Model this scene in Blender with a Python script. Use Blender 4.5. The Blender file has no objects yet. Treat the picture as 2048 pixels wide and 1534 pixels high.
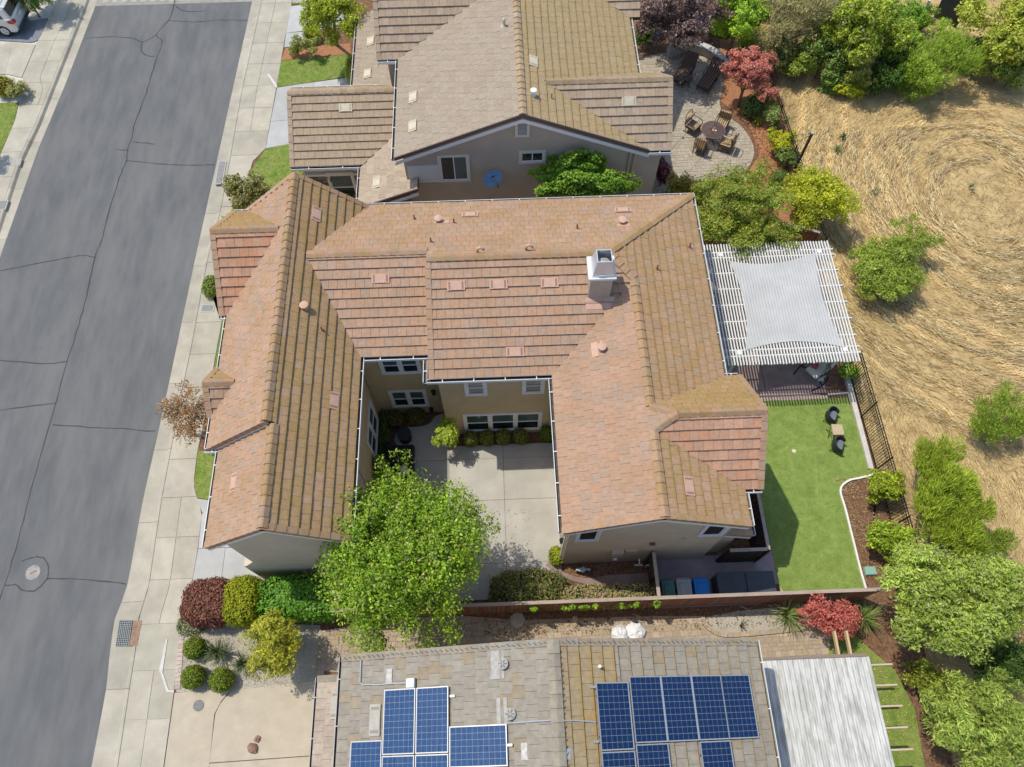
import bpy, math, random
import numpy as np
from mathutils import Vector, Matrix
R = math.radians
random.seed(7); rng = np.random.default_rng(7)
scene = bpy.context.scene
COL = scene.collection

# ------------------------------------------------------------------ camera
FPX, CAMH = 1475.0, 28.45
YAW, TILT, ROLL = R(-1.6), R(25.75), R(-0.57)
CM = Matrix.Rotation(YAW, 3, 'Z') @ Matrix.Rotation(TILT, 3, 'X') @ Matrix.Rotation(ROLL, 3, 'Z')
cam_data = bpy.data.cameras.new('camera'); cam = bpy.data.objects.new('camera', cam_data); COL.objects.link(cam)
cam.matrix_world = Matrix.Translation((0, 0, CAMH)) @ CM.to_4x4()
cam_data.sensor_fit = 'HORIZONTAL'; cam_data.sensor_width = 36.0
cam_data.lens = FPX / 2048 * 36.0
cam_data.clip_start = 0.1; cam_data.clip_end = 3000
scene.camera = cam

# ------------------------------------------------------------------ light
SUN_EL, SHADOW_AZ = R(64), R(118)            # shadows run towards +x, -y
sh = Vector((math.sin(SHADOW_AZ), math.cos(SHADOW_AZ), 0))
sun_dir = Vector((-sh.x * math.cos(SUN_EL), -sh.y * math.cos(SUN_EL), math.sin(SUN_EL)))
world = bpy.data.worlds.new('World'); scene.world = world; world.use_nodes = True
wn = world.node_tree.nodes; wl = world.node_tree.links
bg = wn['Background']; sky = wn.new('ShaderNodeTexSky')
sky.sky_type = 'NISHITA'; sky.sun_disc = False
sky.sun_elevation = SUN_EL; sky.sun_rotation = math.atan2(sun_dir.x, sun_dir.y)
sky.air_density = 1.0; sky.dust_density = 1.2; sky.ozone_density = 1.0
wl.new(sky.outputs[0], bg.inputs[0]); bg.inputs[1].default_value = 0.15
sl = bpy.data.lights.new('sun', 'SUN'); so = bpy.data.objects.new('sun', sl); COL.objects.link(so)
sl.energy = 3.05; sl.angle = R(0.53); sl.color = (1.0, 0.93, 0.79)
so.rotation_euler = sun_dir.to_track_quat('Z', 'Y').to_euler(); so.location = sun_dir * 60
scene.view_settings.view_transform = 'Standard'; scene.view_settings.look = 'None'
scene.view_settings.exposure = 0.24; scene.view_settings.gamma = 1.0
scene.view_settings.use_curve_mapping = False
scene.cycles.max_bounces = 6; scene.cycles.transparent_max_bounces = 8

# ------------------------------------------------------------------ photo helpers: a pixel (2048-wide) is a direction; z gives the distance
def ray(px, py): return CM @ Vector((px - 1024, 767 - py, -FPX))
def G(px, py, z=0.0):
    d = ray(px, py); s = (z - CAMH) / d.z
    return Vector((d.x * s, d.y * s, z))
def G2(px, py, z=0.0):
    p = G(px, py, z); return (p.x, p.y)
def GP(pts, z=0.0): return [G2(a, b, z) for a, b in pts]
def pix(p):
    c = CM.transposed() @ (Vector(p) - Vector((0, 0, CAMH)))
    return (1024 - FPX * c.x / c.z, 767 + FPX * c.y / c.z)
def on(px, py, zf):
    d = ray(px, py); s0 = -CAMH / d.z; lo, hi = 0.3 * s0, s0
    for i in range(50):
        m = (lo + hi) / 2; p = Vector((0, 0, CAMH)) + d * m
        if p.z > zf(p.x, p.y): lo = m
        else: hi = m
    return Vector((0, 0, CAMH)) + d * lo

# ------------------------------------------------------------------ materials
MATS = {}
def srgb(r, g, b):
    f = lambda c: (c / 255 / 12.92) if c / 255 <= .04045 else ((c / 255 + .055) / 1.055) ** 2.4
    return (f(r), f(g), f(b))
def M(name, c1=(.5, .5, .5), c2=None, scale=6.0, rough=.85, bump=0.0, bscale=None, tint=False, c3=None, scale3=.5,
      f3=.5, metallic=0.0, spec=.3, trans=0.0, stretch=None, detail=6.0, lo=.35, hi=.65, coat=0.0, rot=0.0):
    if name in MATS: return MATS[name]
    m = bpy.data.materials.new(name); m.use_nodes = True; MATS[name] = m
    nt = m.node_tree; N = nt.nodes; L = nt.links
    b = N['Principled BSDF']; b.inputs['Roughness'].default_value = rough; b.inputs['Metallic'].default_value = metallic
    b.inputs['Specular IOR Level'].default_value = spec
    if coat: b.inputs['Coat Weight'].default_value = coat
    geo = N.new('ShaderNodeNewGeometry'); vec = geo.outputs['Position']
    if stretch or rot:
        mp = N.new('ShaderNodeMapping'); L.new(vec, mp.inputs[0]); vec = mp.outputs[0]
        mp.inputs['Scale'].default_value = stretch or (1, 1, 1); mp.inputs['Rotation'].default_value = (0, 0, rot)
    def noise(s, d=detail):
        n = N.new('ShaderNodeTexNoise'); n.inputs['Scale'].default_value = s; n.inputs['Detail'].default_value = d
        n.inputs['Roughness'].default_value = .62
        L.new(vec, n.inputs['Vector']); return n
    def ramp(src, a, b_):
        r = N.new('ShaderNodeMapRange'); r.inputs['From Min'].default_value = a; r.inputs['From Max'].default_value = b_
        L.new(src, r.inputs['Value']); return r.outputs[0]
    def mix(fac, A, B, mode='MIX'):
        x = N.new('ShaderNodeMix'); x.data_type = 'RGBA'; x.blend_type = mode
        if isinstance(fac, float): x.inputs['Factor'].default_value = fac
        else: L.new(fac, x.inputs['Factor'])
        for s, v in (('A', A), ('B', B)):
            sock = [i for i in x.inputs if i.name == s and i.type == 'RGBA'][0]
            if hasattr(v, 'is_linked'): L.new(v, sock)
            else: sock.default_value = (*v, 1)
        return [o for o in x.outputs if o.type == 'RGBA'][0]
    col = c1
    if c2 is not None: col = mix(ramp(noise(scale).outputs[0], lo, hi), c1, c2)
    if c3 is not None:
        mm = N.new('ShaderNodeMath'); mm.operation = 'MULTIPLY'; mm.inputs[1].default_value = f3
        L.new(ramp(noise(scale3, 4).outputs[0], .42, .68), mm.inputs[0]); col = mix(mm.outputs[0], col, c3)
    if tint:
        at = N.new('ShaderNodeAttribute'); at.attribute_name = 'tint'
        col = at.outputs['Color'] if c2 is None and c3 is None else mix(1.0, col, at.outputs['Color'], 'MULTIPLY')
    if hasattr(col, 'is_linked'): L.new(col, b.inputs['Base Color'])
    else: b.inputs['Base Color'].default_value = (*col, 1)
    if bump:
        bp = N.new('ShaderNodeBump'); bp.inputs['Strength'].default_value = bump; bp.inputs['Distance'].default_value = .03
        L.new(noise(bscale or scale * 3).outputs[0], bp.inputs['Height']); L.new(bp.outputs[0], b.inputs['Normal'])
    if trans:
        t = N.new('ShaderNodeBsdfTranslucent'); ms = N.new('ShaderNodeMixShader'); ms.inputs[0].default_value = trans
        if hasattr(col, 'is_linked'): L.new(col, t.inputs['Color'])
        else: t.inputs['Color'].default_value = (*col, 1)
        L.new(b.outputs[0], ms.inputs[1]); L.new(t.outputs[0], ms.inputs[2])
        L.new(ms.outputs[0], N['Material Output'].inputs['Surface'])
    return m

# ------------------------------------------------------------------ object helpers
def props(o, label=None, cat=None, group=None, kind=None):
    if label: o['label'] = label
    if cat: o['category'] = cat
    if group: o['group'] = group
    if kind: o['kind'] = kind
    return o
def link(o, parent=None, world_built=True):
    COL.objects.link(o)
    if parent is not None:
        o.parent = parent
        if world_built: o.matrix_parent_inverse = wmat(parent).inverted()
    return o
def wmat(o):
    m = o.matrix_basis.copy()
    if o.parent is not None: m = wmat(o.parent) @ o.matrix_parent_inverse @ m
    return m
def thing(name, label, cat, loc=(0, 0, 0), rz=0.0, group=None):
    o = bpy.data.objects.new(name, None); o.empty_display_size = .2
    o.location = loc; o.rotation_euler = (0, 0, rz); COL.objects.link(o)
    return props(o, label, cat, group)
def meshobj(name, me, parent=None, world_built=True):
    return link(bpy.data.objects.new(name, me), parent, world_built)
def copy_tree(o, parent=None):
    c = o.copy(); COL.objects.link(c); c.parent = parent
    if parent is not None: c.matrix_parent_inverse = o.matrix_parent_inverse.copy()
    for ch in list(o.children): copy_tree(ch, c)
    return c

class MB:
    """collects faces; build() makes ONE mesh object"""
    def __init__(s): s.v = []; s.f = []; s.t = []; s.mi = []; s.cur = (1, 1, 1); s.smooth = False
    def add(s, vs, fs, t=None):
        n = len(s.v); s.v += [tuple(v) for v in vs]
        for f in fs: s.f.append(tuple(i + n for i in f)); s.t.append(t or s.cur)
        return s
    def box(s, c, d, rz=0.0, t=None, top=None, rot=None):
        """c centre, d full size; top = scale of the upper face"""
        hx, hy, hz = d[0] / 2, d[1] / 2, d[2] / 2; k = top if top else 1.0
        kx, ky = (k, k) if not isinstance(k, tuple) else k
        vs = [(-hx, -hy, -hz), (hx, -hy, -hz), (hx, hy, -hz), (-hx, hy, -hz), (-hx * kx, -hy * ky, hz), (hx * kx, -hy * ky, hz), (hx * kx, hy * ky, hz), (-hx * kx, hy * ky, hz)]
        m = rot if rot is not None else Matrix.Rotation(rz, 3, 'Z')
        vs = [m @ Vector(v) + Vector(c) for v in vs]
        return s.add(vs, [(0, 3, 2, 1), (4, 5, 6, 7), (0, 1, 5, 4), (1, 2, 6, 5), (2, 3, 7, 6), (3, 0, 4, 7)], t)
    def bar(s, a, b, w, h, t=None, up=(0, 0, 1)):
        a = Vector(a); b = Vector(b); d = b - a; L = d.length
        if L < 1e-6: return s
        x = d / L; up = Vector(up)
        if abs(x.dot(up)) > .98: up = Vector((0, 1, 0))
        y = up.cross(x).normalized(); z = x.cross(y)
        m = Matrix((x, y, z)).transposed()
        return s.box((a + b) / 2, (L, w, h), t=t, rot=m)
    def tube(s, pts, r, n=8, t=None, caps=True):
        pts = [Vector(p) for p in pts]; rs = r if isinstance(r, (list, tuple)) else [r] * len(pts)
        rings = []; prev = None
        for i, p in enumerate(pts):
            d = (pts[min(i + 1, len(pts) - 1)] - pts[max(i - 1, 0)]).normalized()
            if prev is None:
                u = d.orthogonal().normalized()
            else:
                u = (prev - d * prev.dot(d)).normalized()
            prev = u; w = d.cross(u)
            rings.append([p + (u * math.cos(2 * math.pi * k / n) + w * math.sin(2 * math.pi * k / n)) * rs[i] for k in range(n)])
        vs = [v for rg in rings for v in rg]; fs = []
        for i in range(len(rings) - 1):
            for k in range(n): fs.append((i * n + k, i * n + (k + 1) % n, (i + 1) * n + (k + 1) % n, (i + 1) * n + k))
        if caps: fs += [tuple(range(n - 1, -1, -1)), tuple(range((len(rings) - 1) * n, len(rings) * n))]
        return s.add(vs, fs, t)
    def lathe(s, c, prof, n=16, t=None, rot=None):
        vs = []; fs = []
        for r, z in prof:
            for k in range(n):
                a = 2 * math.pi * k / n; v = Vector((r * math.cos(a), r * math.sin(a), z))
                if rot is not None: v = rot @ v
                vs.append(v + Vector(c))
        for i in range(len(prof) - 1):
            for k in range(n): fs.append((i * n + k, i * n + (k + 1) % n, (i + 1) * n + (k + 1) % n, (i + 1) * n + k))
        fs += [tuple(range(n - 1, -1, -1)), tuple(range((len(prof) - 1) * n, len(prof) * n))]
        return s.add(vs, fs, t)
    def prism(s, poly, z0, z1, t=None):
        """poly xy list; z0/z1 numbers or functions of (x,y)"""
        if area2(poly) < 0: poly = poly[::-1]
        g = lambda z, p: z(*p[:2]) if callable(z) else z
        n = len(poly); vs = [(p[0], p[1], g(z0, p)) for p in poly] + [(p[0], p[1], g(z1, p)) for p in poly]
        fs = [tuple(range(n - 1, -1, -1)), tuple(range(n, 2 * n))] + [(i, (i + 1) % n, n + (i + 1) % n, n + i) for i in range(n)]
        return s.add(vs, fs, t)
    def build(s, name, mat, parent=None, wb=True, smooth=False, bevel=0.0):
        me = bpy.data.meshes.new(name); me.from_pydata(s.v, [], s.f)
        a = me.attributes.new('tint', 'FLOAT_COLOR', 'FACE')
        a.data.foreach_set('color', [x for t in s.t for x in (t[0], t[1], t[2], 1.0)])
        if smooth: me.polygons.foreach_set('use_smooth', [True] * len(me.polygons))
        me.materials.append(mat); me.update()
        o = meshobj(name, me, parent, wb)
        if bevel:
            bm = o.modifiers.new('bevel', 'BEVEL'); bm.width = bevel; bm.segments = 2; bm.limit_method = 'ANGLE'
        return o

def area2(p):
    return sum(p[i][0] * p[(i + 1) % len(p)][1] - p[(i + 1) % len(p)][0] * p[i][1] for i in range(len(p))) / 2
def clip_rect(poly, x0, y0, x1, y1):
    """clip a polygon to a rectangle (Sutherland-Hodgman)"""
    for ax, lim, sg in ((0, x0, 1), (0, x1, -1), (1, y0, 1), (1, y1, -1)):
        out = []
        for i in range(len(poly)):
            a, b = poly[i], poly[(i + 1) % len(poly)]
            da, db = sg * (a[ax] - lim), sg * (b[ax] - lim)
            if da >= 0: out.append(a)
            if (da > 0 > db) or (da < 0 < db):
                k = da / (da - db); out.append((a[0] + (b[0] - a[0]) * k, a[1] + (b[1] - a[1]) * k))
        poly = out
        if len(poly) < 3: return []
    q = []
    for p in poly:
        if not q or abs(p[0] - q[-1][0]) + abs(p[1] - q[-1][1]) > 1e-4: q.append(p)
    if len(q) > 2 and abs(q[0][0] - q[-1][0]) + abs(q[0][1] - q[-1][1]) < 1e-4: q.pop()
    return q if len(q) > 2 and abs(area2(q)) > 1e-4 else []
def inside(p, poly):
    c = False; n = len(poly)
    for i in range(n):
        a, b = poly[i], poly[(i + 1) % n]
        if (a[1] > p[1]) != (b[1] > p[1]) and p[0] < (b[0] - a[0]) * (p[1] - a[1]) / (b[1] - a[1]) + a[0]: c = not c
    return c
def smooth_line(pts, k=4, closed=False):
    """Catmull-Rom through xy(z) points"""
    P_ = [np.array(p, float) for p in pts]; n = len(P_); out = []
    for i in range(n if closed else n - 1):
        p0 = P_[(i - 1) % n] if closed or i > 0 else P_[0]; p1 = P_[i]; p2 = P_[(i + 1) % n]; p3 = P_[(i + 2) % n] if closed or i + 2 < n else P_[-1]
        for j in range(k):
            t = j / k
            out.append(tuple(.5 * ((2 * p1) + (-p0 + p2) * t + (2 * p0 - 5 * p1 + 4 * p2 - p3) * t * t + (-p0 + 3 * p1 - 3 * p2 + p3) * t ** 3)))
    if not closed: out.append(tuple(P_[-1]))
    return out
def vis(p, margin=20):
    x, y = pix(p); return -margin < x < 2048 + margin and -margin < y < 1534 + margin
def quads(name, V, T, mat, parent=None, wb=True, kind=None):
    """V (n,4,3) quads, T (n,3) tints -> one mesh"""
    n = len(V); me = bpy.data.meshes.new(name)
    me.vertices.add(n * 4); me.vertices.foreach_set('co', np.ascontiguousarray(V, dtype=np.float32).ravel())
    me.loops.add(n * 4); me.loops.foreach_set('vertex_index', np.arange(n * 4, dtype=np.int32))
    me.polygons.add(n); me.polygons.foreach_set('loop_start', np.arange(0, n * 4, 4, dtype=np.int32))
    a = me.attributes.new('tint', 'FLOAT_COLOR', 'FACE')
    a.data.foreach_set('color', np.concatenate([T, np.ones((n, 1))], 1).astype(np.float32).ravel())
    me.materials.append(mat); me.update(calc_edges=True); me.validate()
    o = meshobj(name, me, parent, wb)
    if kind: o['kind'] = kind
    return o
# ================================================================== SETTING
def struct(o): o['kind'] = 'structure'; return o
def stuff(o): o['kind'] = 'stuff'; return o

m_ground = M('dry_soil', (.30, .22, .13), (.42, .32, .19), 1.2, .95, .4, 8)
m_field = M('field_soil', (.42, .30, .14), (.55, .41, .20), 2.6, .95, .7, 14, c3=(.26, .17, .075), scale3=.9, f3=.6)
m_asph = M('asphalt', (.116, .121, .127), (.150, .155, .160), 1.6, .9, .5, 120, c3=(.215, .213, .207), scale3=.5, f3=.4, stretch=(1.4, .34, 1), detail=12.0)
m_asph2 = M('old_asphalt', (.26, .25, .22), (.34, .32, .28), 2.5, .95, .3, 60)
m_seal = M('crack_sealant', (.035, .037, .042), rough=.6)
m_conc = M('pavement_concrete', (.41, .38, .315), (.475, .445, .37), 1.7, .9, .12, 60, tint=True, c3=(.32, .295, .245), scale3=.9, f3=.6)
m_conc_c = M('courtyard_concrete', (.42, .405, .37), (.48, .465, .43), 1.0, .85, .1, 60, tint=True, c3=(.33, .315, .29), scale3=.7, f3=.55)
m_conc_g = M('grey_driveway_concrete', (.40, .405, .40), (.46, .465, .46), 1.5, .9, .1, 60, tint=True)
m_stamp = M('stamped_concrete', (.23, .165, .15), (.34, .255, .235), 1.3, .7, .4, 9, c3=(.18, .13, .125), scale3=.6, f3=.5)
m_beige = M('beige_concrete', (.43, .375, .29), (.50, .44, .345), 2.2, .92, .25, 70, c3=(.46, .39, .30), scale3=.6, f3=.6)
m_mulch = M('bark_mulch', (.115, .062, .035), (.26, .145, .085), 9, .95, .9, 30)
m_rmulch = M('red_bark_mulch', (.30, .135, .065), (.42, .21, .11), 8, .95, .8, 30)
m_gravel = M('grey_gravel', (.36, .33, .27), (.56, .52, .44), 22, .95, .9, 60, c3=(.30, .26, .2), scale3=1.5, f3=.4)
m_turf = M('artificial_turf', (.195, .28, .062), (.26, .345, .09), 4, .9, .5, 90, c3=(.15, .225, .042), scale3=1.7, f3=.75)
m_lawn = M('lawn_soil', (.12, .19, .03), (.22, .30, .06), 3.5, .95, .5, 60, c3=(.33, .31, .12), scale3=1.1, f3=.5)
m_blade = M('grass_blade', tint=True, rough=.7, trans=.25)
m_straw = M('straw', tint=True, rough=.8, trans=.15)
m_white = M('white_paint', (.78, .78, .76), (.70, .70, .68), 3, .5)
m_kerbw = M('kerb_concrete', (.50, .48, .43), (.60, .575, .52), 3, .9, .1)

def sheet(name, poly, z, mat, thick=.12, kind='structure'):
    b = MB(); b.prism(poly, z - thick, z); o = b.build(name, mat); o['kind'] = kind; return o

b = MB(); b.add([(-700, -700, -.22), (900, -700, -.22), (900, 900, -.22), (-700, 900, -.22)], [(0, 1, 2, 3)]); struct(b.build('ground', m_ground))

# street lines in world space (x as a function of y)
def wline(pts, z=0.0):
    a = sorted([tuple(G2(p[0], p[1], z)) for p in pts], key=lambda q: q[1])
    ys = np.array([q[1] for q in a]); xs = np.array([q[0] for q in a])
    return lambda y: float(np.interp(y, ys, xs))
A_E = wline([(505, 0), (441, 290), (390, 520), (331, 800), (286, 1000), (256, 1167), (243, 1205), (229, 1240), (221, 1296), (212, 1383), (183, 1534)], -.12)
K_E = wline([(519, 0), (478, 181), (454, 318), (434, 424), (408, 520), (376, 691), (360, 766), (315, 1000), (289, 1174), (278, 1209), (268, 1240), (263, 1296), (249, 1383), (226, 1534)], -.1)
S_E = wline([(585, 0), (581, 20), (569, 82), (553, 174), (531, 297), (506, 321), (495, 360), (478, 424), (455, 560), (446, 630), (425, 745), (405, 860), (395, 902), (387, 968), (394, 996), (405, 1023), (395, 1102), (384, 1167), (362, 1205), (361, 1240), (358, 1290), (352, 1344), (348, 1384), (327, 1534)])
A_W = wline([(191, 12), (130, 171), (77, 297), (2, 509)], -.12)
K_W = wline([(179, 0), (163, 41), (117, 158), (81, 250), (44, 328), (3, 455)], -.1)
S_W = wline([(100, 30), (86, 59), (72, 88), (44, 156), (50, 180), (26, 250), (0, 310), (-60, 440)])
YS, YN = -7.0, 52.0
ys = [YS + i * .8 for i in range(int((YN - YS) / .8) + 1)]
# asphalt
yroad = G(191, 12, -.12).y
def roadsheet(name, y0, y1, mat):
    yy = [y for y in ys if y0 < y < y1]; yy = [y0] + yy + [y1]
    b = MB()
    vs = []
    for y in yy: vs += [(A_W(y) - .02, y, -.12), (A_E(y) + .02, y, -.12)]
    b.add(vs, [(2 * i, 2 * i + 1, 2 * i + 3, 2 * i + 2) for i in range(len(yy) - 1)])
    return struct(b.build(name, mat))
road = roadsheet('road', YS, yroad, m_asph)
roadsheet('road_crossing', yroad, YN, m_asph2)
b = MB()                                                # painted crossing bars on the old asphalt
for i in range(16):
    x = A_W(yroad) + .3 + i * .55
    b.add([(x, yroad + .25, -.116), (x + .3, yroad + .25, -.116), (x + .75, yroad + 2.6, -.116), (x + .45, yroad + 2.6, -.116)], [(0, 1, 2, 3)])
o = b.build('crossing_marking', M('worn_marking', (.42, .41, .38), (.34, .33, .3), 4, .9), None); struct(o)
# gutter pans and kerbs, cast in lengths with joints
def kerbrun(side, A, K, y0, y1, step=3.05):
    root = bpy.data.objects.new('kerb_and_gutter', None); COL.objects.link(root); root['kind'] = 'structure'; root.location = (K((y0 + y1) / 2), (y0 + y1) / 2, 0)
    y = y0; s = side
    while y < y1:
        e = min(y + step, y1) - .012
        n = 5; b = MB(); k = MB(); t = random.uniform(.9, 1.08); b.cur = k.cur = (t, t, t * .99)
        yy = [y + (e - y) * i / n for i in range(n + 1)]
        va, vk = [], []
        for q in yy:
            a, c = A(q), K(q)
            va += [(a, q, -.30), (a, q, -.113), (c - s * .004, q, -.128), (c - s * .004, q, -.30)]
            vk += [(c, q, -.30), (c, q, -.125), (c + s * .07, q, -.02), (c + s * .11, q, .002), (c + s * .2, q, .004), (c + s * .2, q, -.30)]
        for B_, v, m in ((b, va, 4), (k, vk, 6)):
            fs = []
            for i in range(n):
                for j in range(m - 1): fs.append((i * m + j, i * m + j + 1, (i + 1) * m + j + 1, (i + 1) * m + j))
            fs += [tuple(range(m)), tuple(range(n * m, n * m + m))]
            B_.add(v, [f if s > 0 else f[::-1] for f in fs])
        b.build('gutter_slab', m_conc, root); k.build('kerb_stone', m_conc, root)
        y += step
    return root
kerbrun(1, A_E, K_E, YS, YN); kerbrun(-1, A_W, K_W, YS + 8, YN)

# sidewalks: slabs as pieces with recessed joints
def slabrun(name, X0, X1, y0, y1, step, mat, split=None, jit=.0):
    root = bpy.data.objects.new(name, None); COL.objects.link(root); root['kind'] = 'structure'; root.location = (X0((y0 + y1) / 2), (y0 + y1) / 2, -.1)
    y = y0
    while y < y1 - .1:
        e = min(y + step, y1)
        cuts = [0, 1]
        if split: cuts = [0] + split(y) + [1]
        yy = [y + .008 + (e - y - .016) * i / 4 for i in range(5)]
        for c0, c1 in zip(cuts[:-1], cuts[1:]):
            cut = lambda q, c: X0(q) if c == 0 else X1(q) if c == 1 else min(X0(q) + c, X1(q) - .25)
            L_ = [(cut(q, c0) + .008, q) for q in yy]; R_ = [(cut(q, c1) - .008, q) for q in yy]
            if max(r[0] - l[0] for l, r in zip(L_, R_)) < .1: continue
            b = MB(); t = random.uniform(.9, 1.08); b.prism(L_ + R_[::-1], -.2, random.uniform(-.003, .003), t=(t, t * random.uniform(.99, 1.01), t * random.uniform(.97, 1.0)))
            b.build('slab', mat, root)
        y = e
    return root
drive = lambda y: [.78] if (G(0, 312).y > 0 and (G(531, 300).y < y < 50 or 4.2 < y < 7.6 or y < 2.0)) else []
slabrun('pavement', lambda y: K_E(y) + .21, S_E, YS, YN, 1.62, m_conc, drive)
slabrun('pavement', S_W, lambda y: K_W(y) - .21, 18, YN, 1.62, m_conc, lambda y: [.95] if G(72, 250).y < y else [])
# flares of the pavement ramps, caught sunlight put into their pale colour
for pts in (((335, 1278), (332, 1279), (318, 1342), (322, 1348), (333, 1384), (348, 1385), (348, 1381), (337, 1380), (325, 1344)), ((534, 148), (538, 147), (553, 168), (555, 176), (550, 173))):
    b = MB(); b.prism([G2(x, y, .02) for x, y in pts], -.02, .022); o = b.build('ramp_flare', M('sunlit_flare', (.60, .59, .56), (.52, .51, .48), 5, .8)); struct(o)
# joint bed below the slabs
sheet('pavement_base', [(K_E(y) + .2, y) for y in ys] + [(S_E(y), y) for y in ys[::-1]], -.028, m_kerbw, .15)
sheet('pavement_base', [(S_W(y) - 9, y) for y in ys if y > 17] + [(K_W(y) - .2, y) for y in ys[::-1] if y > 17], -.028, m_kerbw, .15)

# sealed cracks, manhole: flat on the asphalt
def ribbon(b, pts, w, z):
    pts = [Vector((p[0], p[1], z)) for p in pts]; n = len(pts); vs = []
    for i, p in enumerate(pts):
        d = (pts[min(i + 1, n - 1)] - pts[max(i - 1, 0)]).normalized(); q = Vector((-d.y, d.x, 0)); k = w * random.uniform(.6, 1.25)
        vs += [p - q * k / 2, p + q * k / 2]
    b.add(vs, [(2 * i, 2 * i + 2, 2 * i + 3, 2 * i + 1)[::-1] for i in range(n - 1)])
cr = []
def crz(sc, ox, oy, *pts): cr.append([(ox + a / sc, oy + c / sc) for a, c in pts])
crz(2.926, 0, 0, (1022, 0), (1005, 80), (985, 120), (915, 205), (950, 240), (920, 330), (880, 460), (850, 560), (790, 720), (770, 810), (745, 880), (740, 940), (700, 1040), (640, 1230), (590, 1420), (555, 1507))
cr[0] += [(172, 594), (154, 662), (134, 723), (113, 800), (84, 900), (57, 1000), (31, 1101), (0, 1198), (-30, 1300)]
crz(2.926, 0, 0, (500, 225), (640, 215), (780, 225), (835, 245), (915, 205)); crz(2.926, 0, 0, (990, 120), (1130, 128), (1280, 118), (1445, 118))
crz(2.926, 0, 0, (1022, 30), (1080, 65), (1200, 65)); crz(2.926, 0, 0, (740, 940), (900, 955), (1050, 965), (1255, 965))
crz(2.926, 0, 0, (835, 245), (826, 290), (850, 322), (905, 330)); crz(2.926, 0, 0, (680, 875), (745, 880)); crz(2.926, 0, 0, (775, 830), (860, 838), (905, 845))
cr += [[(0, 542), (122, 518), (168, 511), (190, 515)], [(-20, 718), (82, 727), (134, 723)], [(105, 850), (200, 855), (312, 862)], [(-10, 822), (60, 812), (110, 806)],
       [(94, 1157), (181, 1160), (252, 1168)], [(10, 1171), (33, 1170), (45, 1181), (70, 1181), (94, 1157), (97, 1135), (88, 1118), (70, 1114), (44, 1122)]]
b = MB()
for c in cr:
    c = smooth_line([G2(x, y, -.116) for x, y in c], 5); c = [(p[0] + random.gauss(0, .012), p[1] + random.gauss(0, .012)) for p in c]
    ribbon(b, c, .054, -.116)
b.build('sealed_crack', m_seal, road)
mh = G(66, 1145, -.115)
t = thing('manhole_cover', 'round pale manhole cover set in the asphalt', 'manhole', mh)
b = MB(); b.lathe(mh, [(.28, -.02), (.28, .006), (.23, .010), (0.02, .012)], 28); b.build('lid', M('cast_iron_pale', (.38, .37, .35), (.24, .235, .23), 8, .7, .6, 30), t)
b = MB(); b.bar(mh + Vector((-.1, -.05, .014)), mh + Vector((.12, .06, .014)), .06, .01); b.build('pick_slot', m_rmulch, t)
# storm drain grate
gz = -.115
gp = [G(232, 1292, gz), G(257, 1292, gz), G(266, 1241, gz), G(240, 1241, gz)]
t = thing('storm_drain_grate', 'green-black slotted drain grate in the gutter', 'drain', gp[0])
b = MB(); b.prism([(p.x, p.y) for p in gp], gz - .05, gz); b.build('pit', M('drain_black', (.02, .022, .025), rough=.9), t)
ox, oy = gp[0].x, gp[0].y; dx = gp[1] - gp[0]; dy = gp[3] - gp[0]; mg = M('drain_metal', (.16, .19, .19), (.28, .30, .30), 12, .6)
for i in range(8):
    b = MB(); b.bar(gp[0] + dx * i / 7 + Vector((0, 0, .015)), gp[0] + dx * i / 7 + dy + Vector((0, 0, .015)), .028, .03); b.build('bar', mg, t)
for j in range(13):
    b = MB(); b.bar(gp[0] + dy * j / 12 + Vector((0, 0, .017)), gp[0] + dy * j / 12 + dx + Vector((0, 0, .017)), .022, .03); b.build('cross_bar', mg, t)
b = MB(); q = G(258, 1292, -.0); q2 = G(274, 1292, 0); q3 = G(284, 1241, 0); q4 = G(268, 1241, 0)
b.prism([(p.x, p.y) for p in (q, q2, q3, q4)], -.1, .012); b.build('rusty_lintel', M('rust', (.22, .13, .09), (.34, .22, .16), 6, .8), t)
# utility box lids in the pavements
def lidbox(px, py, w, d, label, c, rz=0.0, name='utility_box_lid'):
    p = G(px, py, .004); t = thing(name, label, 'box lid', p)
    b = MB(); b.box(p, (w, d, .02), rz); b.build('rim', M('lid_rim', (.40, .39, .375), rough=.7), t)
    b = MB(); b.box(p + Vector((0, 0, .012)), (w - .12, d - .12, .012), rz); b.build('lid', M('lid_' + c, *({'grey': ((.28, .28, .275), (.21, .21, .21)), 'pale': ((.42, .40, .36), (.34, .32, .29)), 'dark': ((.16, .16, .16), (.24, .24, .23))}[c]), 10, .8, .4), t)
lidbox(415, 616, .62, .42, 'grey utility lid with white rim in the pavement beside the red roof', 'grey')
lidbox(27, 325, .75, .45, 'pale utility lid with white rim on the far pavement', 'pale')
lidbox(2, 410, .6, .6, 'grey utility lid cut by the left picture edge', 'grey')
lidbox(441, 345, .42, 1.5, 'long grey patched drain lid in the gutter by the shrub', 'grey')
p = G(397, 1411, .01); t = thing('valve_cover', 'round dark grey valve cover in the beige driveway', 'valve cover', p)
b = MB(); b.lathe(p, [(.19, -.02), (.19, .008), (.15, .014), (.02, .016)], 20); b.build('lid', M('lid_dark', (.16, .16, .16), (.24, .24, .23), 10, .8), t)

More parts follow.
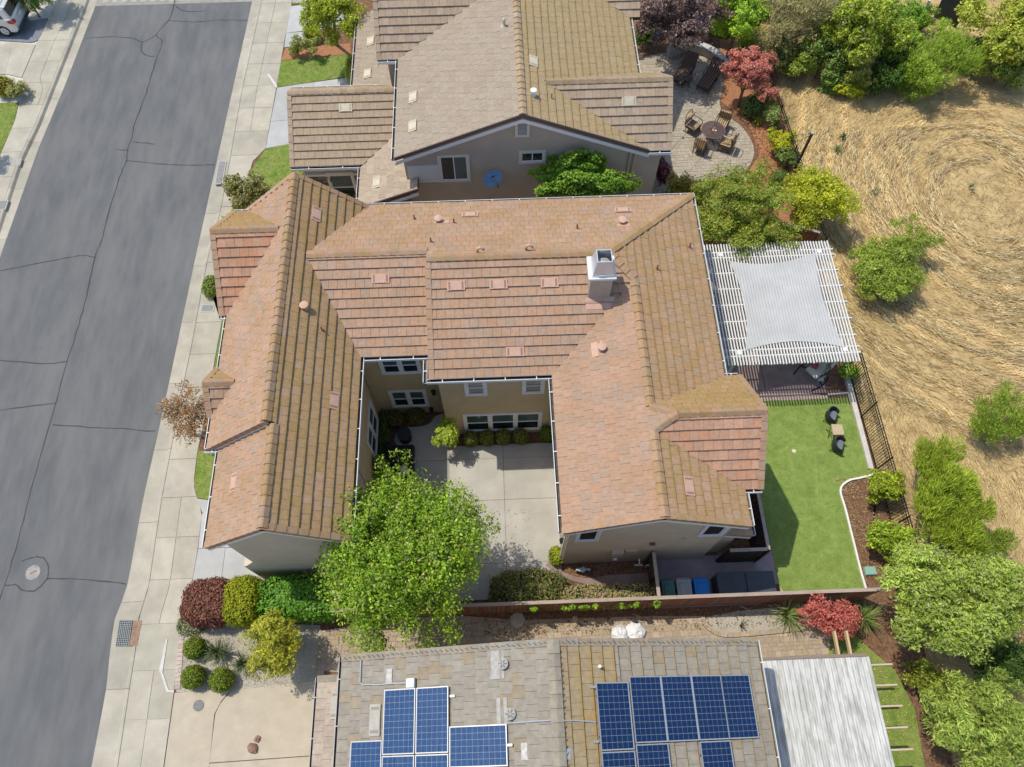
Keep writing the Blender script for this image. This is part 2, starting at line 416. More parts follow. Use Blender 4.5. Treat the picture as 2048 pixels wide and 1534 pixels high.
# ---- lots: soil base and the surfaces on it
sheet('soil', [(S_E(y) + .01, y) for y in ys if y < 44] + [(15.3, 43.5), (15.3, YS)], -.035, m_mulch, .18)
sheet('soil', [(-60, 18), (S_W(18.), 18)] + [(S_W(y) - .01, y) for y in ys if 18 < y < 50] + [(-60, 50)], -.035, m_rmulch, .18)
def W(*pts): return GP(pts)
lawns = []
def lawn(poly, z=.0): lawns.append((poly, z)); return sheet('lawn', poly, z, m_lawn)
lawn(W((562, 121), (702, 108), (704, 152), (553, 174)))
lawn(W((531, 298), (584, 286), (640, 380), (560, 420), (476, 420), (498, 346)))
lawn(W((447, 630), (462, 630), (444, 745), (426, 745))); lawn(W((396, 902), (440, 900), (420, 999), (394, 995), (388, 968)))
lawn(W((415, 560), (452, 540), (440, 640), (446, 600)))
lawn(W((0, 206), (38, 204), (26, 250), (0, 308), (-120, 330), (-120, 205)))
lawn(W((578, -6), (640, -8), (640, 4), (582, 8)))
lawn(W((1660, 1276), (1700, 1258), (1730, 1290), (1790, 1340), (1830, 1420), (1850, 1534), (1870, 1640), (1650, 1640), (1650, 1400)))
lawn(W((1375, 366), (1425, 356), (1480, 350), (1520, 420), (1400, 420)))
# grey concrete walks of the north house
def slabs(name, polys, mat, z=0.0):
    root = bpy.data.objects.new(name, None); COL.objects.link(root); root['kind'] = 'structure'; root.location = (*polys[0][0], z)
    bed = MB()
    for p in polys: bed.prism(p, z - .14, z - .012)
    bed.build('slab_bed', M('joint_dirt', (.15, .13, .105), (.2, .175, .14), 6, .95), root)
    for p in polys:
        c = np.mean(np.array(p), 0); p2 = [tuple(np.array(q) + (c - np.array(q)) / np.linalg.norm(c - np.array(q)) * .012) for q in p]
        b = MB(); t = random.uniform(.92, 1.06); b.prism(p2, z - .15, z + random.uniform(-.002, .002), t=(t, t, t)); b.build('slab', mat, root)
    return root
slabs('walkway', [W((554, 175), (585, 170), (577, 240), (541, 243)), W((585, 170), (628, 164), (625, 235), (577, 240)), W((628, 164), (680, 157), (680, 230), (625, 235)), W((680, 157), (760, 146), (780, 230), (680, 230)),
    W((541, 243), (577, 240), (583, 287), (531, 297)), W((577, 240), (720, 232), (720, 280), (583, 287))], m_conc_g)
slabs('driveway', [W((582, 12), (618, 8), (620, 60), (572, 66)), W((618, 8), (690, 2), (690, 55), (620, 60)), W((572, 66), (640, 60), (640, 82), (568, 95)), W((582, -60), (690, -66), (690, 0), (585, 6))], m_conc_g)
# entry drive through the west wing and courtyard slabs
jx = G(1009, 999); kx = G(897, 900)
cy = [4.75, 6.1, jx.y, 10.35, G(1000, 889).y]; cxs = [-5.2, G(898, 960).x, jx.x, 2.0]
pl = []
for i in range(len(cy) - 1):
    for j in range(len(cxs) - 1):
        y0, y1 = cy[i], cy[i + 1]
        if j == 0 and i == 3: continue
        pl.append([(cxs[j], y0), (cxs[j + 1], y0), (cxs[j + 1], y1), (cxs[j], y1)])
# garden path corner at the entry: curved edge
pl.append(smooth_line(W((888, 826), (870, 833), (862, 845), (843, 852), (815, 855), (795, 862), (788, 880)), 4) + [(cxs[0] + 1.1, 10.35), (cxs[1], 10.35), (cxs[1] - .02, 11.9)])
pl += [[(-7.3, 4.85), (-5.2, 4.85), (-5.2, 8.6), (-7.3, 8.6)], [(-9.6, 4.85), (-7.3, 4.85), (-7.3, 8.6), (-9.6, 8.6)]]
slabs('courtyard_paving', pl, m_conc_c)
slabs('driveway_apron', [W((394, 997), (420, 1000), (430, 1040), (404, 1025)), W((404, 1026), (470, 1030), (470, 1094), (396, 1097)), W((396, 1097), (451, 1095), (441, 1170), (384, 1166)), W((451, 1095), (520, 1095), (520, 1170), (441, 1170))], m_conc_g)
# curved stamped side path and side yard
slabs('stamped_path', [smooth_line(W((1098, 1122), (1112, 1136), (1140, 1150), (1175, 1157), (1220, 1150), (1300, 1146)), 4) + W((1308, 1175)) + smooth_line(W((1240, 1173), (1190, 1171), (1150, 1163), (1115, 1148), (1090, 1130)), 4)], m_stamp, .004)
slabs('side_yard_paving', [[(5.35, 4.2), (7.9, 4.2), (7.9, 6.1), (5.35, 6.1)], [(7.9, 4.2), (9.35, 4.2), (9.35, 6.1), (7.9, 6.1)], [(9.35, 4.9), (10.15, 4.9), (10.05, 9.6), (9.35, 9.6)]], M('stamped_grey_concrete', (.24, .20, .215), (.33, .28, .29), 1.3, .7, .3, 9))
slabs('border_strip', [W((1552, 1130), (1567, 1130), (1580, 1190), (1561, 1192))], m_beige, .006)
# pergola slab
pz = W((1380, 480), (1660, 470), (1700, 700), (1668, 782)); ps = W((1668, 782), (1620, 778), (1560, 782), (1500, 790), (1440, 792))
slabs('patio_slab', [[(8.2, 13.0), (11.15, 12.8), (11.15, 19.6), (8.2, 19.6)], [(11.165, 12.8), (13.75, 12.75), (13.75, 19.6), (11.165, 19.6)]], m_stamp, .01)
slabs('patio_border', [smooth_line([(8.2, 12.62), (10, 12.72), (11.5, 12.86), (12.8, 12.78), (13.75, 12.62)], 5) + [(13.75, 12.42), (11.5, 12.48), (8.2, 12.4)]], M('pink_border', (.52, .36, .30), (.60, .44, .37), 5, .8), .008)
# turf
turf_poly = [(8.0, 12.44), (14.55, 12.5), (14.72, 9.3)] + smooth_line(W((1757, 938), (1721, 956), (1696, 962), (1680, 980), (1690, 1019), (1705, 1079), (1720, 1140), (1731, 1180)), 4) + [(13.3, 4.35), (10.4, 4.35), (10.15, 4.9), (10.05, 9.6), (8.0, 9.6)]
turf = sheet('artificial_turf', turf_poly, .012, m_turf)
for pts in (((1540, 910), (1575, 895), (1605, 862)), ((1560, 885), (1590, 872)), ((1588, 902), (1620, 898), (1650, 893)), ((1600, 915), (1612, 935), (1618, 950)), ((1535, 925), (1570, 915)), ((1630, 905), (1634, 960), (1636, 1010)), ((1560, 975), (1610, 972), (1660, 970)), ((1600, 1040), (1640, 1035))):
    pts = smooth_line(GP(pts), 6); b = MB(); k = len(pts); vs = []          # creases in the carpet
    for i, p in enumerate(pts):
        d = (Vector(pts[min(i + 1, k - 1)]) - Vector(pts[max(i - 1, 0)])).normalized(); q = Vector((-d.y, d.x)) * .10; h = .03 * math.sin(math.pi * (i + .5) / k)
        vs += [(p[0] - q.x, p[1] - q.y, .010), (p[0], p[1], .012 + h), (p[0] + q.x, p[1] + q.y, .010)]
    b.add(vs, [f for i in range(k - 1) for f in ((3 * i, 3 * i + 1, 3 * i + 4, 3 * i + 3), (3 * i + 1, 3 * i + 2, 3 * i + 5, 3 * i + 4))]); b.build('turf_crease', m_turf, turf, smooth=True)
# white edging strips
def edging(name, pts, w, h, mat, label, k=5):
    pts = smooth_line(pts, k) if len(pts) > 2 else pts
    b = MB()
    vs = []; n = len(pts)
    for i, p in enumerate(pts):
        a = Vector(pts[max(i - 1, 0)]); c = Vector(pts[min(i + 1, n - 1)]); d = (c - a).normalized(); q = Vector((-d.y, d.x)) * w / 2; p = Vector(p)
        vs += [(p.x - q.x, p.y - q.y, -.05), (p.x - q.x, p.y - q.y, h), (p.x + q.x, p.y + q.y, h), (p.x + q.x, p.y + q.y, -.05)]
    b.add(vs, [f for i in range(n - 1) for f in ((4 * i, 4 * i + 1, 4 * i + 5, 4 * i + 4), (4 * i + 1, 4 * i + 2, 4 * i + 6, 4 * i + 5), (4 * i + 2, 4 * i + 3, 4 * i + 7, 4 * i + 6))] + [(0, 3, 2, 1), (4 * n - 4, 4 * n - 3, 4 * n - 2, 4 * n - 1)])
    o = b.build(name, mat); return props(o, label, 'edging')
edging('lawn_edging', [(14.72, 9.35)] + W((1745, 948), (1721, 956), (1696, 962), (1680, 980), (1690, 1019), (1705, 1079), (1720, 1140), (1731, 1178)), .07, .07, m_white, 'white curved edging between the artificial turf and the bark bed')
edging('turf_kerb', [(14.72, 13.5), (14.72, 9.3)], .2, .12, m_kerbw, 'straight pale kerb between the turf and the black metal fence', 1)
edging('bed_edging', [(13.75, 12.66), (14.65, 12.7)], .06, .08, m_white, 'short white edging below the flowering shrub at the pergola post', 1)
edging('lawn_edging', W((1478, 345), (1485, 352), (1492, 362)), .08, .06, m_white, 'short white edging end at the tip of the paved patio')
edging('lawn_edging', W((1530, 372), (1545, 388), (1556, 408)), .08, .06, m_white, 'white edging beside the round yellow-green tree')
# west block: driveway, and parking apron with shade put into its dark colour
slabs('driveway', [W((0, 88), (24, 85), (10, 148), (-40, 150)), W((24, 85), (71, 89), (43, 155), (10, 148)), W((-60, 80), (0, 84), (-40, 150), (-140, 150))], m_conc)
slabs('shade_toned_apron', [smooth_line(W((96, 36), (88, 57), (80, 74), (68, 84), (40, 84), (-60, 78), (-200, 78)), 4) + W((-200, -30), (20, -20), (60, 42))], M('shade_toned_concrete', (.17, .18, .21), (.23, .24, .27), 2, .8), .01)
# south-west front yard
sheet('gravel_bed', W((362, 1250), (480, 1245), (640, 1250), (650, 1372), (520, 1388), (352, 1384), (352, 1300)), -.01, m_gravel)
slabs('driveway', [W((349, 1385), (462, 1379), (443, 1401), (429, 1427), (418, 1534), (414, 1640), (322, 1640), (328, 1534))], m_beige, .0)
slabs('driveway', [smooth_line(W((630, 1362), (520, 1374), (470, 1380), (444, 1402), (430, 1428)), 4) + W((418, 1526), (640, 1510)), W((418, 1527), (640, 1511), (640, 1700), (414, 1700))], m_beige, .0)
b = MB()                                                 # row of border stones beside the path
for i in range(14):
    p = G(363 - i * .6, 1268 + i * 8.2, .0); b = MB(); b.box(p + Vector((0, 0, -.02)), (.2, .13, .08), random.uniform(-.05, .05), t=(random.uniform(.8, 1.1),) * 3)
    if i == 0: broot = thing('border_stones', 'row of small pinkish border stones beside the gravel bed', 'border', p)
    b.build('stone', M('border_stone', (.42, .33, .29), (.54, .45, .40), 8, .9, tint=True), broot)
sheet('gravel_bed', W((1475, 1222), (1660, 1205), (1668, 1245), (1620, 1252), (1460, 1266), (1420, 1262), (1405, 1235)), -.004, m_gravel)
sheet('ground_cover_bed', [(-1.5, 3.3), (14.5, 3.3), (14.5, 4.2), (-1.5, 4.2)], -.02, m_mulch)
sheet('bark_bed', W((1760, 945), (1721, 958), (1697, 964), (1682, 981), (1692, 1019), (1707, 1079), (1722, 1140), (1733, 1178)) + [(15.0, 4.4), (15.0, 9.2)], -.012, m_mulch)
sheet('red_bark_bed', W((1440, 60), (1540, 90), (1556, 150), (1580, 260), (1600, 330), (1600, 480), (1520, 480), (1470, 400), (1490, 350), (1520, 310), (1500, 250), (1440, 200)), -.016, m_rmulch)
sheet('red_bark_bed', W((571, 96), (700, 86), (702, 107), (562, 120)), -.012, m_rmulch)

# ---- field beyond the gardens
nx, ny = 60, 70; xs_ = np.linspace(15.0, 120, nx) ** 1.0; ys_ = np.linspace(-60, 140, ny)
xs_ = 15.0 + (np.linspace(0, 1, nx) ** 2) * 300; ys_ = 18 + np.sign(np.linspace(-1, 1, ny)) * (np.abs(np.linspace(-1, 1, ny)) ** 2.2) * 300
vs = [(x, y, -.03 + (.06 * math.sin(x * .7 + y * .3) + .05 * math.sin(y * .9 - x * .4)) * min(1, (x - 15) / 3)) for y in ys_ for x in xs_]
# mower swirls in the field's own colour: rings of paler straw round one centre
N_ = m_field.node_tree.nodes; L_n = m_field.node_tree.links; pb = N_['Principled BSDF']; old = pb.inputs['Base Color'].links[0].from_socket; swc = G2(1975, 400)
gg = N_.new('ShaderNodeNewGeometry'); sb = N_.new('ShaderNodeVectorMath'); sb.operation = 'SUBTRACT'; sb.inputs[1].default_value = (swc[0], swc[1], 0); L_n.new(gg.outputs['Position'], sb.inputs[0])
ns = N_.new('ShaderNodeTexNoise'); ns.inputs['Scale'].default_value = .9; ns.inputs['Detail'].default_value = 5; L_n.new(gg.outputs['Position'], ns.inputs['Vector'])
le = N_.new('ShaderNodeVectorMath'); le.operation = 'LENGTH'; L_n.new(sb.outputs[0], le.inputs[0])
def mth(op, a, c):
    x = N_.new('ShaderNodeMath'); x.operation = op
    for i, v in enumerate((a, c)):
        if v is None: continue
        if isinstance(v, (int, float)): x.inputs[i].default_value = v
        else: L_n.new(v, x.inputs[i])
    return x.outputs[0]
wv = mth('SINE', mth('ADD', mth('MULTIPLY', le.outputs['Value'], 5.46), mth('MULTIPLY', ns.outputs[0], 9.0)), None); wv = mth('MULTIPLY', mth('ADD', wv, 1.0), .22)
mxs = N_.new('ShaderNodeMix'); mxs.data_type = 'RGBA'; L_n.new(wv, mxs.inputs[0]); L_n.new(old, mxs.inputs[6]); mxs.inputs[7].default_value = (.56, .42, .20, 1); L_n.new(mxs.outputs[2], pb.inputs['Base Color'])
b = MB(); b.add(vs, [(j * nx + i, j * nx + i + 1, (j + 1) * nx + i + 1, (j + 1) * nx + i) for j in range(ny - 1) for i in range(nx - 1)])
struct(b.build('field', m_field, smooth=True))
def field_z(x, y): return -.03 + (.06 * np.sin(x * .7 + y * .3) + .05 * np.sin(y * .9 - x * .4)) * np.minimum(1, (x - 15) / 3)
# straw lying along the mower's swirls
n = 190000; c0 = np.array(G2(1975, 400))
x = 15.05 + rng.random(n) ** 1.25 * 26; y = -2 + rng.random(n) * 46
dx_, dy_ = x - c0[0], y - c0[1]; r = np.hypot(dx_, dy_); th = np.arctan2(dy_, dx_)
ci_ = rng.integers(0, 4200, n); cxy = np.stack([15.05 + rng.random(4200) ** 1.25 * 26, -2 + rng.random(4200) * 46], 1); mcl = rng.random(n) < .3; x[mcl] = cxy[ci_[mcl], 0] + rng.normal(0, .14, mcl.sum()); y[mcl] = cxy[ci_[mcl], 1] + rng.normal(0, .14, mcl.sum()); x = np.maximum(x, 15.05)
dx_, dy_ = x - c0[0], (y - c0[1]) * .86; r = np.hypot(dx_, dy_); th = np.arctan2(dy_, dx_); r = r + .8 * np.sin(th * 2 + .6) + .35 * np.sin(th * 5)
wob = .5 * np.sin(th * 3 + r * .6) + .5 * np.sin(th * 7 + r * 1.9) + .35 * np.sin(x * 1.3 + np.sin(y * 1.1) * 2)
ring = np.clip((r - 1.2) / 2.5, 0, 1) * (.5 + .5 * np.sin(r * 2 * np.pi / 1.25 + wob * 1.2)) ** 2.2 * (.45 + .55 * (np.sin(th * 5 + r * 2.3) > -.5)); far = np.clip((r - 11) / 5, 0, 1)
ring = ring * (1 - far) + (.5 + .5 * np.sin(x * 1.1 + y * .8 + 2 * np.sin(y * .7))) * far
keep = rng.random(n) < .30 + .70 * ring; x, y, r, th, ring, far, mcl, ci_ = [q[keep] for q in (x, y, r, th, ring, far, mcl, ci_)]; n = len(x)
ang = np.where(rng.random(n) < .84 * np.clip((r - 1.5) / 2.5, .1, 1), th + np.pi / 2 * (1 - far) + 2.2 * far * np.sin(x * .4 + y * .3), rng.random(n) * 6.28) + rng.normal(0, .3, n)
ln = rng.uniform(.12, .48, n); wd = rng.uniform(.010, .024, n); z = field_z(x, y) + rng.uniform(.01, .07, n) + ring * .03 + mcl * rng.uniform(0, .10, n); tl = rng.normal(0, .12 + .2 * mcl, n)
dx_, dy_ = np.cos(ang), np.sin(ang)
V = np.zeros((n, 4, 3))
for k, (s_, w_) in enumerate(((-.5, -.5), (.5, -.3), (.5, .3), (-.5, .5))):
    V[:, k, 0] = x + dx_ * ln * s_ - dy_ * wd * w_; V[:, k, 1] = y + dy_ * ln * s_ + dx_ * wd * w_; V[:, k, 2] = z + tl * ln * s_ + .02
pal = np.array([(.57, .445, .225), (.50, .375, .175), (.66, .54, .30), (.38, .265, .115), (.55, .42, .2)]); T = pal[rng.integers(0, 5, n)] * (rng.uniform(.88, 1.28, (n, 1)) * (.68 + .80 * ring[:, None] * (1 - .6 * far[:, None])))
# bold windrows: arcs of paler straw combed along the mower's path
va, ta = [], []
for k in range(190):
    ra = rng.uniform(2.2, 11.5); a0 = rng.uniform(0, 6.28); sp = rng.uniform(.35, 1.5); m = int(170 * sp * (ra / 6 + .5)); aa = a0 + rng.random(m) * sp
    rr_ = ra + rng.normal(0, .09, m) + .25 * np.sin(aa * 3 + k); px_ = c0[0] + rr_ * np.cos(aa); py_ = c0[1] + rr_ * np.sin(aa) / .86; ok = (px_ > 15.1) & (py_ < 27.5); px_, py_, aa = px_[ok], py_[ok], aa[ok]; m = len(px_)
    dr_ = aa + np.pi / 2 + rng.normal(0, .22, m); l_ = rng.uniform(.18, .55, m); w_ = rng.uniform(.012, .024, m); Q = np.zeros((m, 4, 3)); zz = field_z(px_, py_) + rng.uniform(.05, .15, m)
    for q, (s_, e_) in enumerate(((-.5, -.5), (.5, -.3), (.5, .3), (-.5, .5))): Q[:, q, 0] = px_ + np.cos(dr_) * l_ * s_ - np.sin(dr_) * w_ * e_; Q[:, q, 1] = py_ + np.sin(dr_) * l_ * s_ + np.cos(dr_) * w_ * e_; Q[:, q, 2] = zz + rng.normal(0, .02, m)
    va.append(Q); ta.append(np.array([(.70, .57, .32), (.78, .66, .41), (.62, .48, .24)])[rng.integers(0, 3, m)] * rng.uniform(.85, 1.12, (m, 1)))
V = np.concatenate([V] + va); T = np.concatenate([T] + ta)
props(quads('mown_straw', V, T, m_straw), 'dry mown straw lying in swirls over the field', 'straw', kind='stuff')

def blades(name, poly, n, h, pal, label, z=.0, w=.012, lean=.6):
    P_ = np.array(poly); lo, hi = P_.min(0), P_.max(0); pts = lo + rng.random((n * 2, 2)) * (hi - lo)
    pts = np.array([p for p in pts if inside(p, poly)][:n]); n = len(pts)
    a = rng.random(n) * 6.28; hh = h * rng.uniform(.5, 1.3, n); ln = hh * lean * rng.uniform(.2, 1.5, n); a2 = rng.random(n) * 6.28
    V = np.zeros((n, 4, 3)); ww = w * rng.uniform(.6, 1.4, n)
    for k, s_ in ((0, -.5), (1, .5), (2, .25), (3, -.25)):
        top = 1.0 if k > 1 else 0.0
        V[:, k, 0] = pts[:, 0] + np.cos(a) * ww * s_ + np.cos(a2) * ln * top; V[:, k, 1] = pts[:, 1] + np.sin(a) * ww * s_ + np.sin(a2) * ln * top; V[:, k, 2] = z + hh * top
    pal = np.array(pal); T = pal[rng.integers(0, len(pal), n)] * rng.uniform(.7, 1.2, (n, 1))
    return props(quads(name, V, T, m_blade), label, 'grass', kind='stuff')
GL = [(.20, .32, .04), (.28, .38, .07), (.16, .26, .035), (.40, .42, .14)]
spot = ['beside the north house front bed', 'by the stone-faced wing', 'beside the red roof gutter', 'below the west gable step', 'under the west gable', 'on the far side of the street', 'at the top of the street', 'beyond the white patio cover', 'at the tip of the paved patio']
for (poly, z), s in zip(lawns, spot):
    A = abs(area2(poly)); blades('lawn_grass', poly, int(min(9000, A * 420)), .045, GL, 'short green lawn grass ' + s, z)
blades('turf_grass', turf_poly, 34000, .022, [(.235, .33, .082), (.30, .385, .115), (.19, .28, .062)], 'short olive green artificial turf blades of the back garden', .012, .012, .8)
# ================================================================== ROOFS AND WALLS
TILE_E, TILE_W = .345, .313
m_tile_r = M('red_concrete_tile', (.86, .86, .86), (1.08, 1.08, 1.08), 9, .85, .2, 60, tint=True, c3=(.74, .70, .56), scale3=.9, f3=.4)
m_tile_b = M('brown_concrete_tile', (.88, .88, .88), (1.08, 1.08, 1.08), 9, .85, .2, 60, tint=True)
m_tile_g = M('grey_concrete_tile', (.86, .86, .86), (1.10, 1.10, 1.10), 7, .85, .2, 60, tint=True)
m_deck = M('roof_underlay', (.05, .035, .03), rough=.9)
m_gut = M('gutter_white', (.72, .73, .74), rough=.45, spec=.4)
m_gutin = M('gutter_inside', (.06, .055, .05), (.12, .10, .08), 8, .9)
m_fasc = M('fascia_white', (.70, .71, .72), rough=.6)
m_stuc_y = M('tan_stucco', (.56, .43, .25), (.62, .48, .29), 1.6, .92, .35, 110, c3=(.48, .365, .21), scale3=.5, f3=.4)
m_stuc_g = M('taupe_stucco', (.46, .39, .315), (.52, .445, .36), 1.5, .92, .35, 110, c3=(.385, .325, .26), scale3=.4, f3=.45)
m_stuc_e = M('beige_stucco', (.54, .46, .35), (.60, .515, .40), 1.5, .92, .35, 110, c3=(.46, .39, .30), scale3=.5, f3=.4)
m_trim = M('window_trim', (.76, .76, .75), rough=.6)
m_sash = M('window_sash', (.80, .81, .81), rough=.4)
m_glass = M('window_glass', (.012, .02, .024), (.02, .032, .034), 2, .06, spec=.6)
m_blind = M('window_glass_with_blind', (.05, .085, .085), (.09, .13, .12), 1.5, .08, spec=.6)
m_screen = M('insect_screen', (.035, .028, .026), rough=.9, spec=.1)

PALR = [(.41, .266, .182), (.422, .274, .189), (.398, .26, .179), (.405, .271, .193), (.382, .264, .191), (.372, .264, .197), (.416, .257, .169), (.409, .266, .183)]
PALB = [(.37, .285, .205), (.40, .305, .215), (.34, .265, .195), (.385, .30, .225), (.36, .27, .19)]
PALG = [(.275, .243, .193), (.288, .255, .203), (.262, .23, .183), (.278, .252, .208), (.298, .265, .21), (.28, .26, .22)]
LICH = (.335, .222, .078)
def lerp(a, b, k): return tuple(x + (y - x) * k for x, y in zip(a, b))

def inset(p, d):
    n = len(p); out = []
    for i in range(n):
        a, b, c = Vector(p[i - 1]), Vector(p[i]), Vector(p[(i + 1) % n]); e1 = (b - a).normalized(); e2 = (c - b).normalized()
        n1 = Vector((-e1.y, e1.x)); n2 = Vector((-e2.y, e2.x)); m = n1 + n2; k = d * 2 / max(.6, m.length_squared); out.append(tuple(b + m * k))
    return out
class Roof:
    def __init__(s, house, name, mat, pal, label=None):
        s.h = house; s.mat = mat; s.pal = pal; s.cand = []; s.mb = MB(); s.deck = MB(); s.ridge = []; s.rake = []
        s.name = name; s.cache = {}
    def plane(s, poly, p0, grad, lichen=0.0, rand=.25, front=None, pal=None):
        """poly xy, plane through p0 (x,y,z) with gradient (gx,gy) uphill"""
        zf = lambda x, y: p0[2] + grad[0] * (x - p0[0]) + grad[1] * (y - p0[1])
        gm = math.hypot(*grad); up = Vector((grad[0], grad[1], gm * gm)).normalized()      # upslope
        nrm = Vector((-grad[0], -grad[1], 1)).normalized(); u = up.cross(nrm)
        o = Vector(p0)
        uv = []
        for x, y in poly:
            d = Vector((x, y, zf(x, y))) - o; uv.append((d.dot(u), d.dot(up)))
        if area2(uv) < 0: uv = uv[::-1]
        uv = inset(uv, .016)
        s.deck.prism(poly, lambda x, y: zf(x, y) - .11, lambda x, y: zf(x, y) - .005)
        u0, u1 = min(p[0] for p in uv), max(p[0] for p in uv); v0, v1 = min(p[1] for p in uv), max(p[1] for p in uv)
        r = 0; v = v0 - .0
        pal = pal or s.pal
        while v < v1:
            uu = u0 - TILE_W * ((r % 2) * .5 + random.uniform(0, .12)) - TILE_W
            while uu < u1:
                q = clip_rect(uv, uu + .0035, v, uu + TILE_W - .0035, v + TILE_E)
                if q:
                    lf = min(1.0, max(0.0, lichen + random.gauss(0, rand * .45 * (lichen > 0)) )) * .8
                    lk = round(lf * 4) / 4; ci = random.randrange(len(pal)); col = lerp(pal[ci], LICH, lk)
                    fk = min(1, lk + .35) if lichen > .05 else lk
                    full = len(q) == 4 and abs(area2(q) - (TILE_W - .007) * TILE_E) < 1e-3
                    cen = o + u * (uu + TILE_W / 2) + up * (v + TILE_E / 2)
                    tilt = random.uniform(-.004, .005)
                    if full and vis(cen, -10): s.cand.append((o + u * (uu + TILE_W / 2) + up * v + nrm * tilt, u, up, nrm, ci, lk, col, fk, pal))
                    else: s.addtile(o, u, up, nrm, q, v, tilt, col, fk)
                uu += TILE_W
            v += TILE_E; r += 1
        return zf
    def hgt(s, vv): return .078 - .058 * min(1, max(0, vv / TILE_E))
    def addtile(s, o, u, up, nrm, q, v, tilt, col, fk):
        n = len(q)
        top = [o + u * a + up * c + nrm * (s.hgt(c - v) + tilt) for a, c in q]; bot = [o + u * a + up * c + nrm * .004 for a, c in q]
        s.mb.add(top + bot, [tuple(range(n))], col)
        if fk > .02 and n == 4 and abs(q[1][0] - q[0][0]) > .25:          # lichen along the lower edge
            e = [(q[0][0], v), (q[1][0], v), (q[1][0], v + .06), (q[0][0], v + .06)]
            s.mb.add([o + u * a + up * c + nrm * (s.hgt(c - v) + tilt + .0015) for a, c in e], [(0, 1, 2, 3)], lerp(col, LICH, fk))
        sc = tuple(x * .9 for x in lerp(col, LICH, fk * .5))
        s.mb.add(top + bot, [(i, n + i, n + (i + 1) % n, (i + 1) % n) for i in range(n)], sc)
    def tilemesh(s, ci, lk, fk, pal):
        k = (ci, lk, round(fk, 2), id(pal))
        if k not in s.cache:
            w = (TILE_W - .007) / 2; b = MB(); col = lerp(pal[ci], LICH, lk)
            vs = [(-w, 0, s.hgt(0)), (w, 0, s.hgt(0)), (w, TILE_E, s.hgt(TILE_E)), (-w, TILE_E, s.hgt(TILE_E)), (-w, 0, .004), (w, 0, .004), (w, TILE_E, .004), (-w, TILE_E, .004)]
            b.add(vs, [(0, 1, 2, 3)], col)
            if fk > .02: b.add([(-w, 0, s.hgt(0) + .0015), (w, 0, s.hgt(0) + .0015), (w, .06, s.hgt(.06) + .0015), (-w, .06, s.hgt(.06) + .0015)], [(0, 1, 2, 3)], lerp(col, LICH, fk))
            b.add(vs, [(0, 4, 5, 1), (1, 5, 6, 2), (3, 7, 4, 0)], tuple(x * .9 for x in lerp(col, LICH, fk * .5)))
            me = bpy.data.meshes.new('tile'); me.from_pydata(b.v, [], b.f)
            a = me.attributes.new('tint', 'FLOAT_COLOR', 'FACE'); a.data.foreach_set('color', [x for t in b.t for x in (*t, 1.0)])
            me.materials.append(s.mat); s.cache[k] = me
        return s.cache[k]
    def caps(s, a, b, kind='ridge', pitch=.46, w=.13, col=None, lich=.3):
        s.ridge.append((Vector(a), Vector(b), pitch, w, lich))
    def finish(s, limit=300):
        roof = s.deck.build(s.name, m_deck, s.h)
        s.cand.sort(key=lambda c: (c[0] - Vector((0, 0, CAMH))).length)
        for i, (p, u, up, nrm, ci, lk, col, fk, pal) in enumerate(s.cand):
            if i < limit:
                o = bpy.data.objects.new('tile', s.tilemesh(ci, lk, fk, pal))
                o.matrix_basis = Matrix((u, up, nrm)).transposed().to_4x4(); o.location = p
                link(o, roof)
            else:
                w = (TILE_W - .007) / 2
                s.addtile(p, u, up, nrm, [(-w, 0), (w, 0), (w, TILE_E), (-w, TILE_E)], 0, 0, col, fk)
        stuff(s.mb.build('tile_courses', s.mat, roof))
        # ridge and hip caps
        cache = {}
        L = .335; nrid = 0
        for a, b_, pitch, w, lich in s.ridge:
            d = (b_ - a); n = max(1, round(d.length / L)); step = d.length / n; x = d.normalized()
            y = Vector((0, 0, 1)).cross(x).normalized(); z = x.cross(y)
            for i in range(n):
                ci = random.randrange(len(s.pal)); lk = round(max(0, min(1, lich + random.gauss(0, .15))) * 4) / 4
                k = (ci, lk, round(step, 3), round(pitch, 2), w)
                if k not in cache:
                    B_ = MB(); c = lerp(s.pal[ci], LICH, lk * .8); h0, h1 = .128, .092; e = step * 1.04
                    prof = [(-w - .02, -(w + .02) * pitch), (-w * .38, -.012), (0, 0.004), (w * .38, -.012), (w + .02, -(w + .02) * pitch)]
                    vs = [(0, p[0], p[1] + h0) for p in prof] + [(e, p[0], p[1] + h1) for p in prof] + [(0, p[0] * .96, p[1] + h0 - .045) for p in prof] + [(e, p[0] * .96, p[1] + h1 - .045) for p in prof]
                    fs = [(j, j + 1, 6 + j, 5 + j)[::-1] for j in range(4)] + [(j, 10 + j, 11 + j, j + 1)[::-1] for j in range(4)] + [(5 + j, 6 + j, 16 + j, 15 + j)[::-1] for j in range(4)] + [(0, 5, 15, 10), (4, 14, 19, 9)]
                    B_.add(vs, fs, c)
                    me = bpy.data.meshes.new('ridge_tile'); me.from_pydata(B_.v, [], B_.f)
                    at = me.attributes.new('tint', 'FLOAT_COLOR', 'FACE'); at.data.foreach_set('color', [q for t in B_.t for q in (*t, 1.0)])
                    me.materials.append(s.mat); cache[k] = me
                o = bpy.data.objects.new('ridge_tile', cache[k]); o.matrix_basis = Matrix((x, y, z)).transposed().to_4x4(); o.location = a + x * step * i
                link(o, roof)
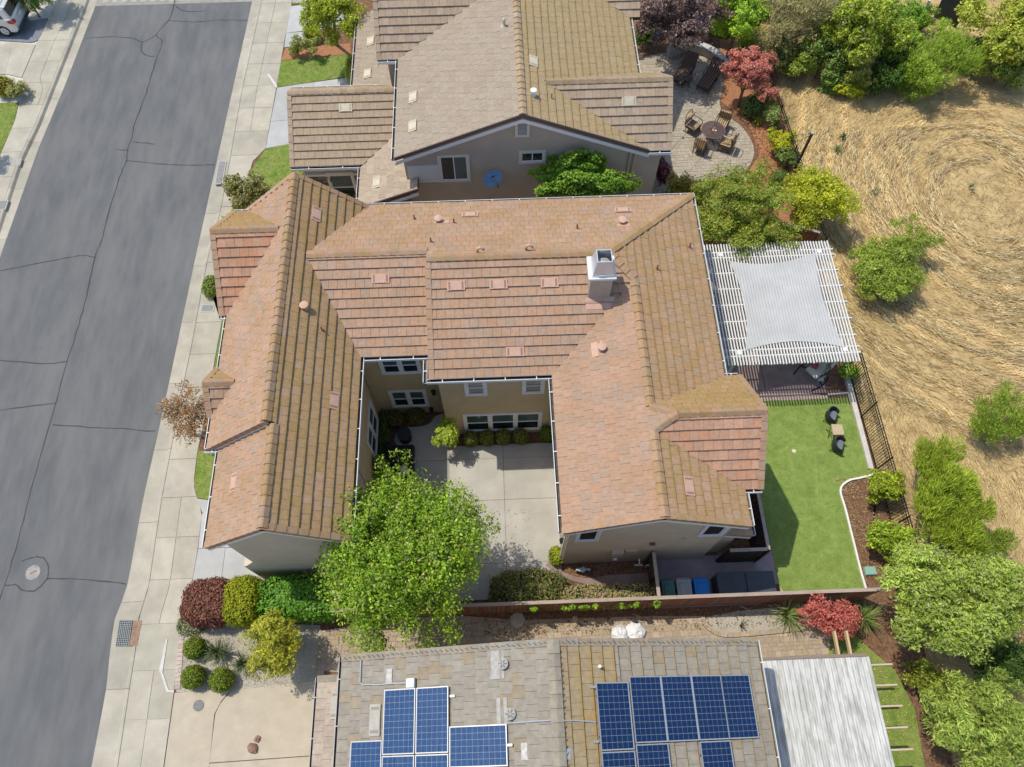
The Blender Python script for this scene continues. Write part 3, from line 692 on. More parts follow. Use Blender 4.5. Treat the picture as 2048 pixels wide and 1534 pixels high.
        # rake tiles: lapped L pieces down the gable edge
        for a, b_, side, lich in s.rake:               # a low, b high; side = outward horizontal unit vector
            d = b_ - a; n = max(1, round(d.length / TILE_E)); step = d.length / n; x = d.normalized(); y = Vector(side); z = x.cross(y)
            if z.z < 0: z = -z
            for i in range(n):
                c = lerp(random.choice(s.pal), LICH, max(0, min(1, lich + random.gauss(0, .12))) * .8); B_ = MB(); e = step * 1.05
                def pt(l, o_, h): return a + x * (step * i + l) + y * o_ + z * h
                h0, h1 = .085, .062
                vs = [pt(0, -.15, h0), pt(0, .05, h0), pt(0, .05, -.11), pt(0, .03, -.11), pt(0, -.15, h0 - .04), pt(e, -.15, h1), pt(e, .05, h1), pt(e, .05, -.13), pt(e, .03, -.13), pt(e, -.15, h1 - .04)]
                B_.add(vs, [(0, 1, 6, 5), (1, 2, 7, 6), (2, 3, 8, 7), (0, 4, 9, 5), (0, 1, 4), (1, 2, 3, 4), (5, 6, 9), (6, 7, 8, 9)], c)
                B_.build('rake_tile', s.mat, roof)
        return roof

def gutter(house, pts, zr=None, out=None, strap=1.05, w=.115):
    """pts 3D polyline along the eave edge; open white U channel with straps; out = outward 2D vector list per segment"""
    for (a, b_), o_ in zip(zip(pts[:-1], pts[1:]), out):
        a = Vector(a); b_ = Vector(b_); d = (b_ - a); L = d.length; d.normalize(); y = Vector((o_[0], o_[1], 0))
        def P3(l, o2, h): return a + d * l + y * o2 + Vector((0, 0, h))
        B_ = MB(); t_ = .012
        prof = [(.0, .02), (.0, -.10), (w, -.10), (w, .015), (w + .018, .015), (w + .018, -.115), (-.012, -.115), (-.012, .02)]
        n = len(prof); vs = [P3(0, *p) for p in prof] + [P3(L, *p) for p in prof]
        B_.add(vs, [(i, (i + 1) % n, n + (i + 1) % n, n + i) for i in range(n)] + [tuple(range(n)), tuple(range(2 * n - 1, n - 1, -1))])
        g = B_.build('gutter', m_gut, house)
        B_ = MB(); B_.add([P3(.01, .004, -.085), P3(L - .01, .004, -.085), P3(L - .01, w - .004, -.085), P3(.01, w - .004, -.085)], [(0, 1, 2, 3)]); B_.build('gutter_bed', m_gutin, g)
        k = max(1, int(L / strap))
        for i in range(k):
            l = (i + .5) * L / k; B_ = MB(); B_.box(P3(l, w / 2, .012), (.03 if abs(d.x) > .5 else w + .02, w + .02 if abs(d.x) > .5 else .03, .008)); B_.build('gutter_strap', m_gut, g)

def window(house, o, r, n, w, h, cols=1, split='v', screen=False, blind=True, trim=.11, sill=False, mt=None):
    """o lower-left 3D corner on the wall, r right unit vector, n outward normal"""
    o = Vector(o); r = Vector(r); n = Vector(n); up = Vector((0, 0, 1))
    def bx(b, x0, x1, z0, z1, d0, d1): 
        c = o + r * (x0 + x1) / 2 + up * (z0 + z1) / 2 + n * (d0 + d1) / 2
        b.box(c, (x1 - x0, d1 - d0, z1 - z0), rot=Matrix((r, n, up)).transposed())
    b = MB()
    bx(b, 0, w, 0, trim, -.04, .05); bx(b, 0, w, h - trim, h, -.04, .05); bx(b, 0, trim, trim, h - trim, -.04, .05); bx(b, w - trim, w, trim, h - trim, -.04, .05)
    cw = (w - trim) / cols
    for i in range(1, cols): bx(b, i * cw, i * cw + trim, trim, h - trim, -.04, .05)
    win = b.build('window', mt or m_trim, house)
    for i in range(cols):
        x0, x1 = i * cw + trim, (i + 1) * cw; z0, z1 = trim, h - trim; s = .04
        b = MB(); bx(b, x0, x1, z0, z0 + s, -.03, .025); bx(b, x0, x1, z1 - s, z1, -.03, .025); bx(b, x0, x0 + s, z0 + s, z1 - s, -.03, .025); bx(b, x1 - s, x1, z0 + s, z1 - s, -.03, .025)
        zm, xm = (z0 + z1) / 2, (x0 + x1) / 2
        if split == 'v': bx(b, x0 + s, x1 - s, zm - s / 2, zm + s / 2, -.03, .03)
        elif split == 'h': bx(b, xm - s / 2, xm + s / 2, z0 + s, z1 - s, -.03, .03)
        b.build('sash', m_sash, win)
        parts = [(x0 + s, x1 - s, z0 + s, zm - s / 2, 0), (x0 + s, x1 - s, zm + s / 2, z1 - s, 1)] if split == 'v' else [(x0 + s, xm - s / 2, z0 + s, z1 - s, 0), (xm + s / 2, x1 - s, z0 + s, z1 - s, 1)] if split == 'h' else [(x0 + s, x1 - s, z0 + s, z1 - s, 0)]
        for a0, a1, c0, c1, k in parts:
            b = MB(); bx(b, a0, a1, c0, c1, -.02, .004); b.build('pane', m_screen if (screen and k == 0) else (m_blind if blind and k else m_glass), win)
    return win
def downspout(house, p, z0, z1, mat=None, off=None):
    b = MB(); b.bar((p[0], p[1], z0), (p[0], p[1], z1), .07, .06)
    if off: b.bar((p[0], p[1], z1), (p[0] + off[0], p[1] + off[1], z1 + .25), .07, .06)
    return b.build('downspout', mat or m_gut, house)
def wallpoly(house, name, pts, thick, mat, n):
    """pts 3D outline on a vertical plane, extruded inwards by thick"""
    n = Vector(n); b = MB(); k = len(pts); vs = [Vector(p) for p in pts] + [Vector(p) - n * thick for p in pts]
    b.add(vs, [tuple(range(k)), tuple(range(2 * k - 1, k - 1, -1))] + [(i, k + i, k + (i + 1) % k, (i + 1) % k) for i in range(k)])
    return b.build(name, mat, house)

# ------------------------------------------------------------------ MAIN HOUSE
E0 = 5.65
H1 = thing('courtyard_house', 'two-storey tan house with pinkish tiled roofs round a courtyard', 'house', (-1, 12, 0))
rf = Roof(H1, 'roof', m_tile_r, PALR)
pw, pm = .84, .46; YS1 = 5.76
zWE = rf.plane([(-4.95, YS1), (-7.12, YS1), (-7.12, 9.05), (-7.32, 9.05), (-7.32, 18.8), (-4.95, 18.8), (-6.768, 15.52), (-4.95, 12.2)], (-4.95, 10, E0), (-pw, 0), lichen=.62, rand=.3)
zWW = rf.plane([(-9.85, 9.05), (-7.32, 9.05), (-7.32, 18.8), (-9.657, 18.8), (-7.667, 16.6), (-9.85, 14.187)], (-9.85, 10, 5.516), (pw, 0), lichen=.04)
zWS = rf.plane([(-9.45, YS1), (-7.12, YS1), (-7.12, 9.2), (-9.45, 9.2)], (-9.45, 8, 5.516), (pw, 0), lichen=.03)
zXS = rf.plane([(-10.12, 14.187), (-9.85, 14.187), (-7.667, 16.6), (-10.12, 16.6)], (-10.12, 14.187, 5.516), (0, .76), pal=[(.47, .25, .155), (.45, .27, .18), (.43, .25, .17), (.48, .28, .19)])
zXN = rf.plane([(-10.12, 16.6), (-7.667, 16.6), (-9.476, 18.6), (-10.12, 18.6)], (-10.12, 18.6, 7.35 - .76 * 2.0), (0, -.76), lichen=.85)
zM2 = rf.plane([(-4.95, 12.2), (-2.5, 12.2), (-2.5, 15.52), (-6.768, 15.52)], (-4.95, 12.2, E0), (0, pm), lichen=0.0)
zMS = rf.plane([(-2.5, 11.25), (1.7, 11.25), (4.65, 14.2), (3.8, 15.05), (-2.5, 15.05)], (-2.5, 11.25, E0), (0, pm), lichen=0.0)
zMN = rf.plane([(-4.95, 18.85), (7.6, 18.85), (3.8, 15.05), (-2.5, 15.05), (-2.5, 15.52), (-6.768, 15.52)], (0, 18.85, E0), (0, -pm), lichen=.13, rand=.2)
zME = rf.plane([(7.6, 18.85), (3.8, 15.05), (4.65, 14.2), (4.65, 9.3535), (7.6, 10.95)], (7.6, 15, E0), (-pm, 0), lichen=.45, rand=.25)
zBN = rf.plane([(5.396, 8.95), (8.17, 8.95), (8.17, 10.95), (7.6, 10.95), (4.65, 9.3535)], (8, 10.95, E0), (0, -.85), lichen=.85)
zBS = rf.plane([(5.396, 8.95), (4.65, 8.5465), (7.6, 6.95), (8.17, 6.95), (8.17, 8.95)], (8, 6.95, E0), (0, .85), pal=[(.50, .27, .17), (.47, .28, .19), (.45, .27, .19), (.52, .30, .2)])
zES = rf.plane([(4.65, 8.5465), (4.65, YS1), (7.6, YS1), (7.6, 6.95)], (7.6, 6, E0), (-pm, 0), lichen=.5, rand=.25)
zEW = rf.plane([(1.7, YS1), (4.65, YS1), (4.65, 8.5465), (5.396, 8.95), (4.65, 9.3535), (4.65, 14.2), (1.7, 11.25)], (1.7, 8, E0), (pm, 0), lichen=.0)
# little gable over the front entry
zg = lambda s: 6.29
rf.plane([(-10.0, 10.2), (-9.75, 10.2), (-8.93, 11.12), (-10.0, 11.12)], (-9.9, 10.2, 5.46), (0, .9))
rf.plane([(-10.0, 11.12), (-8.93, 11.12), (-9.75, 12.04), (-10.0, 12.04)], (-9.9, 12.04, 5.46), (0, -.9), lichen=.8)
# low roof on the east side
zLE = rf.plane([(7.35, 6.05), (8.42, 6.05), (8.42, 7.6), (7.35, 7.6)], (8.42, 6.5, 3.15), (-.42, 0), lichen=.05, pal=[(.36, .22, .18), (.33, .22, .19), (.30, .21, .19)])  # darker, purpler tiles: shade put into this palette
z_ = lambda f, x, y: (x, y, f(x, y))
C_ = rf.caps
C_(z_(zWE, -7.32, 9.05), z_(zWE, -7.32, 18.8), pitch=pw, w=.15, lich=.5); C_(z_(zWE, -7.12, YS1), z_(zWE, -7.12, 9.0), pitch=pw, w=.15, lich=.5)
C_(z_(zXS, -10.12, 16.6), (-7.75, 16.6, 7.35), pitch=.76); C_((-6.70, 15.52, zM2(0, 15.52)), (-2.5, 15.52, zM2(0, 15.52)), lich=.25)
C_((-2.5, 15.05, 7.398), (3.8, 15.05, 7.398), lich=.45); C_((7.6, 18.85, E0), (3.8, 15.05, 7.398), pitch=.33, lich=.75)
C_((4.65, 14.2, 7.007), (3.8, 15.05, 7.398), pitch=.33, lich=.5); C_((4.65, 9.35, 7.007), (4.65, 14.2, 7.007), lich=.55); C_((4.65, YS1, 7.007), (4.65, 8.5465, 7.007), lich=.45)
C_((4.65, 9.3535, 7.007), (5.396, 8.95, 7.35), pitch=.6, lich=.35); C_((4.65, 8.5465, 7.007), (5.396, 8.95, 7.35), pitch=.6, lich=.1); C_((5.396, 8.95, 7.35), (8.17, 8.95, 7.35), pitch=.85, lich=.35)
C_((-10.0, 11.12, 6.29), (-8.98, 11.12, 6.29), pitch=.9, lich=.1)
RK = rf.rake
RK += [(Vector(z_(zWE, -4.95, YS1)), Vector(z_(zWE, -7.12, YS1)), (0, -1, 0), .55), (Vector(z_(zWS, -9.45, YS1)), Vector(z_(zWS, -7.12, YS1)), (0, -1, 0), .05),
       (Vector(z_(zWE, -4.95, 18.8)), Vector(z_(zWE, -7.32, 18.8)), (0, 1, 0), .5), (Vector(z_(zWW, -9.7, 18.8)), Vector(z_(zWW, -7.32, 18.8)), (0, 1, 0), .05),
       (Vector(z_(zWW, -9.85, 9.05)), Vector(z_(zWW, -7.32, 9.05)), (0, -1, 0), .05), (Vector(z_(zXS, -10.12, 14.187)), Vector(z_(zXS, -10.12, 16.6)), (-1, 0, 0), .05), (Vector(z_(zXN, -10.12, 18.6)), Vector(z_(zXN, -10.12, 16.6)), (-1, 0, 0), .6),
       (Vector((-2.5, 11.25, E0)), Vector((-2.5, 15.05, 7.398)), (-1, 0, 0), .05), (Vector((8.17, 6.95, E0)), Vector((8.17, 8.95, 7.35)), (1, 0, 0), .05), (Vector((8.17, 10.95, E0)), Vector((8.17, 8.95, 7.35)), (1, 0, 0), .5),
       (Vector(z_(zEW, 1.7, YS1)), Vector(z_(zEW, 4.65, YS1)), (0, -1, 0), .25), (Vector(z_(zES, 7.6, YS1)), Vector(z_(zES, 4.65, YS1)), (0, -1, 0), .5), (Vector((-10.0, 10.2, 5.46)), Vector((-10.0, 11.12, 6.29)), (-1, 0, 0), .1), (Vector((-10.0, 12.04, 5.46)), Vector((-10.0, 11.12, 6.29)), (-1, 0, 0), .6),
       (Vector((8.42, 6.05, 3.15)), Vector((7.4, 6.05, 3.57)), (0, -1, 0), .0)]
roof1 = rf.finish()
# gutters
ge = E0 + .01
gutter(H1, [(-4.95, YS1, ge), (-4.95, 12.2, ge)], out=[(1, 0)]); gutter(H1, [(-4.83, 12.2, ge), (-2.52, 12.2, ge)], out=[(0, -1)])
gutter(H1, [(-2.62, 11.25, ge), (1.7, 11.25, ge)], out=[(0, -1)]); gutter(H1, [(-2.62, 11.15, ge), (-2.62, 12.0, ge)], out=[(-1, 0)])
gutter(H1, [(1.7, 11.15, ge), (1.7, YS1, ge)], out=[(-1, 0)])
gutter(H1, [(-4.9, 18.85, ge), (7.72, 18.85, ge)], out=[(0, 1)]); gutter(H1, [(7.6, 18.95, ge), (7.6, 11.0, ge)], out=[(1, 0)]); gutter(H1, [(7.62, 10.95, ge), (8.1, 10.95, ge)], out=[(0, 1)])
gutter(H1, [(7.62, 6.95, ge), (8.17, 6.95, ge)], out=[(0, -1)]); gutter(H1, [(7.6, 6.84, ge), (7.6, YS1, ge)], out=[(1, 0)])
gutter(H1, [(-9.85, 9.05, 5.52), (-9.85, 10.2, 5.52)], out=[(-1, 0)]); gutter(H1, [(-9.85, 12.04, 5.52), (-9.85, 14.15, 5.52)], out=[(-1, 0)]); gutter(H1, [(-9.45, YS1, 5.52), (-9.45, 9.0, 5.52)], out=[(-1, 0)])
gutter(H1, [(-9.97, 9.05, 5.52), (-9.45, 9.05, 5.52)], out=[(0, -1)]); gutter(H1, [(-10.1, 14.187, 5.52), (-9.85, 14.187, 5.52)], out=[(0, -1)])
gutter(H1, [(-10.1, 18.6, 5.84), (-9.5, 18.6, 5.84)], out=[(0, 1)]); gutter(H1, [(8.42, 6.05, 3.16), (8.42, 7.6, 3.16)], out=[(1, 0)])
# fascia boards under the gables
def rakeboard(house, a, b_, n, h=.2, mat=None):
    a = Vector(a); b_ = Vector(b_); n = Vector(n)
    wallpoly(house, 'fascia', [a + Vector((0, 0, -.125)) + n * .042, b_ + Vector((0, 0, -.125)) + n * .042, b_ + Vector((0, 0, -.125 - h)) + n * .042, a + Vector((0, 0, -.125 - h)) + n * .042], .03, mat or m_fasc, n)
for a, b_, side, l in RK: rakeboard(H1, a, b_, side)
# walls -------------------------------------------------------------
def prismwall(house, poly, z0, ztop, mat, name='wall'):
    b = MB(); b.prism(poly, z0, ztop); return b.build(name, mat, house)
top = .14
prismwall(H1, [(-9.5, 9.25), (-7.32, 9.25), (-7.32, 18.5), (-9.5, 18.5)], 0, lambda x, y: zWW(x, y) - top, m_stuc_y)
prismwall(H1, [(-7.32, 8.7), (-5.2, 8.7), (-5.2, 18.5), (-7.32, 18.5)], 0, lambda x, y: zWE(x, y) - top, m_stuc_y)
prismwall(H1, [(-9.85, 14.45), (-8.2, 14.45), (-8.2, 16.6), (-9.85, 16.6)], 0, lambda x, y: zXS(x, y) - top, m_stuc_y)
prismwall(H1, [(-9.85, 16.6), (-8.2, 16.6), (-8.2, 18.4), (-9.85, 18.4)], 0, lambda x, y: zXN(x, y) - top, m_stuc_y)
prismwall(H1, [(-5.2, 12.5), (-2.3, 12.5), (-2.3, 15.4), (-5.2, 15.4)], 0, lambda x, y: zM2(x, y) - top, m_stuc_y)
prismwall(H1, [(-2.3, 11.45), (1.99, 11.45), (3.8, 13.2), (3.8, 15.0), (-2.3, 15.0)], 0, lambda x, y: min(zMS(x, y), 7.3) - top, m_stuc_y)
prismwall(H1, [(-5.2, 15.4), (3.8, 15.0), (3.8, 15.05), (7.3, 18.5), (-5.2, 18.5)], 0, lambda x, y: min(zMN(x, y), 7.2) - top, m_stuc_e)
prismwall(H1, [(4.65, 5.98), (7.35, 5.98), (7.35, 18.4), (4.65, 15.8)], 0, lambda x, y: zME(x, y) - top, m_stuc_e)
prismwall(H1, [(1.99, 5.98), (4.65, 5.98), (4.65, 14.1), (1.99, 11.45)], 0, lambda x, y: zEW(x, y) - top, m_stuc_e)
prismwall(H1, [(7.3, 7.15), (7.95, 7.15), (7.95, 8.95), (7.3, 8.95)], 0, lambda x, y: zBS(x, y) - top, m_stuc_e); prismwall(H1, [(7.3, 8.95), (7.95, 8.95), (7.95, 10.75), (7.3, 10.75)], 0, lambda x, y: zBN(x, y) - top, m_stuc_e)
prismwall(H1, [(7.3, 6.2), (8.1, 6.2), (8.1, 7.2), (7.3, 7.2)], 0, 3.1, m_stuc_e)
prismwall(H1, [(-9.9, 10.4), (-9.4, 10.4), (-9.4, 11.85), (-9.9, 11.85)], 0, 5.4, m_stuc_y)
# drive-through bay at the south end: upper wall block, ledge, arches
prismwall(H1, [(-8.95, 5.9), (-7.12, 5.9), (-7.12, 9.3), (-8.95, 9.3)], 2.6, lambda x, y: zWS(x, y) - top, m_stuc_e)
prismwall(H1, [(-7.12, 5.9), (-5.2, 5.9), (-5.2, 8.75), (-7.12, 8.75)], 2.6, lambda x, y: zWE(x, y) - top, m_stuc_e)
def archwall(name, a, b_, n, z1, x0, x1, zs, rise, mat, thick=.3):
    """wall strip from a to b (ground) up to z1 with an arched opening between distances x0,x1"""
    a = Vector(a); b_ = Vector(b_); d = (b_ - a); L = d.length; d.normalize()
    ar = [(x0, 0)] + [(x0 + (x1 - x0) * i / 12, zs + rise * math.sin(math.pi * i / 12)) for i in range(13)] + [(x1, 0)]
    pts = [(0, 0), *ar, (L, 0), (L, z1), (0, z1)]
    # split into convex strips so the opening stays open
    b = MB(); n = Vector(n)
    def pr(pp):
        vs = [a + d * p[0] + Vector((0, 0, p[1])) for p in pp]; k = len(vs); vs += [v - n * thick for v in vs]
        b.add(vs, [tuple(range(k)), tuple(range(2 * k - 1, k - 1, -1))] + [(i, k + i, k + (i + 1) % k, (i + 1) % k) for i in range(k)])
    pr([(0, 0), (x0, 0), (x0, z1), (0, z1)]); pr([(x1, 0), (L, 0), (L, z1), (x1, z1)])
    for i in range(12): pr([ar[i + 1], ar[i + 2], (ar[i + 2][0], z1), (ar[i + 1][0], z1)])
    return b.build(name, mat, H1)
archwall('wall', (-9.45, 5.9, 0), (-5.2, 5.9, 0), (0, -1, 0), 2.02, 1.7, 3.95, .75, .8, m_stuc_e)
wallpoly(H1, 'wall', [(-8.95, 5.9, 2.0), (-5.2, 5.9, 2.0), (-5.2, 5.9, 2.62), (-8.95, 5.9, 2.62)], .3, m_stuc_e, (0, -1, 0))
archwall('wall', (-5.203, 6.203, 0), (-5.203, 8.697, 0), (1, 0, 0), 2.597, .2, 2.3, 1.6, .6, m_stuc_y)
archwall('wall', (-9.447, 9.25, 0), (-9.447, 6.203, 0), (-1, 0, 0), 1.9, .3, 2.8, 1.3, .5, m_stuc_e)
b = MB(); b.add([(-9.45, 5.902, 1.9), (-9.45, 9.25, 1.9), (-8.94, 9.25, 2.62), (-8.94, 5.902, 2.62)], [(0, 3, 2, 1)]); b.add([(-9.45, 5.903, 1.9), (-8.94, 5.903, 2.62), (-8.94, 5.903, 1.9)], [(0, 1, 2)]); b.build('sloped_ledge', M('sunlit_stucco', (.55, .48, .36), (.60, .53, .41), 2, .9), H1)  # ledge stucco a touch paler: sunlight put into its colour
# windows
Xv, Yv, Zv = Vector((1, 0, 0)), Vector((0, 1, 0)), Vector((0, 0, 1))
yw = 11.45
window(H1, (-1.62, yw, .35), Xv, -Yv, 3.12, 1.75, 3); window(H1, (-1.40, yw, 3.85), Xv, -Yv, .82, 1.3, 1); window(H1, (.68, yw, 3.85), Xv, -Yv, .82, 1.3, 1)
window(H1, (-4.55, 12.5, .72), Xv, -Yv, 1.5, 1.55, 2); window(H1, (-4.50, 12.5, 3.75), Xv, -Yv, 1.5, 1.35, 2)
window(H1, (-5.2, 10.2, .55), Yv, Xv, 1.85, 2.0, 2); window(H1, (-5.2, 10.35, 3.9), Yv, Xv, 1.1, 1.3, 1); window(H1, (-5.2, 6.95, 3.9), Yv, Xv, .9, 1.3, 1)
ys1 = 5.98
window(H1, (2.22, ys1, 3.62), Xv, -Yv, .82, 1.55, 1, split=None, screen=True, blind=False, mt=M('trim_blue_grey', (.62, .66, .72), rough=.6)); window(H1, (6.36, ys1, 3.68), Xv, -Yv, .86, 1.5, 1, split=None, screen=True, blind=False, mt=MATS['trim_blue_grey'])
window(H1, (7.35, 14.2, 3.6), -Yv, Xv, 1.5, 1.4, 2); window(H1, (7.35, 17.0, .3), -Yv, Xv, 2.6, 2.1, 3)
# entry door in the shaded corner, porch light
b = MB(); b.box((-2.33, 11.98, 1.05), (.05, .8, 2.1)); d = b.build('door', M('dark_door', (.06, .04, .035), rough=.5), H1)
b = MB(); b.lathe((-2.4, 11.7, 1.0), [(.03, -.03), (.035, 0), (.02, .03)], 8); b.build('handle', M('brass', (.5, .38, .2), rough=.3, metallic=1), d)
def sconce(p, n):
    b = MB(); b.box(Vector(p) + Vector(n) * .08, (.14, .14, .24), top=.7); b.lathe(Vector(p) + Vector(n) * .08 + Vector((0, 0, .12)), [(.10, 0), (.02, .07)], 10); b.build('wall_lamp', M('black_metal', (.018, .018, .02), rough=.5), H1)
sconce((-2.75, 12.5, 2.1), (0, -1, 0)); sconce((1.99, 6.35, 2.1), (-1, 0, 0)); sconce((-3.0, 12.5, .4), (0, -1, 0))
for p, z0, z1 in (((-5.13, 12.42), .1, 5.4), ((1.82, 11.38), .1, 5.4), ((1.93, 6.1), .1, 5.35)): downspout(H1, p, z0, z1, M('tan_downspout', (.50, .40, .26), rough=.6) if p[1] > 7 else m_gut)
# meter boxes and pipes on the south wall
m_meter = M('beige_metal', (.50, .42, .32), rough=.5); m_pipe = M('pale_blue_metal', (.42, .52, .56), (.30, .38, .42), 9, .5)
b = MB(); b.box((3.92, 5.93, 1.65), (.42, .16, .62)); mb_ = b.build('meter_box', m_meter, H1); b = MB(); b.lathe((3.86, 5.80, 1.45), [(.09, 0), (.09, .05), (.05, .08)], 14, rot=Matrix.Rotation(R(90), 3, 'X')); b.build('meter_glass', M('meter_glass', (.45, .50, .53), rough=.15), mb_)
b = MB(); b.box((4.42, 5.96, 1.75), (.44, .08, .42)); b.build('cable_box', m_meter, H1)
b = MB(); b.box((5.0, 5.96, 2.9), (.18, .14, .14)); b.build('wall_vent', M('rust_vent', (.20, .09, .07), rough=.7), H1)
b = MB(); b.box((6.0, 5.96, 3.4), (.14, .1, .1)); b.build('wall_vent', m_meter, H1)
b = MB(); b.tube([(4.85, 5.9, .75), (4.85, 5.72, .75), (4.85, 5.72, .25)], .025); b.tube([(4.7, 5.72, .5), (5.0, 5.72, .5)], .03); b.tube([(5.15, 5.7, .2), (5.15, 5.7, .5), (5.45, 5.7, .5), (5.45, 5.7, .2)], .022); b.build('water_pipe', m_trim, H1)
# ------------------------------------------------------------------ things on the main roof
m_pink = M('pink_vent_paint', (.50, .315, .235), (.56, .37, .285), 7, .7)
m_copperpipe = M('rusty_pipe', (.22, .10, .07), (.34, .18, .13), 9, .7)
def planebasis(zf, p):
    e = .01; gx = (zf(p.x + e, p.y) - zf(p.x - e, p.y)) / (2 * e); gy = (zf(p.x, p.y + e) - zf(p.x, p.y - e)) / (2 * e)
    n = Vector((-gx, -gy, 1)).normalized(); up = Vector((gx, gy, gx * gx + gy * gy)).normalized(); u = up.cross(n)
    return u, up, n
def canvent(roof, px, py, zf, mat=None, r=.13, h=.28, flash=True):
    mat = mat or m_pink; p = on(px, py, lambda x, y: zf(x, y) + .07); u, up, n = planebasis(zf, p)
    b = MB(); b.lathe(p + Vector((0, 0, -.08)), [(r * .8, 0), (r * .8, h * .75), (r * 1.12, h * .78), (r * 1.15, h * .95), (r * .7, h), (.01, h + .01)], 18); v = b.build('roof_vent', mat, roof, smooth=False)
    return v
def flashplate(roof, px, py, zf, w, l, mat, h=.062, name='flashing', du=0.0):
    p = on(px, py, lambda x, y: zf(x, y) + h); u, up, n = planebasis(zf, p); p = p + u * du
    b = MB(); b.box(p, (w, l, .012), rot=Matrix((u, up, n)).transposed()); return b.build(name, mat, roof)
def pipevent(roof, px, py, zf, h=.26):
    p = on(px, py, lambda x, y: zf(x, y) + .06); b = MB(); b.tube([p + Vector((0, 0, -.1)), p + Vector((0, 0, h))], .028, 8); b.lathe(p + Vector((0, 0, -.03)), [(.085, 0), (.045, .07)], 10); return b.build('vent_pipe', m_copperpipe, roof)
def gooseneck(roof, px, py, zf):
    p = on(px, py, lambda x, y: zf(x, y) + .06); b = MB()
    b.tube([p + Vector((0, 0, -.1)), p + Vector((0, 0, .16)), p + Vector((.03, 0, .24)), p + Vector((.11, 0, .28)), p + Vector((.19, 0, .24)), p + Vector((.22, 0, .15))], .05, 10); return b.build('gooseneck_vent', m_pink, roof)
def tilevent(roof, px, py, zf, mat, w=.62, l=.33, name='vent_tile'):
    """low vent the size of two tiles with two louvre slots"""
    p = on(px, py, lambda x, y: zf(x, y) + .07); u, up, n = planebasis(zf, p); rm = Matrix((u, up, n)).transposed()
    b = MB(); b.box(p + n * .005, (w, l, .035), rot=rm); b.box(p + n * .022, (w * .62, l * .96, .02), rot=rm); v = b.build(name, mat, roof)
    for s in (-1, 1):
        b = MB(); b.box(p + u * s * w * .37 + n * .0245, (w * .09, l * .78, .006), rot=rm); b.build('louvre', M('louvre_' + mat.name, tuple(c * .45 for c in mat.node_tree.nodes['Principled BSDF'].inputs['Base Color'].default_value[:3]) if not mat.node_tree.nodes['Principled BSDF'].inputs['Base Color'].is_linked else {'pink_vent_paint': (.3, .17, .13), 'cream_vent_paint': (.40, .35, .26)}.get(mat.name, (.26, .25, .22)), rough=.8), v)
    return v
for px, py, f in ((610, 615, zWE), (877, 442, zMN), (1244, 445, zMN), (1203, 698, zEW)): canvent(H1, px, py, f)
flashplate(H1, 884, 441, zMN, .55, .4, m_pink); flashplate(H1, 1246, 447, zMN, .45, .4, m_pink); flashplate(H1, 1194, 698, zEW, .55, .4, m_pink)
for px, py, f in ((829, 438, zMN), (908, 446, zMN), (862, 484, zMN), (1154, 457, zMN), (645, 661, zWE), (1379, 494, zME), (1314, 538, zME)): pipevent(H1, px, py, f)
for px, py in ((955, 505), (1052, 500)): gooseneck(H1, px, py, zMN)
for px, py, f in ((940, 429, zMN), (1246, 420, zMN), (761, 557, zM2), (912, 571, zMS), (997, 568, zMS), (1099, 565, zMS), (1030, 703, zMS), (633, 428, zWE), (668, 801, zWE), (468, 965, zWS), (1378, 972, zES)): tilevent(H1, px, py, f, m_pink)
# chimney ------------------------------------------------------------
ch = bpy.data.objects.new('chimney', None); ch.location = (3.4, 14.0, 6.8); link(ch, H1)
m_chs = M('chimney_stucco', (.40, .335, .275), (.46, .39, .32), 3, .9, .3, 90); m_sm = M('galvanised_shroud', (.60, .64, .70), (.68, .71, .76), 5, .35, metallic=.55)
b = MB(); b.box((3.405, 14.0, 7.15), (.75, .75, 1.5)); b.build('stack', m_chs, ch)
b = MB(); b.box((3.405, 14.0, 7.93), (.86, .86, .06)); b.box((3.405, 14.0, 8.0), (.92, .92, .09)); b.build('cap', m_fasc, ch)
def shroud():
    b = MB(); z0, z1 = 8.05, 8.72; w0, w1 = .37, .25
    c = (3.43, 13.99); t_ = .03
    def ring(w, z): return [(c[0] - w, c[1] - w, z), (c[0] + w, c[1] - w, z), (c[0] + w, c[1] + w, z), (c[0] - w, c[1] + w, z)]
    vs = ring(w0, z0) + ring(w1, z1) + ring(w1 - t_, z1) + ring(w0 - t_, z0)
    fs = []
    for i in range(4):
        j = (i + 1) % 4; fs += [(i, j, 4 + j, 4 + i), (4 + i, 4 + j, 8 + j, 8 + i), (8 + i, 8 + j, 12 + j, 12 + i)]
    b.add(vs, fs); return b
shroud().build('shroud', m_sm, ch)
b = MB(); b.lathe((3.45, 13.97, 8.05), [(.13, 0), (.13, .28), (.19, .3), (.19, .34), (.02, .38)], 18); b.build('flue', M('flue_metal', (.62, .60, .56), rough=.35, metallic=.6), ch)
b = MB(); b.box((3.38, 13.605, 8.12), (.22, .015, .1)); b.build('weep_slot', M('pale_metal', (.7, .7, .68), rough=.4), ch)
flashplate(H1, 1200, 606, zMS, 1.0, .42, m_pink, .064)
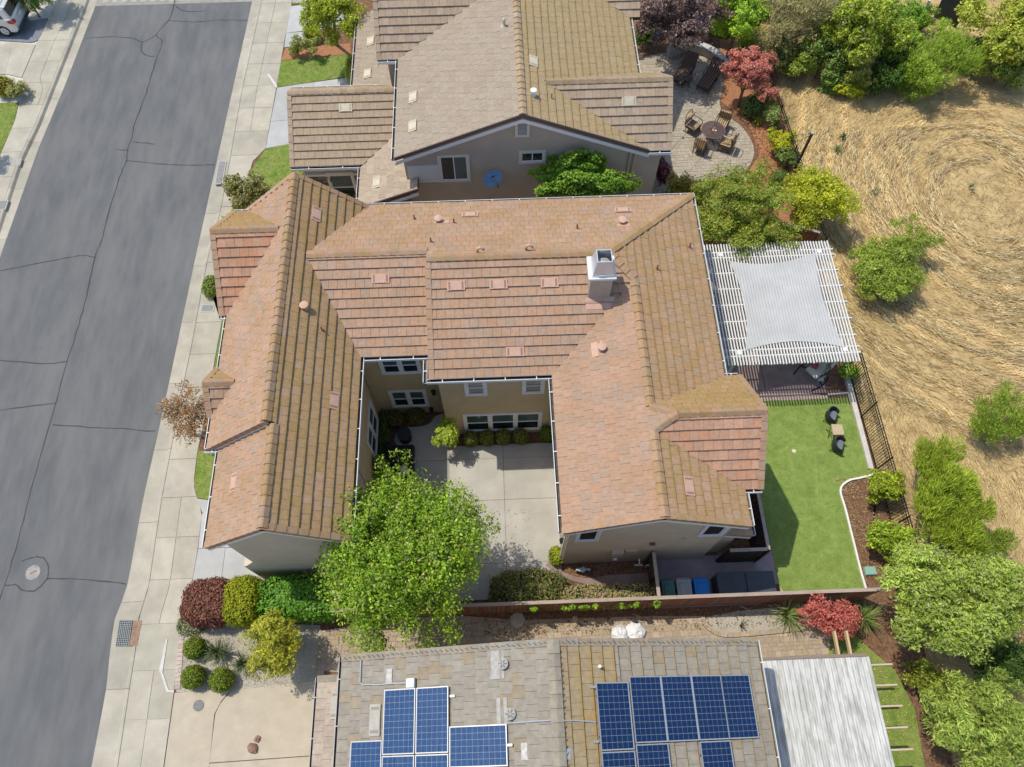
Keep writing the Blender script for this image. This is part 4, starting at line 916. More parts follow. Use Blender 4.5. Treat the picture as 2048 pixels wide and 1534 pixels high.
# ------------------------------------------------------------------ NORTH HOUSE
H2 = thing('brown_roofed_house', 'two-storey taupe house with brown tiled roofs and a satellite dish', 'house', (1, 27, 0))
r2 = Roof(H2, 'roof', m_tile_b, PALB); pn = .407; yS = 21.2
PW_ = [(.335, .275, .21), (.35, .288, .222), (.325, .265, .205), (.345, .29, .23)]; PE_ = [(.345, .275, .17), (.36, .285, .175), (.33, .26, .16), (.35, .28, .185)]
zNW = r2.plane([(-4.05, yS), (1.1, yS), (1.1, 29.45), (-4.05, 26.83)], (-4.05, 22, E0), (pn, 0), pal=PW_)
zNE = r2.plane([(1.1, yS), (6.25, yS), (2.05, 23.35), (6.25, 25.5), (6.25, 29.06), (1.1, 31.7)], (6.25, 22, E0), (-pn, 0), lichen=.3, rand=.15, pal=PE_)
zNS = r2.plane([(2.05, 23.35), (6.25, yS), (7.1, yS), (7.1, 23.35)], (6.5, yS, E0), (0, .795)); zNN = r2.plane([(2.05, 23.35), (7.1, 23.35), (7.1, 25.5), (6.25, 25.5)], (6.5, 25.5, E0), (0, -.795), lichen=.3)
zN2 = r2.plane([(-4.95, 26.83), (-4.05, 26.83), (1.1, 29.45), (-4.95, 29.45)], (-4.5, 26.83, E0), (0, .8)); r2.plane([(-4.95, 29.45), (1.1, 29.45), (-4.05, 32.07), (-4.95, 32.07)], (-4.5, 32.07, E0), (0, -.8))
zNT = r2.plane([(6.25, 29.06), (6.75, 29.06), (6.75, 31.7), (1.1, 31.7)], (6.5, 29.06, E0), (0, .8))
zLS = r2.plane([(-9.03, 23.13), (-5.85, 23.13), (-3.7, 24.8), (-3.7, 26.04), (-9.03, 26.04)], (-9, 23.13, 3.25), (0, .515), pal=[(.36, .275, .19), (.375, .29, .2), (.345, .265, .185), (.365, .285, .205)])
zLN = r2.plane([(-9.03, 26.04), (-4.6, 26.04), (-4.6, 26.5), (-9.03, 26.5)], (-9, 26.5, 4.513), (0, -.515), lichen=.4)
zLR = r2.plane([(-5.95, 20.75), (-3.25, 20.75), (-3.25, 21.6), (-3.7, 21.6), (-3.7, 24.8), (-5.95, 23.03)], (-5.95, 21, 3.2), (pn, 0), pal=[(.40, .325, .245), (.38, .31, .235), (.42, .345, .265), (.36, .29, .22)])
zLP = r2.plane([(-6.6, 26.5), (-4.5, 26.5), (-4.5, 33), (-6.6, 33)], (-6.6, 28, 3.15), (.3, 0), pal=PW_)
r2.caps(z_(zNW, 1.1, yS), z_(zNW, 1.1, 31.5), pitch=pn, lich=.35); r2.caps((2.1, 23.35, 7.36), (7.1, 23.35, 7.36), pitch=.795, lich=.3); r2.caps(z_(zLS, -9.03, 26.04), z_(zLS, -3.8, 26.04), pitch=.5, lich=.1); r2.caps((-4.95, 29.45, 7.746), (1.0, 29.45, 7.746), pitch=.8, lich=.1)
r2.rake += [(Vector(z_(zLS, -9.03, 23.13)), Vector(z_(zLS, -9.03, 26.04)), (-1, 0, 0), 0), (Vector((-4.95, 26.83, E0)), Vector((-4.95, 29.45, 7.746)), (-1, 0, 0), 0), (Vector((7.1, yS, E0)), Vector((7.1, 23.35, 7.36)), (1, 0, 0), 0), (Vector((7.1, 25.5, E0)), Vector((7.1, 23.35, 7.36)), (1, 0, 0), .3)]
roof2 = r2.finish()
for a, b_, side, l in r2.rake: rakeboard(H2, a, b_, side)
m_drk = M('dark_rake_edge', (.12, .085, .075), rough=.8)
for a, b_ in (((-4.05, yS, E0), (1.1, yS, 7.746)), ((6.25, yS, E0), (1.1, yS, 7.746)), ((-5.95, 20.75, 3.2), (-3.25, 20.75, 4.3))):
    a = Vector(a); b_ = Vector(b_); wallpoly(H2, 'rake_edge', [a + Vector((0, -.02, .075)), b_ + Vector((0, -.02, .075)), b_ + Vector((0, -.02, -.09)), a + Vector((0, -.02, -.09))], .05, m_drk, (0, -1, 0)); rakeboard(H2, a + Vector((0, 0, -.03)), b_ + Vector((0, 0, -.03)), (0, -1, 0), .16)
gutter(H2, [(-4.05, yS, ge), (-4.05, 26.8, ge)], out=[(-1, 0)]); gutter(H2, [(-4.95, 26.83, ge), (-4.1, 26.83, ge)], out=[(0, -1)]); gutter(H2, [(6.25, 25.5, ge), (6.25, 29.0, ge)], out=[(1, 0)]); gutter(H2, [(6.2, yS, ge), (7.1, yS, ge)], out=[(0, -1)])
gutter(H2, [(-9.0, 23.13, 3.26), (-6.0, 23.13, 3.26)], out=[(0, -1)]); gutter(H2, [(-5.95, 20.75, 3.21), (-5.95, 23.0, 3.21)], out=[(-1, 0)]); gutter(H2, [(-6.6, 26.5, 3.16), (-6.6, 33, 3.16)], out=[(-1, 0)]); gutter(H2, [(-9.0, 26.5, 4.52), (-4.7, 26.5, 4.52)], out=[(0, 1)])
prismwall(H2, [(-3.75, 21.45), (1.1, 21.45), (1.1, 32), (-3.75, 32)], 0, lambda x, y: zNW(x, y) - top, m_stuc_g); prismwall(H2, [(1.1, 21.45), (5.95, 21.45), (5.95, 32), (1.1, 32)], 0, lambda x, y: zNE(x, y) - top, m_stuc_g)
prismwall(H2, [(5.95, 21.5), (6.85, 21.5), (6.85, 23.35), (5.95, 23.35)], 0, lambda x, y: zNS(x, y) - top, m_stuc_g); prismwall(H2, [(5.95, 23.35), (6.85, 23.35), (6.85, 25.2), (5.95, 25.2)], 0, lambda x, y: zNN(x, y) - top, m_stuc_g)
prismwall(H2, [(-4.6, 27.1), (-3.75, 27.1), (-3.75, 31.8), (-4.6, 31.8)], 0, 5.6, m_stuc_g); prismwall(H2, [(-8.7, 23.45), (-3.75, 23.45), (-3.75, 26.04), (-8.7, 26.04)], 0, lambda x, y: zLS(x, y) - top, m_stuc_g)
prismwall(H2, [(-6.3, 27.0), (-4.6, 27.0), (-4.6, 32.6), (-6.3, 32.6)], 0, 3.0, m_stuc_g); prismwall(H2, [(-5.6, 21.1), (-3.75, 21.1), (-3.75, 23.45), (-5.6, 23.45)], 0, 3.0, m_stuc_y)
# stone facing on the low wing: uneven courses of separate stones
m_stone = M('ledge_stone', (.75, .75, .75), (1.15, 1.15, 1.15), 14, .9, .7, 40, tint=True)
z = .02; root = bpy.data.objects.new('stone_facing', None); root.location = (-7.2, 23.42, 0); link(root, H2)
while z < 2.3:
    h = random.uniform(.07, .15); x = -8.7
    while x < -5.62:
        w = min(random.uniform(.2, .5), -5.6 - x)
        if not (-7.72 < x + w / 2 < -6.42 and z > .5):
            c = random.choice([(.19, .15, .125), (.23, .18, .15), (.16, .13, .12), (.27, .22, .18), (.14, .115, .105)]); d = random.uniform(.04, .09)
            b = MB(); b.box((x + w / 2, 23.45 - d / 2, z + h / 2), (w - .012, d, h - .012), t=c); b.build('stone', m_stone, root)
        x += w
    z += h
b = MB(); b.box((-7.15, 23.42, 2.42), (3.1, .1, .14)); b.build('belt_course', M('cream_trim', (.66, .62, .52), rough=.7), H2)
window(H2, (-7.72, 23.43, .55), Xv, -Yv, 1.25, 2.0, 1, mt=MATS['cream_trim'])
yw2 = 21.45
window(H2, (-2.37, yw2, 3.95), Xv, -Yv, 1.32, 1.6, 1, split='h', mt=MATS['cream_trim']); window(H2, (.96, yw2, 4.92), Xv, -Yv, 1.12, .72, 1, split='h', blind=False, mt=MATS['cream_trim']); window(H2, (3.02, yw2, 3.95), Xv, -Yv, 1.05, 1.62, 1, mt=MATS['cream_trim'])
window(H2, (5.95, 27.5, .2), -Yv, Xv, 2.2, 2.1, 2)
# gable vent with louvres
b = MB(); x0, x1, z0, z1 = .82, 1.38, 6.45, 7.25
for a in (((x0 + x1) / 2, z0 + .05, x1 - x0, .1), ((x0 + x1) / 2, z1 - .05, x1 - x0, .1), (x0 + .05, (z0 + z1) / 2, .1, z1 - z0 - .2), (x1 - .05, (z0 + z1) / 2, .1, z1 - z0 - .2)): b.box((a[0], yw2 - .03, a[1]), (a[2], .08, a[3]))
gv = b.build('gable_vent', MATS['cream_trim'], H2)
for i in range(7):
    b = MB(); b.box((1.1, yw2 - .02, z0 + .13 + i * .09), (.36, .05, .06), rot=Matrix.Rotation(R(30), 3, 'X')); b.build('slat', M('vent_slat', (.42, .40, .38), rough=.7), gv)
b = MB(); b.box((-3.0, yw2 - .02, 4.55), (1.3, .06, .9)); b.build('panel', M('panel_white', (.62, .61, .60), rough=.7), H2)
b = MB(); b.box((-3.0, yw2 - .035, 4.06), (1.4, .1, .08)); b.build('belt_course', MATS['cream_trim'], H2)
downspout(H2, (5.55, 21.4), .1, 5.4, m_stuc_g); downspout(H2, (5.75, 21.4), .1, 5.4, m_stuc_g)
# satellite dish on the wall
p = Vector((0.0, 21.35, 3.05)); p = on(985, 357, lambda x, y: 3.0 if y < 21.3 else 3.0); dr = ray(985, 357); p = Vector((0, 0, CAMH)) + dr * (21.02 / dr.y)
t = thing('satellite_dish', 'blue-grey oval satellite dish mounted on the taupe wall', 'satellite dish', p)
rm = Vector((.15, -.62, .77)).to_track_quat('Z', 'Y').to_matrix() @ Matrix.Rotation(R(20), 3, 'Z'); b = MB()
prof = [(r_, .35 * r_ * r_) for r_ in (.02, .1, .2, .28, .34, .36)]; vs = []; n = 28
for r_, z in prof:
    for k in range(n): a = 2 * math.pi * k / n; vs.append(rm @ Vector((r_ * 1.18 * math.cos(a), r_ * .92 * math.sin(a), z)) + p)
fs = [(i * n + k, i * n + (k + 1) % n, (i + 1) * n + (k + 1) % n, (i + 1) * n + k) for i in range(len(prof) - 1) for k in range(n)] + [tuple(range(n))]
b.add(vs, fs); d = b.build('dish', M('dish_blue', (.13, .24, .38), (.19, .31, .46), 6, .4), t)
d.modifiers.new('solid', 'SOLIDIFY').thickness = .012
b = MB(); b.tube([p + rm @ Vector((0, -.3, .0)), p + rm @ Vector((0, -.45, .12)), p + rm @ Vector((0, -.2, .52))], .018, 8); b.box(p + rm @ Vector((0, -.18, .54)), (.12, .09, .1), rot=rm); b.build('feed_arm', M('dark_grey_metal', (.06, .065, .075), rough=.5), t)
b = MB(); b.tube([p + rm @ Vector((0, 0, -.01)), p + Vector((0, .2, -.12)), p + Vector((0, .47, -.12))], .025, 8); b.box(p + Vector((0, .455, -.12)), (.16, .03, .22)); b.build('mount', MATS['dark_grey_metal'], t)
b = MB()
for k, (x, y) in enumerate(((.02, .06), (.1, .05), (-.1, -.08), (-.03, -.09), (.04, -.1), (.1, -.1))): b.box(p + rm @ Vector((x, y, .35 * (x * x + y * y) + .012)), (.05 if k > 1 else .09, .012 if k > 1 else .05, .004), rot=rm)
b.build('lettering', m_seal, t)
m_cream = M('cream_vent_paint', (.50, .45, .34), (.58, .53, .41), 6, .7)
for px, py, f in ((691, 215, zLS), (826, 194, zNW), (825, 252, zNW), (735, 147, zLP), (741, 82, zLP), (753, 365, zLR), (1067, 122, zNE), (1258, 202, zNS)): tilevent(H2, px, py, f, m_cream, .58, .36)
canvent(H2, 1067, 190, zNE, m_trim, .11, .35)
p = on(1103, 196, lambda x, y: zNE(x, y) + .05); b = MB(); b.tube([p, p + Vector((0, 0, .25))], .03); b.build('vent_pipe', M('grey_pipe', (.28, .28, .28), rough=.6), H2)
p = on(1008, 52, lambda x, y: zNW(x, y) + .05); b = MB(); b.tube([p, p + Vector((0, 0, .3)), p + Vector((.05, .02, .36))], .06, 10); b.lathe(p + Vector((0, 0, 0)), [(.15, -.03), (.07, .08)], 12); b.build('vent_pipe', m_cream, H2)

# ------------------------------------------------------------------ SOUTH HOUSE
H3 = thing('solar_house', 'house with weathered grey tiled roof carrying solar panels', 'house', (1, -1.5, 0))
r3 = Roof(H3, 'roof', m_tile_g, PALG); ps_ = .33; yN = 2.35; yB = -5.0
zSW = r3.plane([(-4.95, yB), (1.09, yB), (1.09, yN), (-4.95, yN)], (-4.95, 0, E0), (ps_, 0), lichen=.02, pal=[(.292, .262, .215), (.302, .27, .222), (.282, .25, .205), (.31, .28, .232)])
zSE = r3.plane([(1.09, yB), (2.75, yB), (2.75, yN), (1.09, yN)], (7.13, 0, E0), (-ps_, 0), lichen=.6, rand=.2)
r3.plane([(2.75, yB), (7.13, yB), (7.13, yN), (2.75, yN)], (7.13, 0, E0), (-ps_, 0), lichen=.06, rand=.15)
zSL = r3.plane([(-6.2, yB), (-4.7, yB), (-4.7, 2.0), (-6.2, 2.0)], (-6.2, 0, 3.25), (ps_, 0), pal=[(.40, .33, .27), (.43, .36, .29), (.37, .305, .25)])
r3.caps(z_(zSW, 1.09, yB), z_(zSW, 1.09, yN), pitch=ps_, w=.15, lich=.1)
r3.rake += [(Vector(z_(zSW, -4.95, yN)), Vector(z_(zSW, 1.09, yN)), (0, 1, 0), .05), (Vector(z_(zSE, 7.13, yN)), Vector(z_(zSE, 1.09, yN)), (0, 1, 0), .15), (Vector(z_(zSL, -6.2, 2.0)), Vector(z_(zSL, -4.75, 2.0)), (0, 1, 0), .0)]
roof3 = r3.finish()
# zig-zag mortar lines beside the rake and the ridge
def zigzag(a, b_, side, name='mortar_line'):
    a = Vector(a); b_ = Vector(b_); d = b_ - a; n = int(d.length / .075); side = Vector(side); b = MB(); pts = []
    for i in range(n + 1): pts.append(a + d * i / n + side * ((.035 if i % 2 else -.035) + random.uniform(-.012, .012)) * random.choice((1, 1, 1, .3)))
    w = Vector((0, 0, 1)).cross(d).normalized() * .006 + d.normalized() * .007
    for p, q in zip(pts[:-1], pts[1:]):
        b.add([p - w, q - w, q + w, p + w], [(0, 1, 2, 3)])
    return b.build(name, m_seal, H3)
up9 = Vector((0, 0, .092)); o9 = Vector((0, -.06, 0))
zigzag(Vector(z_(zSW, -4.95, yN)) + up9 + o9, Vector(z_(zSW, 1.0, yN)) + up9 + o9, (0, 1, 0)); zigzag(Vector(z_(zSE, 7.13, yN)) + up9 + o9, Vector(z_(zSE, 1.2, yN)) + up9 + o9, (0, 1, 0)); zigzag((1.28, -3, zSE(1.28, 0) + .085), (1.28, yN - .2, zSE(1.28, 0) + .085), (1, 0, 0))
m_ggut = M('gutter_grey', (.40, .41, .41), rough=.5)
_g = m_gut; m_gut = m_ggut
gutter(H3, [(-4.95, yB, ge), (-4.95, yN, ge)], out=[(-1, 0)], w=.08); gutter(H3, [(-6.2, yB, 3.26), (-6.2, 2.0, 3.26)], out=[(-1, 0)], w=.08)
m_gut = _g
gutter(H3, [(7.13, yB, ge), (7.13, yN, ge)], out=[(1, 0)], w=.09)
prismwall(H3, [(-4.6, yB), (1.09, yB), (1.09, 2.1), (-4.6, 2.1)], 0, lambda x, y: zSW(x, y) - top, m_stuc_e); prismwall(H3, [(1.09, yB), (6.85, yB), (6.85, 2.1), (1.09, 2.1)], 0, lambda x, y: zSE(x, y) - top, m_stuc_e); prismwall(H3, [(-5.9, yB), (-4.6, yB), (-4.6, 1.75), (-5.9, 1.75)], 0, lambda x, y: zSL(x, y) - top, m_stuc_e)
m_gv = M('grey_vent_metal', (.42, .41, .38), (.30, .29, .27), 9, .6)
for px, py in ((1005, 1328), (1020, 1428)):
    v = canvent(H3, px, py, zSW, m_gv, .13, .22)
    p = on(px, py, lambda x, y: zSW(x, y) + .07); b = MB()
    for k in range(6): a = k * math.pi / 3; b.bar(p + Vector((.03 * math.cos(a), .03 * math.sin(a), .155)), p + Vector((.11 * math.cos(a), .11 * math.sin(a), .155)), .02, .012)
    b.build('fin', M('vent_fin', (.2, .17, .14), rough=.8), v)
flashplate(H3, 993, 1328, zSW, .75, .42, m_gv, .061); flashplate(H3, 1004, 1424, zSW, .7, .3, m_gv, .061)
p = on(1198, 1334, lambda x, y: zSE(x, y) + .05); b = MB(); b.tube([p, p + Vector((0, 0, .22))], .045, 10); b.build('vent_pipe', m_trim, H3)
m_wh = M('white_patch', (.58, .57, .54), (.36, .34, .3), 9, .8)
for px, py, f, w, l in ((777, 1352, zSW, .38, .22), (1050, 1503, zSW, .4, .2), (1137, 1508, zSE, .25, .28)): flashplate(H3, px, py, f, w, l, m_wh if px != 1137 else M('galvanised_patch', (.5, .53, .55), rough=.4, metallic=.5), .066, 'roof_patch')
for px, py, f in ((750, 1440, zSW), (671, 1410, zSL)): tilevent(H3, px, py, f, M('pale_grey_vent', (.37, .345, .30), (.43, .405, .35), 6, .8), .8, .33)

# solar panels -----------------------------------------------------
m_cell = M('solar_cell_blue', (.004, .02, .07), (.01, .036, .11), 40, .2, spec=.35, stretch=(1, .12, 1)); m_cell2 = M('solar_cell_bright', (.008, .036, .115), (.035, .10, .23), 60, .2, spec=.35, stretch=(2.2, .06, 1))
m_back = M('panel_backsheet', (.42, .43, .43), rough=.4); m_frame = M('anodised_frame', (.55, .56, .57), rough=.35, metallic=.6); m_blackf = M('black_clamp', (.02, .02, .022), rough=.5)
cellmesh = {}
def solar(zf, cx, cy, wu, lv, cu, cv, label, mat):
    """panel lying on plane zf, centre (cx,cy); wu along the slope, lv along y"""
    p = Vector((cx, cy, zf(cx, cy) + .15)); u, up, n = planebasis(zf, p); rm = Matrix((up, n.cross(up), n)).transposed()
    if (rm @ Vector((0, 1, 0))).y < 0: rm = rm @ Matrix.Rotation(math.pi, 3, 'Z')
    t = bpy.data.objects.new('solar_module', None); t.matrix_basis = Matrix.Translation(p) @ rm.to_4x4(); COL.objects.link(t); props(t, label, 'solar panel', 'solar panels on the grey roof')
    b = MB(); f_ = .022
    for c, d in (((0, lv / 2 - f_ / 2, 0), (wu, f_, .04)), ((0, -lv / 2 + f_ / 2, 0), (wu, f_, .04)), ((wu / 2 - f_ / 2, 0, 0), (f_, lv - 2 * f_, .04)), ((-wu / 2 + f_ / 2, 0, 0), (f_, lv - 2 * f_, .04))): b.box(c, d)
    b.build('frame', m_frame, t, wb=False)
    b = MB(); b.box((0, 0, -.003), (wu - 2 * f_, lv - 2 * f_, .022)); sh_ = b.build('back_sheet', m_back, t, wb=False)
    k = (wu, lv, cu, cv, mat.name); sx, sy = (wu - 2 * f_ - .01) / cu, (lv - 2 * f_ - .01) / cv
    if k not in cellmesh:
        b = MB(); b.box((0, 0, 0), (sx - .006, sy - .006, .003)); me = bpy.data.meshes.new('cell'); me.from_pydata(b.v, [], b.f); me.materials.append(mat); cellmesh[k] = me
    for i in range(cu):
        for j in range(cv):
            o = bpy.data.objects.new('cell', cellmesh[k]); o.location = ((i - (cu - 1) / 2) * sx, (j - (cv - 1) / 2) * sy, .0105); link(o, sh_, False)
    for s in (-.3, .3):
        b = MB(); b.box((0, lv * s, -.045), (wu + .12 if False else wu, .04, .05)); b.build('rail', m_blackf, t, wb=False)
wu, lv = .945, 1.62
xe = [2.62, 3.56, 4.46, 5.36, 6.24]; lab = ['first', 'second', 'third', 'fourth', 'fifth']
for i, x in enumerate(xe):
    yc = .46 if i == 0 else .60
    solar(zSE, x, yc, wu, lv, 6, 10, f'dark blue solar panel, {lab[i]} from the ridge in the upper row of the right array', m_cell)
solar(zSE, xe[0], .46 - lv - .03, wu, lv, 6, 10, 'dark blue solar panel in the lower row nearest the ridge', m_cell); solar(zSE, xe[1], .60 - lv - .03, wu, lv, 6, 10, 'dark blue solar panel in the lower row, second from the ridge', m_cell); solar(zSE, xe[3], .60 - lv - .03, wu, lv, 6, 10, 'dark blue solar panel standing alone in the lower row near the gutter', m_cell)
solar(zSW, -3.15, .56, wu, lv, 6, 10, 'bright blue upright solar panel, left one of the tallest pair on the left slope', m_cell2); solar(zSW, -2.22, .56, wu, lv, 6, 10, 'bright blue upright solar panel, right one of the tallest pair on the left slope', m_cell2)
solar(zSW, -3.15, .56 - lv - .03, wu, lv, 6, 10, 'bright blue solar panel below the left one of the pair', m_cell2); solar(zSW, -2.22, .56 - lv - .03, wu, lv, 6, 10, 'bright blue solar panel below the right one of the pair', m_cell2)
solar(zSW, -4.07, -.70, wu, lv, 6, 10, 'bright blue solar panel at the left gutter edge', m_cell2); solar(zSW, -.98, -.12, 1.60, .97, 10, 6, 'bright blue sideways solar panel beside the ridge', m_cell2); solar(zSW, -.98, -1.12, 1.60, .97, 10, 6, 'sideways solar panel at the bottom picture edge beside the ridge', m_cell2)
# conduits and junction box
m_cond = M('grey_conduit', (.42, .45, .48), rough=.4, metallic=.3)
def conduit(pts, f, label):
    q = [on(px, py, lambda x, y: f(x, y) + .1) for px, py in pts]; b = MB(); b.tube(q, .018, 8); o = b.build('conduit', m_cond); return props(o, label, 'conduit')
conduit([(722, 1320), (721, 1345), (720, 1364), (724, 1369), (760, 1369), (785, 1367), (815, 1366)], zSW, 'grey bent conduit running to the junction box on the left slope')
conduit([(1013, 1447), (1050, 1444), (1108, 1440)], zSW, 'grey conduit between the sideways panel and the ridge'); conduit([(1114, 1441), (1150, 1441), (1192, 1444)], zSE, 'grey conduit between the ridge and the right array')
p = on(822, 1366, lambda x, y: zSW(x, y) + .14); t = thing('junction_box', 'pale square junction box above the left solar array', 'junction box', p); u, up, n = planebasis(zSW, p); rm = Matrix((u, up, n)).transposed()
b = MB(); b.box(p, (.26, .26, .12), rot=rm); b.build('body', m_back, t, bevel=.01); b = MB(); b.box(p + n * .064, (.22, .22, .012), rot=rm); b.build('lid', m_trim, t)
for i, (px, py, f) in enumerate(((1185, 1374, zSE), (1193, 1483, zSE), (905, 1392, zSW), (1020, 1490, zSW))):
    p = on(px, py, lambda x, y: f(x, y) + .11); u, up, n = planebasis(f, p); b = MB(); b.box(p, (.06, .14, .05), rot=Matrix((u, up, n)).transposed()); o = b.build('rail_end', m_frame); props(o, 'silver rail end ' + ('above left of the right array', 'lower left of the right array', 'right of the tall left pair', 'right of the sideways panel')[i], 'rail end')

# patio cover -------------------------------------------------------
t = thing('patio_cover', 'white corrugated patio cover streaked with grime beside the solar house', 'patio cover', (9.8, -1, 0))
m_corr = M('streaked_white_sheet', (.54, .54, .52), (.62, .62, .60), 2, .9, c3=(.26, .265, .235), scale3=2.6, f3=.75, stretch=(3.0, .55, 1), spec=.1)
x0, x1, y0, y1 = 8.0, 11.62, -4.6, 2.0; n = 84; b = MB(); vs = []
for i in range(n + 1):
    x = x0 + (x1 - x0) * i / n; k = 2.86 + (.022 if i % 2 else -.0) + .012 * math.sin(i * 1.57)
    vs += [(x, y0, k + .02), (x, y1, k)]
b.add(vs, [(2 * i, 2 * i + 1, 2 * i + 3, 2 * i + 2)[::-1] for i in range(n)]); o = b.build('roof_sheet', m_corr, t); o.modifiers.new('s', 'SOLIDIFY').thickness = .012
b = MB(); b.box((7.72, -1.5, 2.78), (.5, 6.0, .03)); b.build('gap_strip', M('blue_grey_strip', (.16, .21, .30), (.20, .25, .34), 3, .5, c3=(.12, .09, .07), scale3=1.2, f3=.8), t)  # blue-grey strip laid in the gap between gutter and sheet
b = MB(); b.box(((x0 + x1) / 2, y1 + .06, 2.72), (x1 - x0 - .1, .09, .2)); b.build('beam', M('brown_beam', (.24, .19, .16), rough=.8), t)
for x in (8.05, 11.0): b = MB(); b.box((x, y1 - .05, 1.35), (.14, .14, 2.7)); b.build('post', MATS['brown_beam'], t)
for i in range(11):
    y = 1.75 - i * .62; b = MB(); b.bar((7.9, y, 2.73), (12.35, y, 2.73), .05, .15); b.build('rafter', M('pinkish_timber', (.56, .44, .36), (.50, .38, .30), 5, .8), t)
for x in (10.72, 11.12): b = MB(); b.bar((x, 1.8, 2.62), (x + .03, 2.85, 2.62), .07, .16); b.build('beam_end', M('raw_timber', (.52, .39, .22), rough=.8), t)
# ------------------------------------------------------------------ fences
m_fw = M('redwood_fence', (.85, .85, .85), (1.12, 1.12, 1.12), 5, .85, .3, 30, tint=True, stretch=(3, 3, .3)); m_cap = M('weathered_cap', (.33, .26, .22), (.42, .34, .29), 4, .85, stretch=(.4, 3, 1))
def boardfence(label, a, b_, h, tone, side, name='board_fence', capw=.12, bw=.16):
    a = Vector((*a, 0)); b_ = Vector((*b_, 0)); d = b_ - a; L = d.length; d.normalize(); n = int(L / bw); nv = Vector((-d.y, d.x, 0)) * side
    t = thing(name, label, 'fence', (a + b_) / 2)
    for i in range(n):
        p = a + d * (i + .5) * L / n; c = tuple(x * random.uniform(.72, 1.2) for x in tone); b = MB()
        b.box(p + Vector((0, 0, h / 2 - .02)) + nv * random.uniform(-.004, .004), (L / n - .016, .022, h - .06), math.atan2(d.y, d.x), t=c); b.build('board', m_fw, t)
    k = max(2, int(L / 2.4))
    for i in range(k + 1):
        p = a + d * L * i / k - nv * .06; b = MB(); b.box(p + Vector((0, 0, h / 2 - .05)), (.09, .09, h - .06), math.atan2(d.y, d.x), t=tuple(x * .8 for x in tone)); b.build('post', m_fw, t)
    for z in (.35, h - .3): b = MB(); b.bar(a - nv * .03 + Vector((0, 0, z)), b_ - nv * .03 + Vector((0, 0, z)), .035, .09, t=tuple(x * .8 for x in tone)); b.build('rail', m_fw, t)
    for i in range(k): b = MB(); b.bar(a + d * (L * i / k + .003) - nv * .03 + Vector((0, 0, h)), a + d * (L * (i + 1) / k - .003) - nv * .03 + Vector((0, 0, h + random.uniform(-.006, .006))), capw, .035); b.build('cap_board', m_cap, t)
    return t
boardfence('long red-brown board fence between the courtyard house and the paver path', (-6.3, 4.25), (13.1, 4.25), 1.85, (.27, .135, .085), -1)
boardfence('short dark board fence and gate between the house wall and the long fence', (5.25, 4.32), (5.25, 5.9), 1.8, (.10, .075, .06), -1)
boardfence('dark board screen running beside the east wall, enclosing the equipment', (9.32, 8.3), (9.32, 5.8), 1.9, (.055, .04, .036), -1)
boardfence('dark end panel of the board screen facing the bins', (9.3, 5.8), (7.95, 5.8), 1.9, (.055, .04, .036), 1)
boardfence('bright orange-brown board fence behind the pergola corner', (12.3, 20.55), (14.3, 19.75), 1.85, (.38, .16, .06), 1)
# black metal fence with pickets, in two runs
m_iron = M('black_iron', (.012, .012, .014), rough=.5)
def ironfence(label, a, b_, h, pitch=.115):
    a = Vector((*a, 0)); b_ = Vector((*b_, 0)); d = b_ - a; L = d.length; d.normalize(); t = thing('metal_fence', label, 'fence', (a + b_) / 2)
    for z in (h, .16, h - .18): b = MB(); b.bar(a + Vector((0, 0, z)), b_ + Vector((0, 0, z)), .03, .03); b.build('rail', m_iron, t)
    b = MB(); b.box((0, 0, 0), (.016, .016, h - .02)); me = bpy.data.meshes.new('picket'); me.from_pydata(b.v, [], b.f); me.materials.append(m_iron); n = int(L / pitch)
    for i in range(n + 1): o = bpy.data.objects.new('picket', me); o.location = a + d * (L * i / n) + Vector((0, 0, (h - .02) / 2)); link(o, t)
    k = max(1, round(L / 2.4))
    for i in range(k + 1): b = MB(); b.box(a + d * L * i / k + Vector((0, 0, (h + .06) / 2)), (.05, .05, h + .06)); b.build('post', m_iron, t)
ironfence('black iron picket fence between the turf and the dry field', (14.85, 13.9), (14.98, 4.6), 1.5); ironfence('black iron picket fence behind the north house garden', (14.75, 19.7), (14.15, 30.4), 1.5, .13)

# ------------------------------------------------------------------ pergola
t = thing('pergola', 'white timber pergola with close slats beside the courtyard house', 'pergola', (11.3, 15.7, 0)); zt = 2.72
m_pg = M('pergola_white', (.72, .72, .70), (.66, .66, .64), 5, .55); b = MB(); b.box((0, 0, 0), (.042, 5.78, .075)); me = bpy.data.meshes.new('slat'); me.from_pydata(b.v, [], b.f); me.materials.append(m_pg)
nsl = 46
for i in range(nsl):
    o = bpy.data.objects.new('slat', me); o.location = (8.62 + i * (14.0 - 8.62) / (nsl - 1), 15.73 + random.uniform(-.02, .02), zt); link(o, t)
for y in (18.25, 17.98, 17.2, 16.42, 15.64, 14.86, 14.08, 13.55, 13.28):
    b = MB(); b.bar((8.5, y, zt - .13), (14.2, y, zt - .13), .045, .16); b.build('rafter', m_pg, t)
for x, y in ((13.55, 13.4), (9.35, 13.4), (13.55, 18.1), (9.35, 18.1)):
    b = MB(); b.box((x, y, (zt - .2) / 2), (.15, .15, zt - .2)); p_ = b.build('post', M('pergola_post', (.50, .56, .56), (.58, .63, .62), 4, .6), t); b = MB(); b.box((x, y, .08), (.22, .22, .16)); b.build('post_base', m_pg, p_); b = MB(); b.box((x, y, zt - .05), (.17, .17, .16)); b.build('post_cap', m_pg, p_)
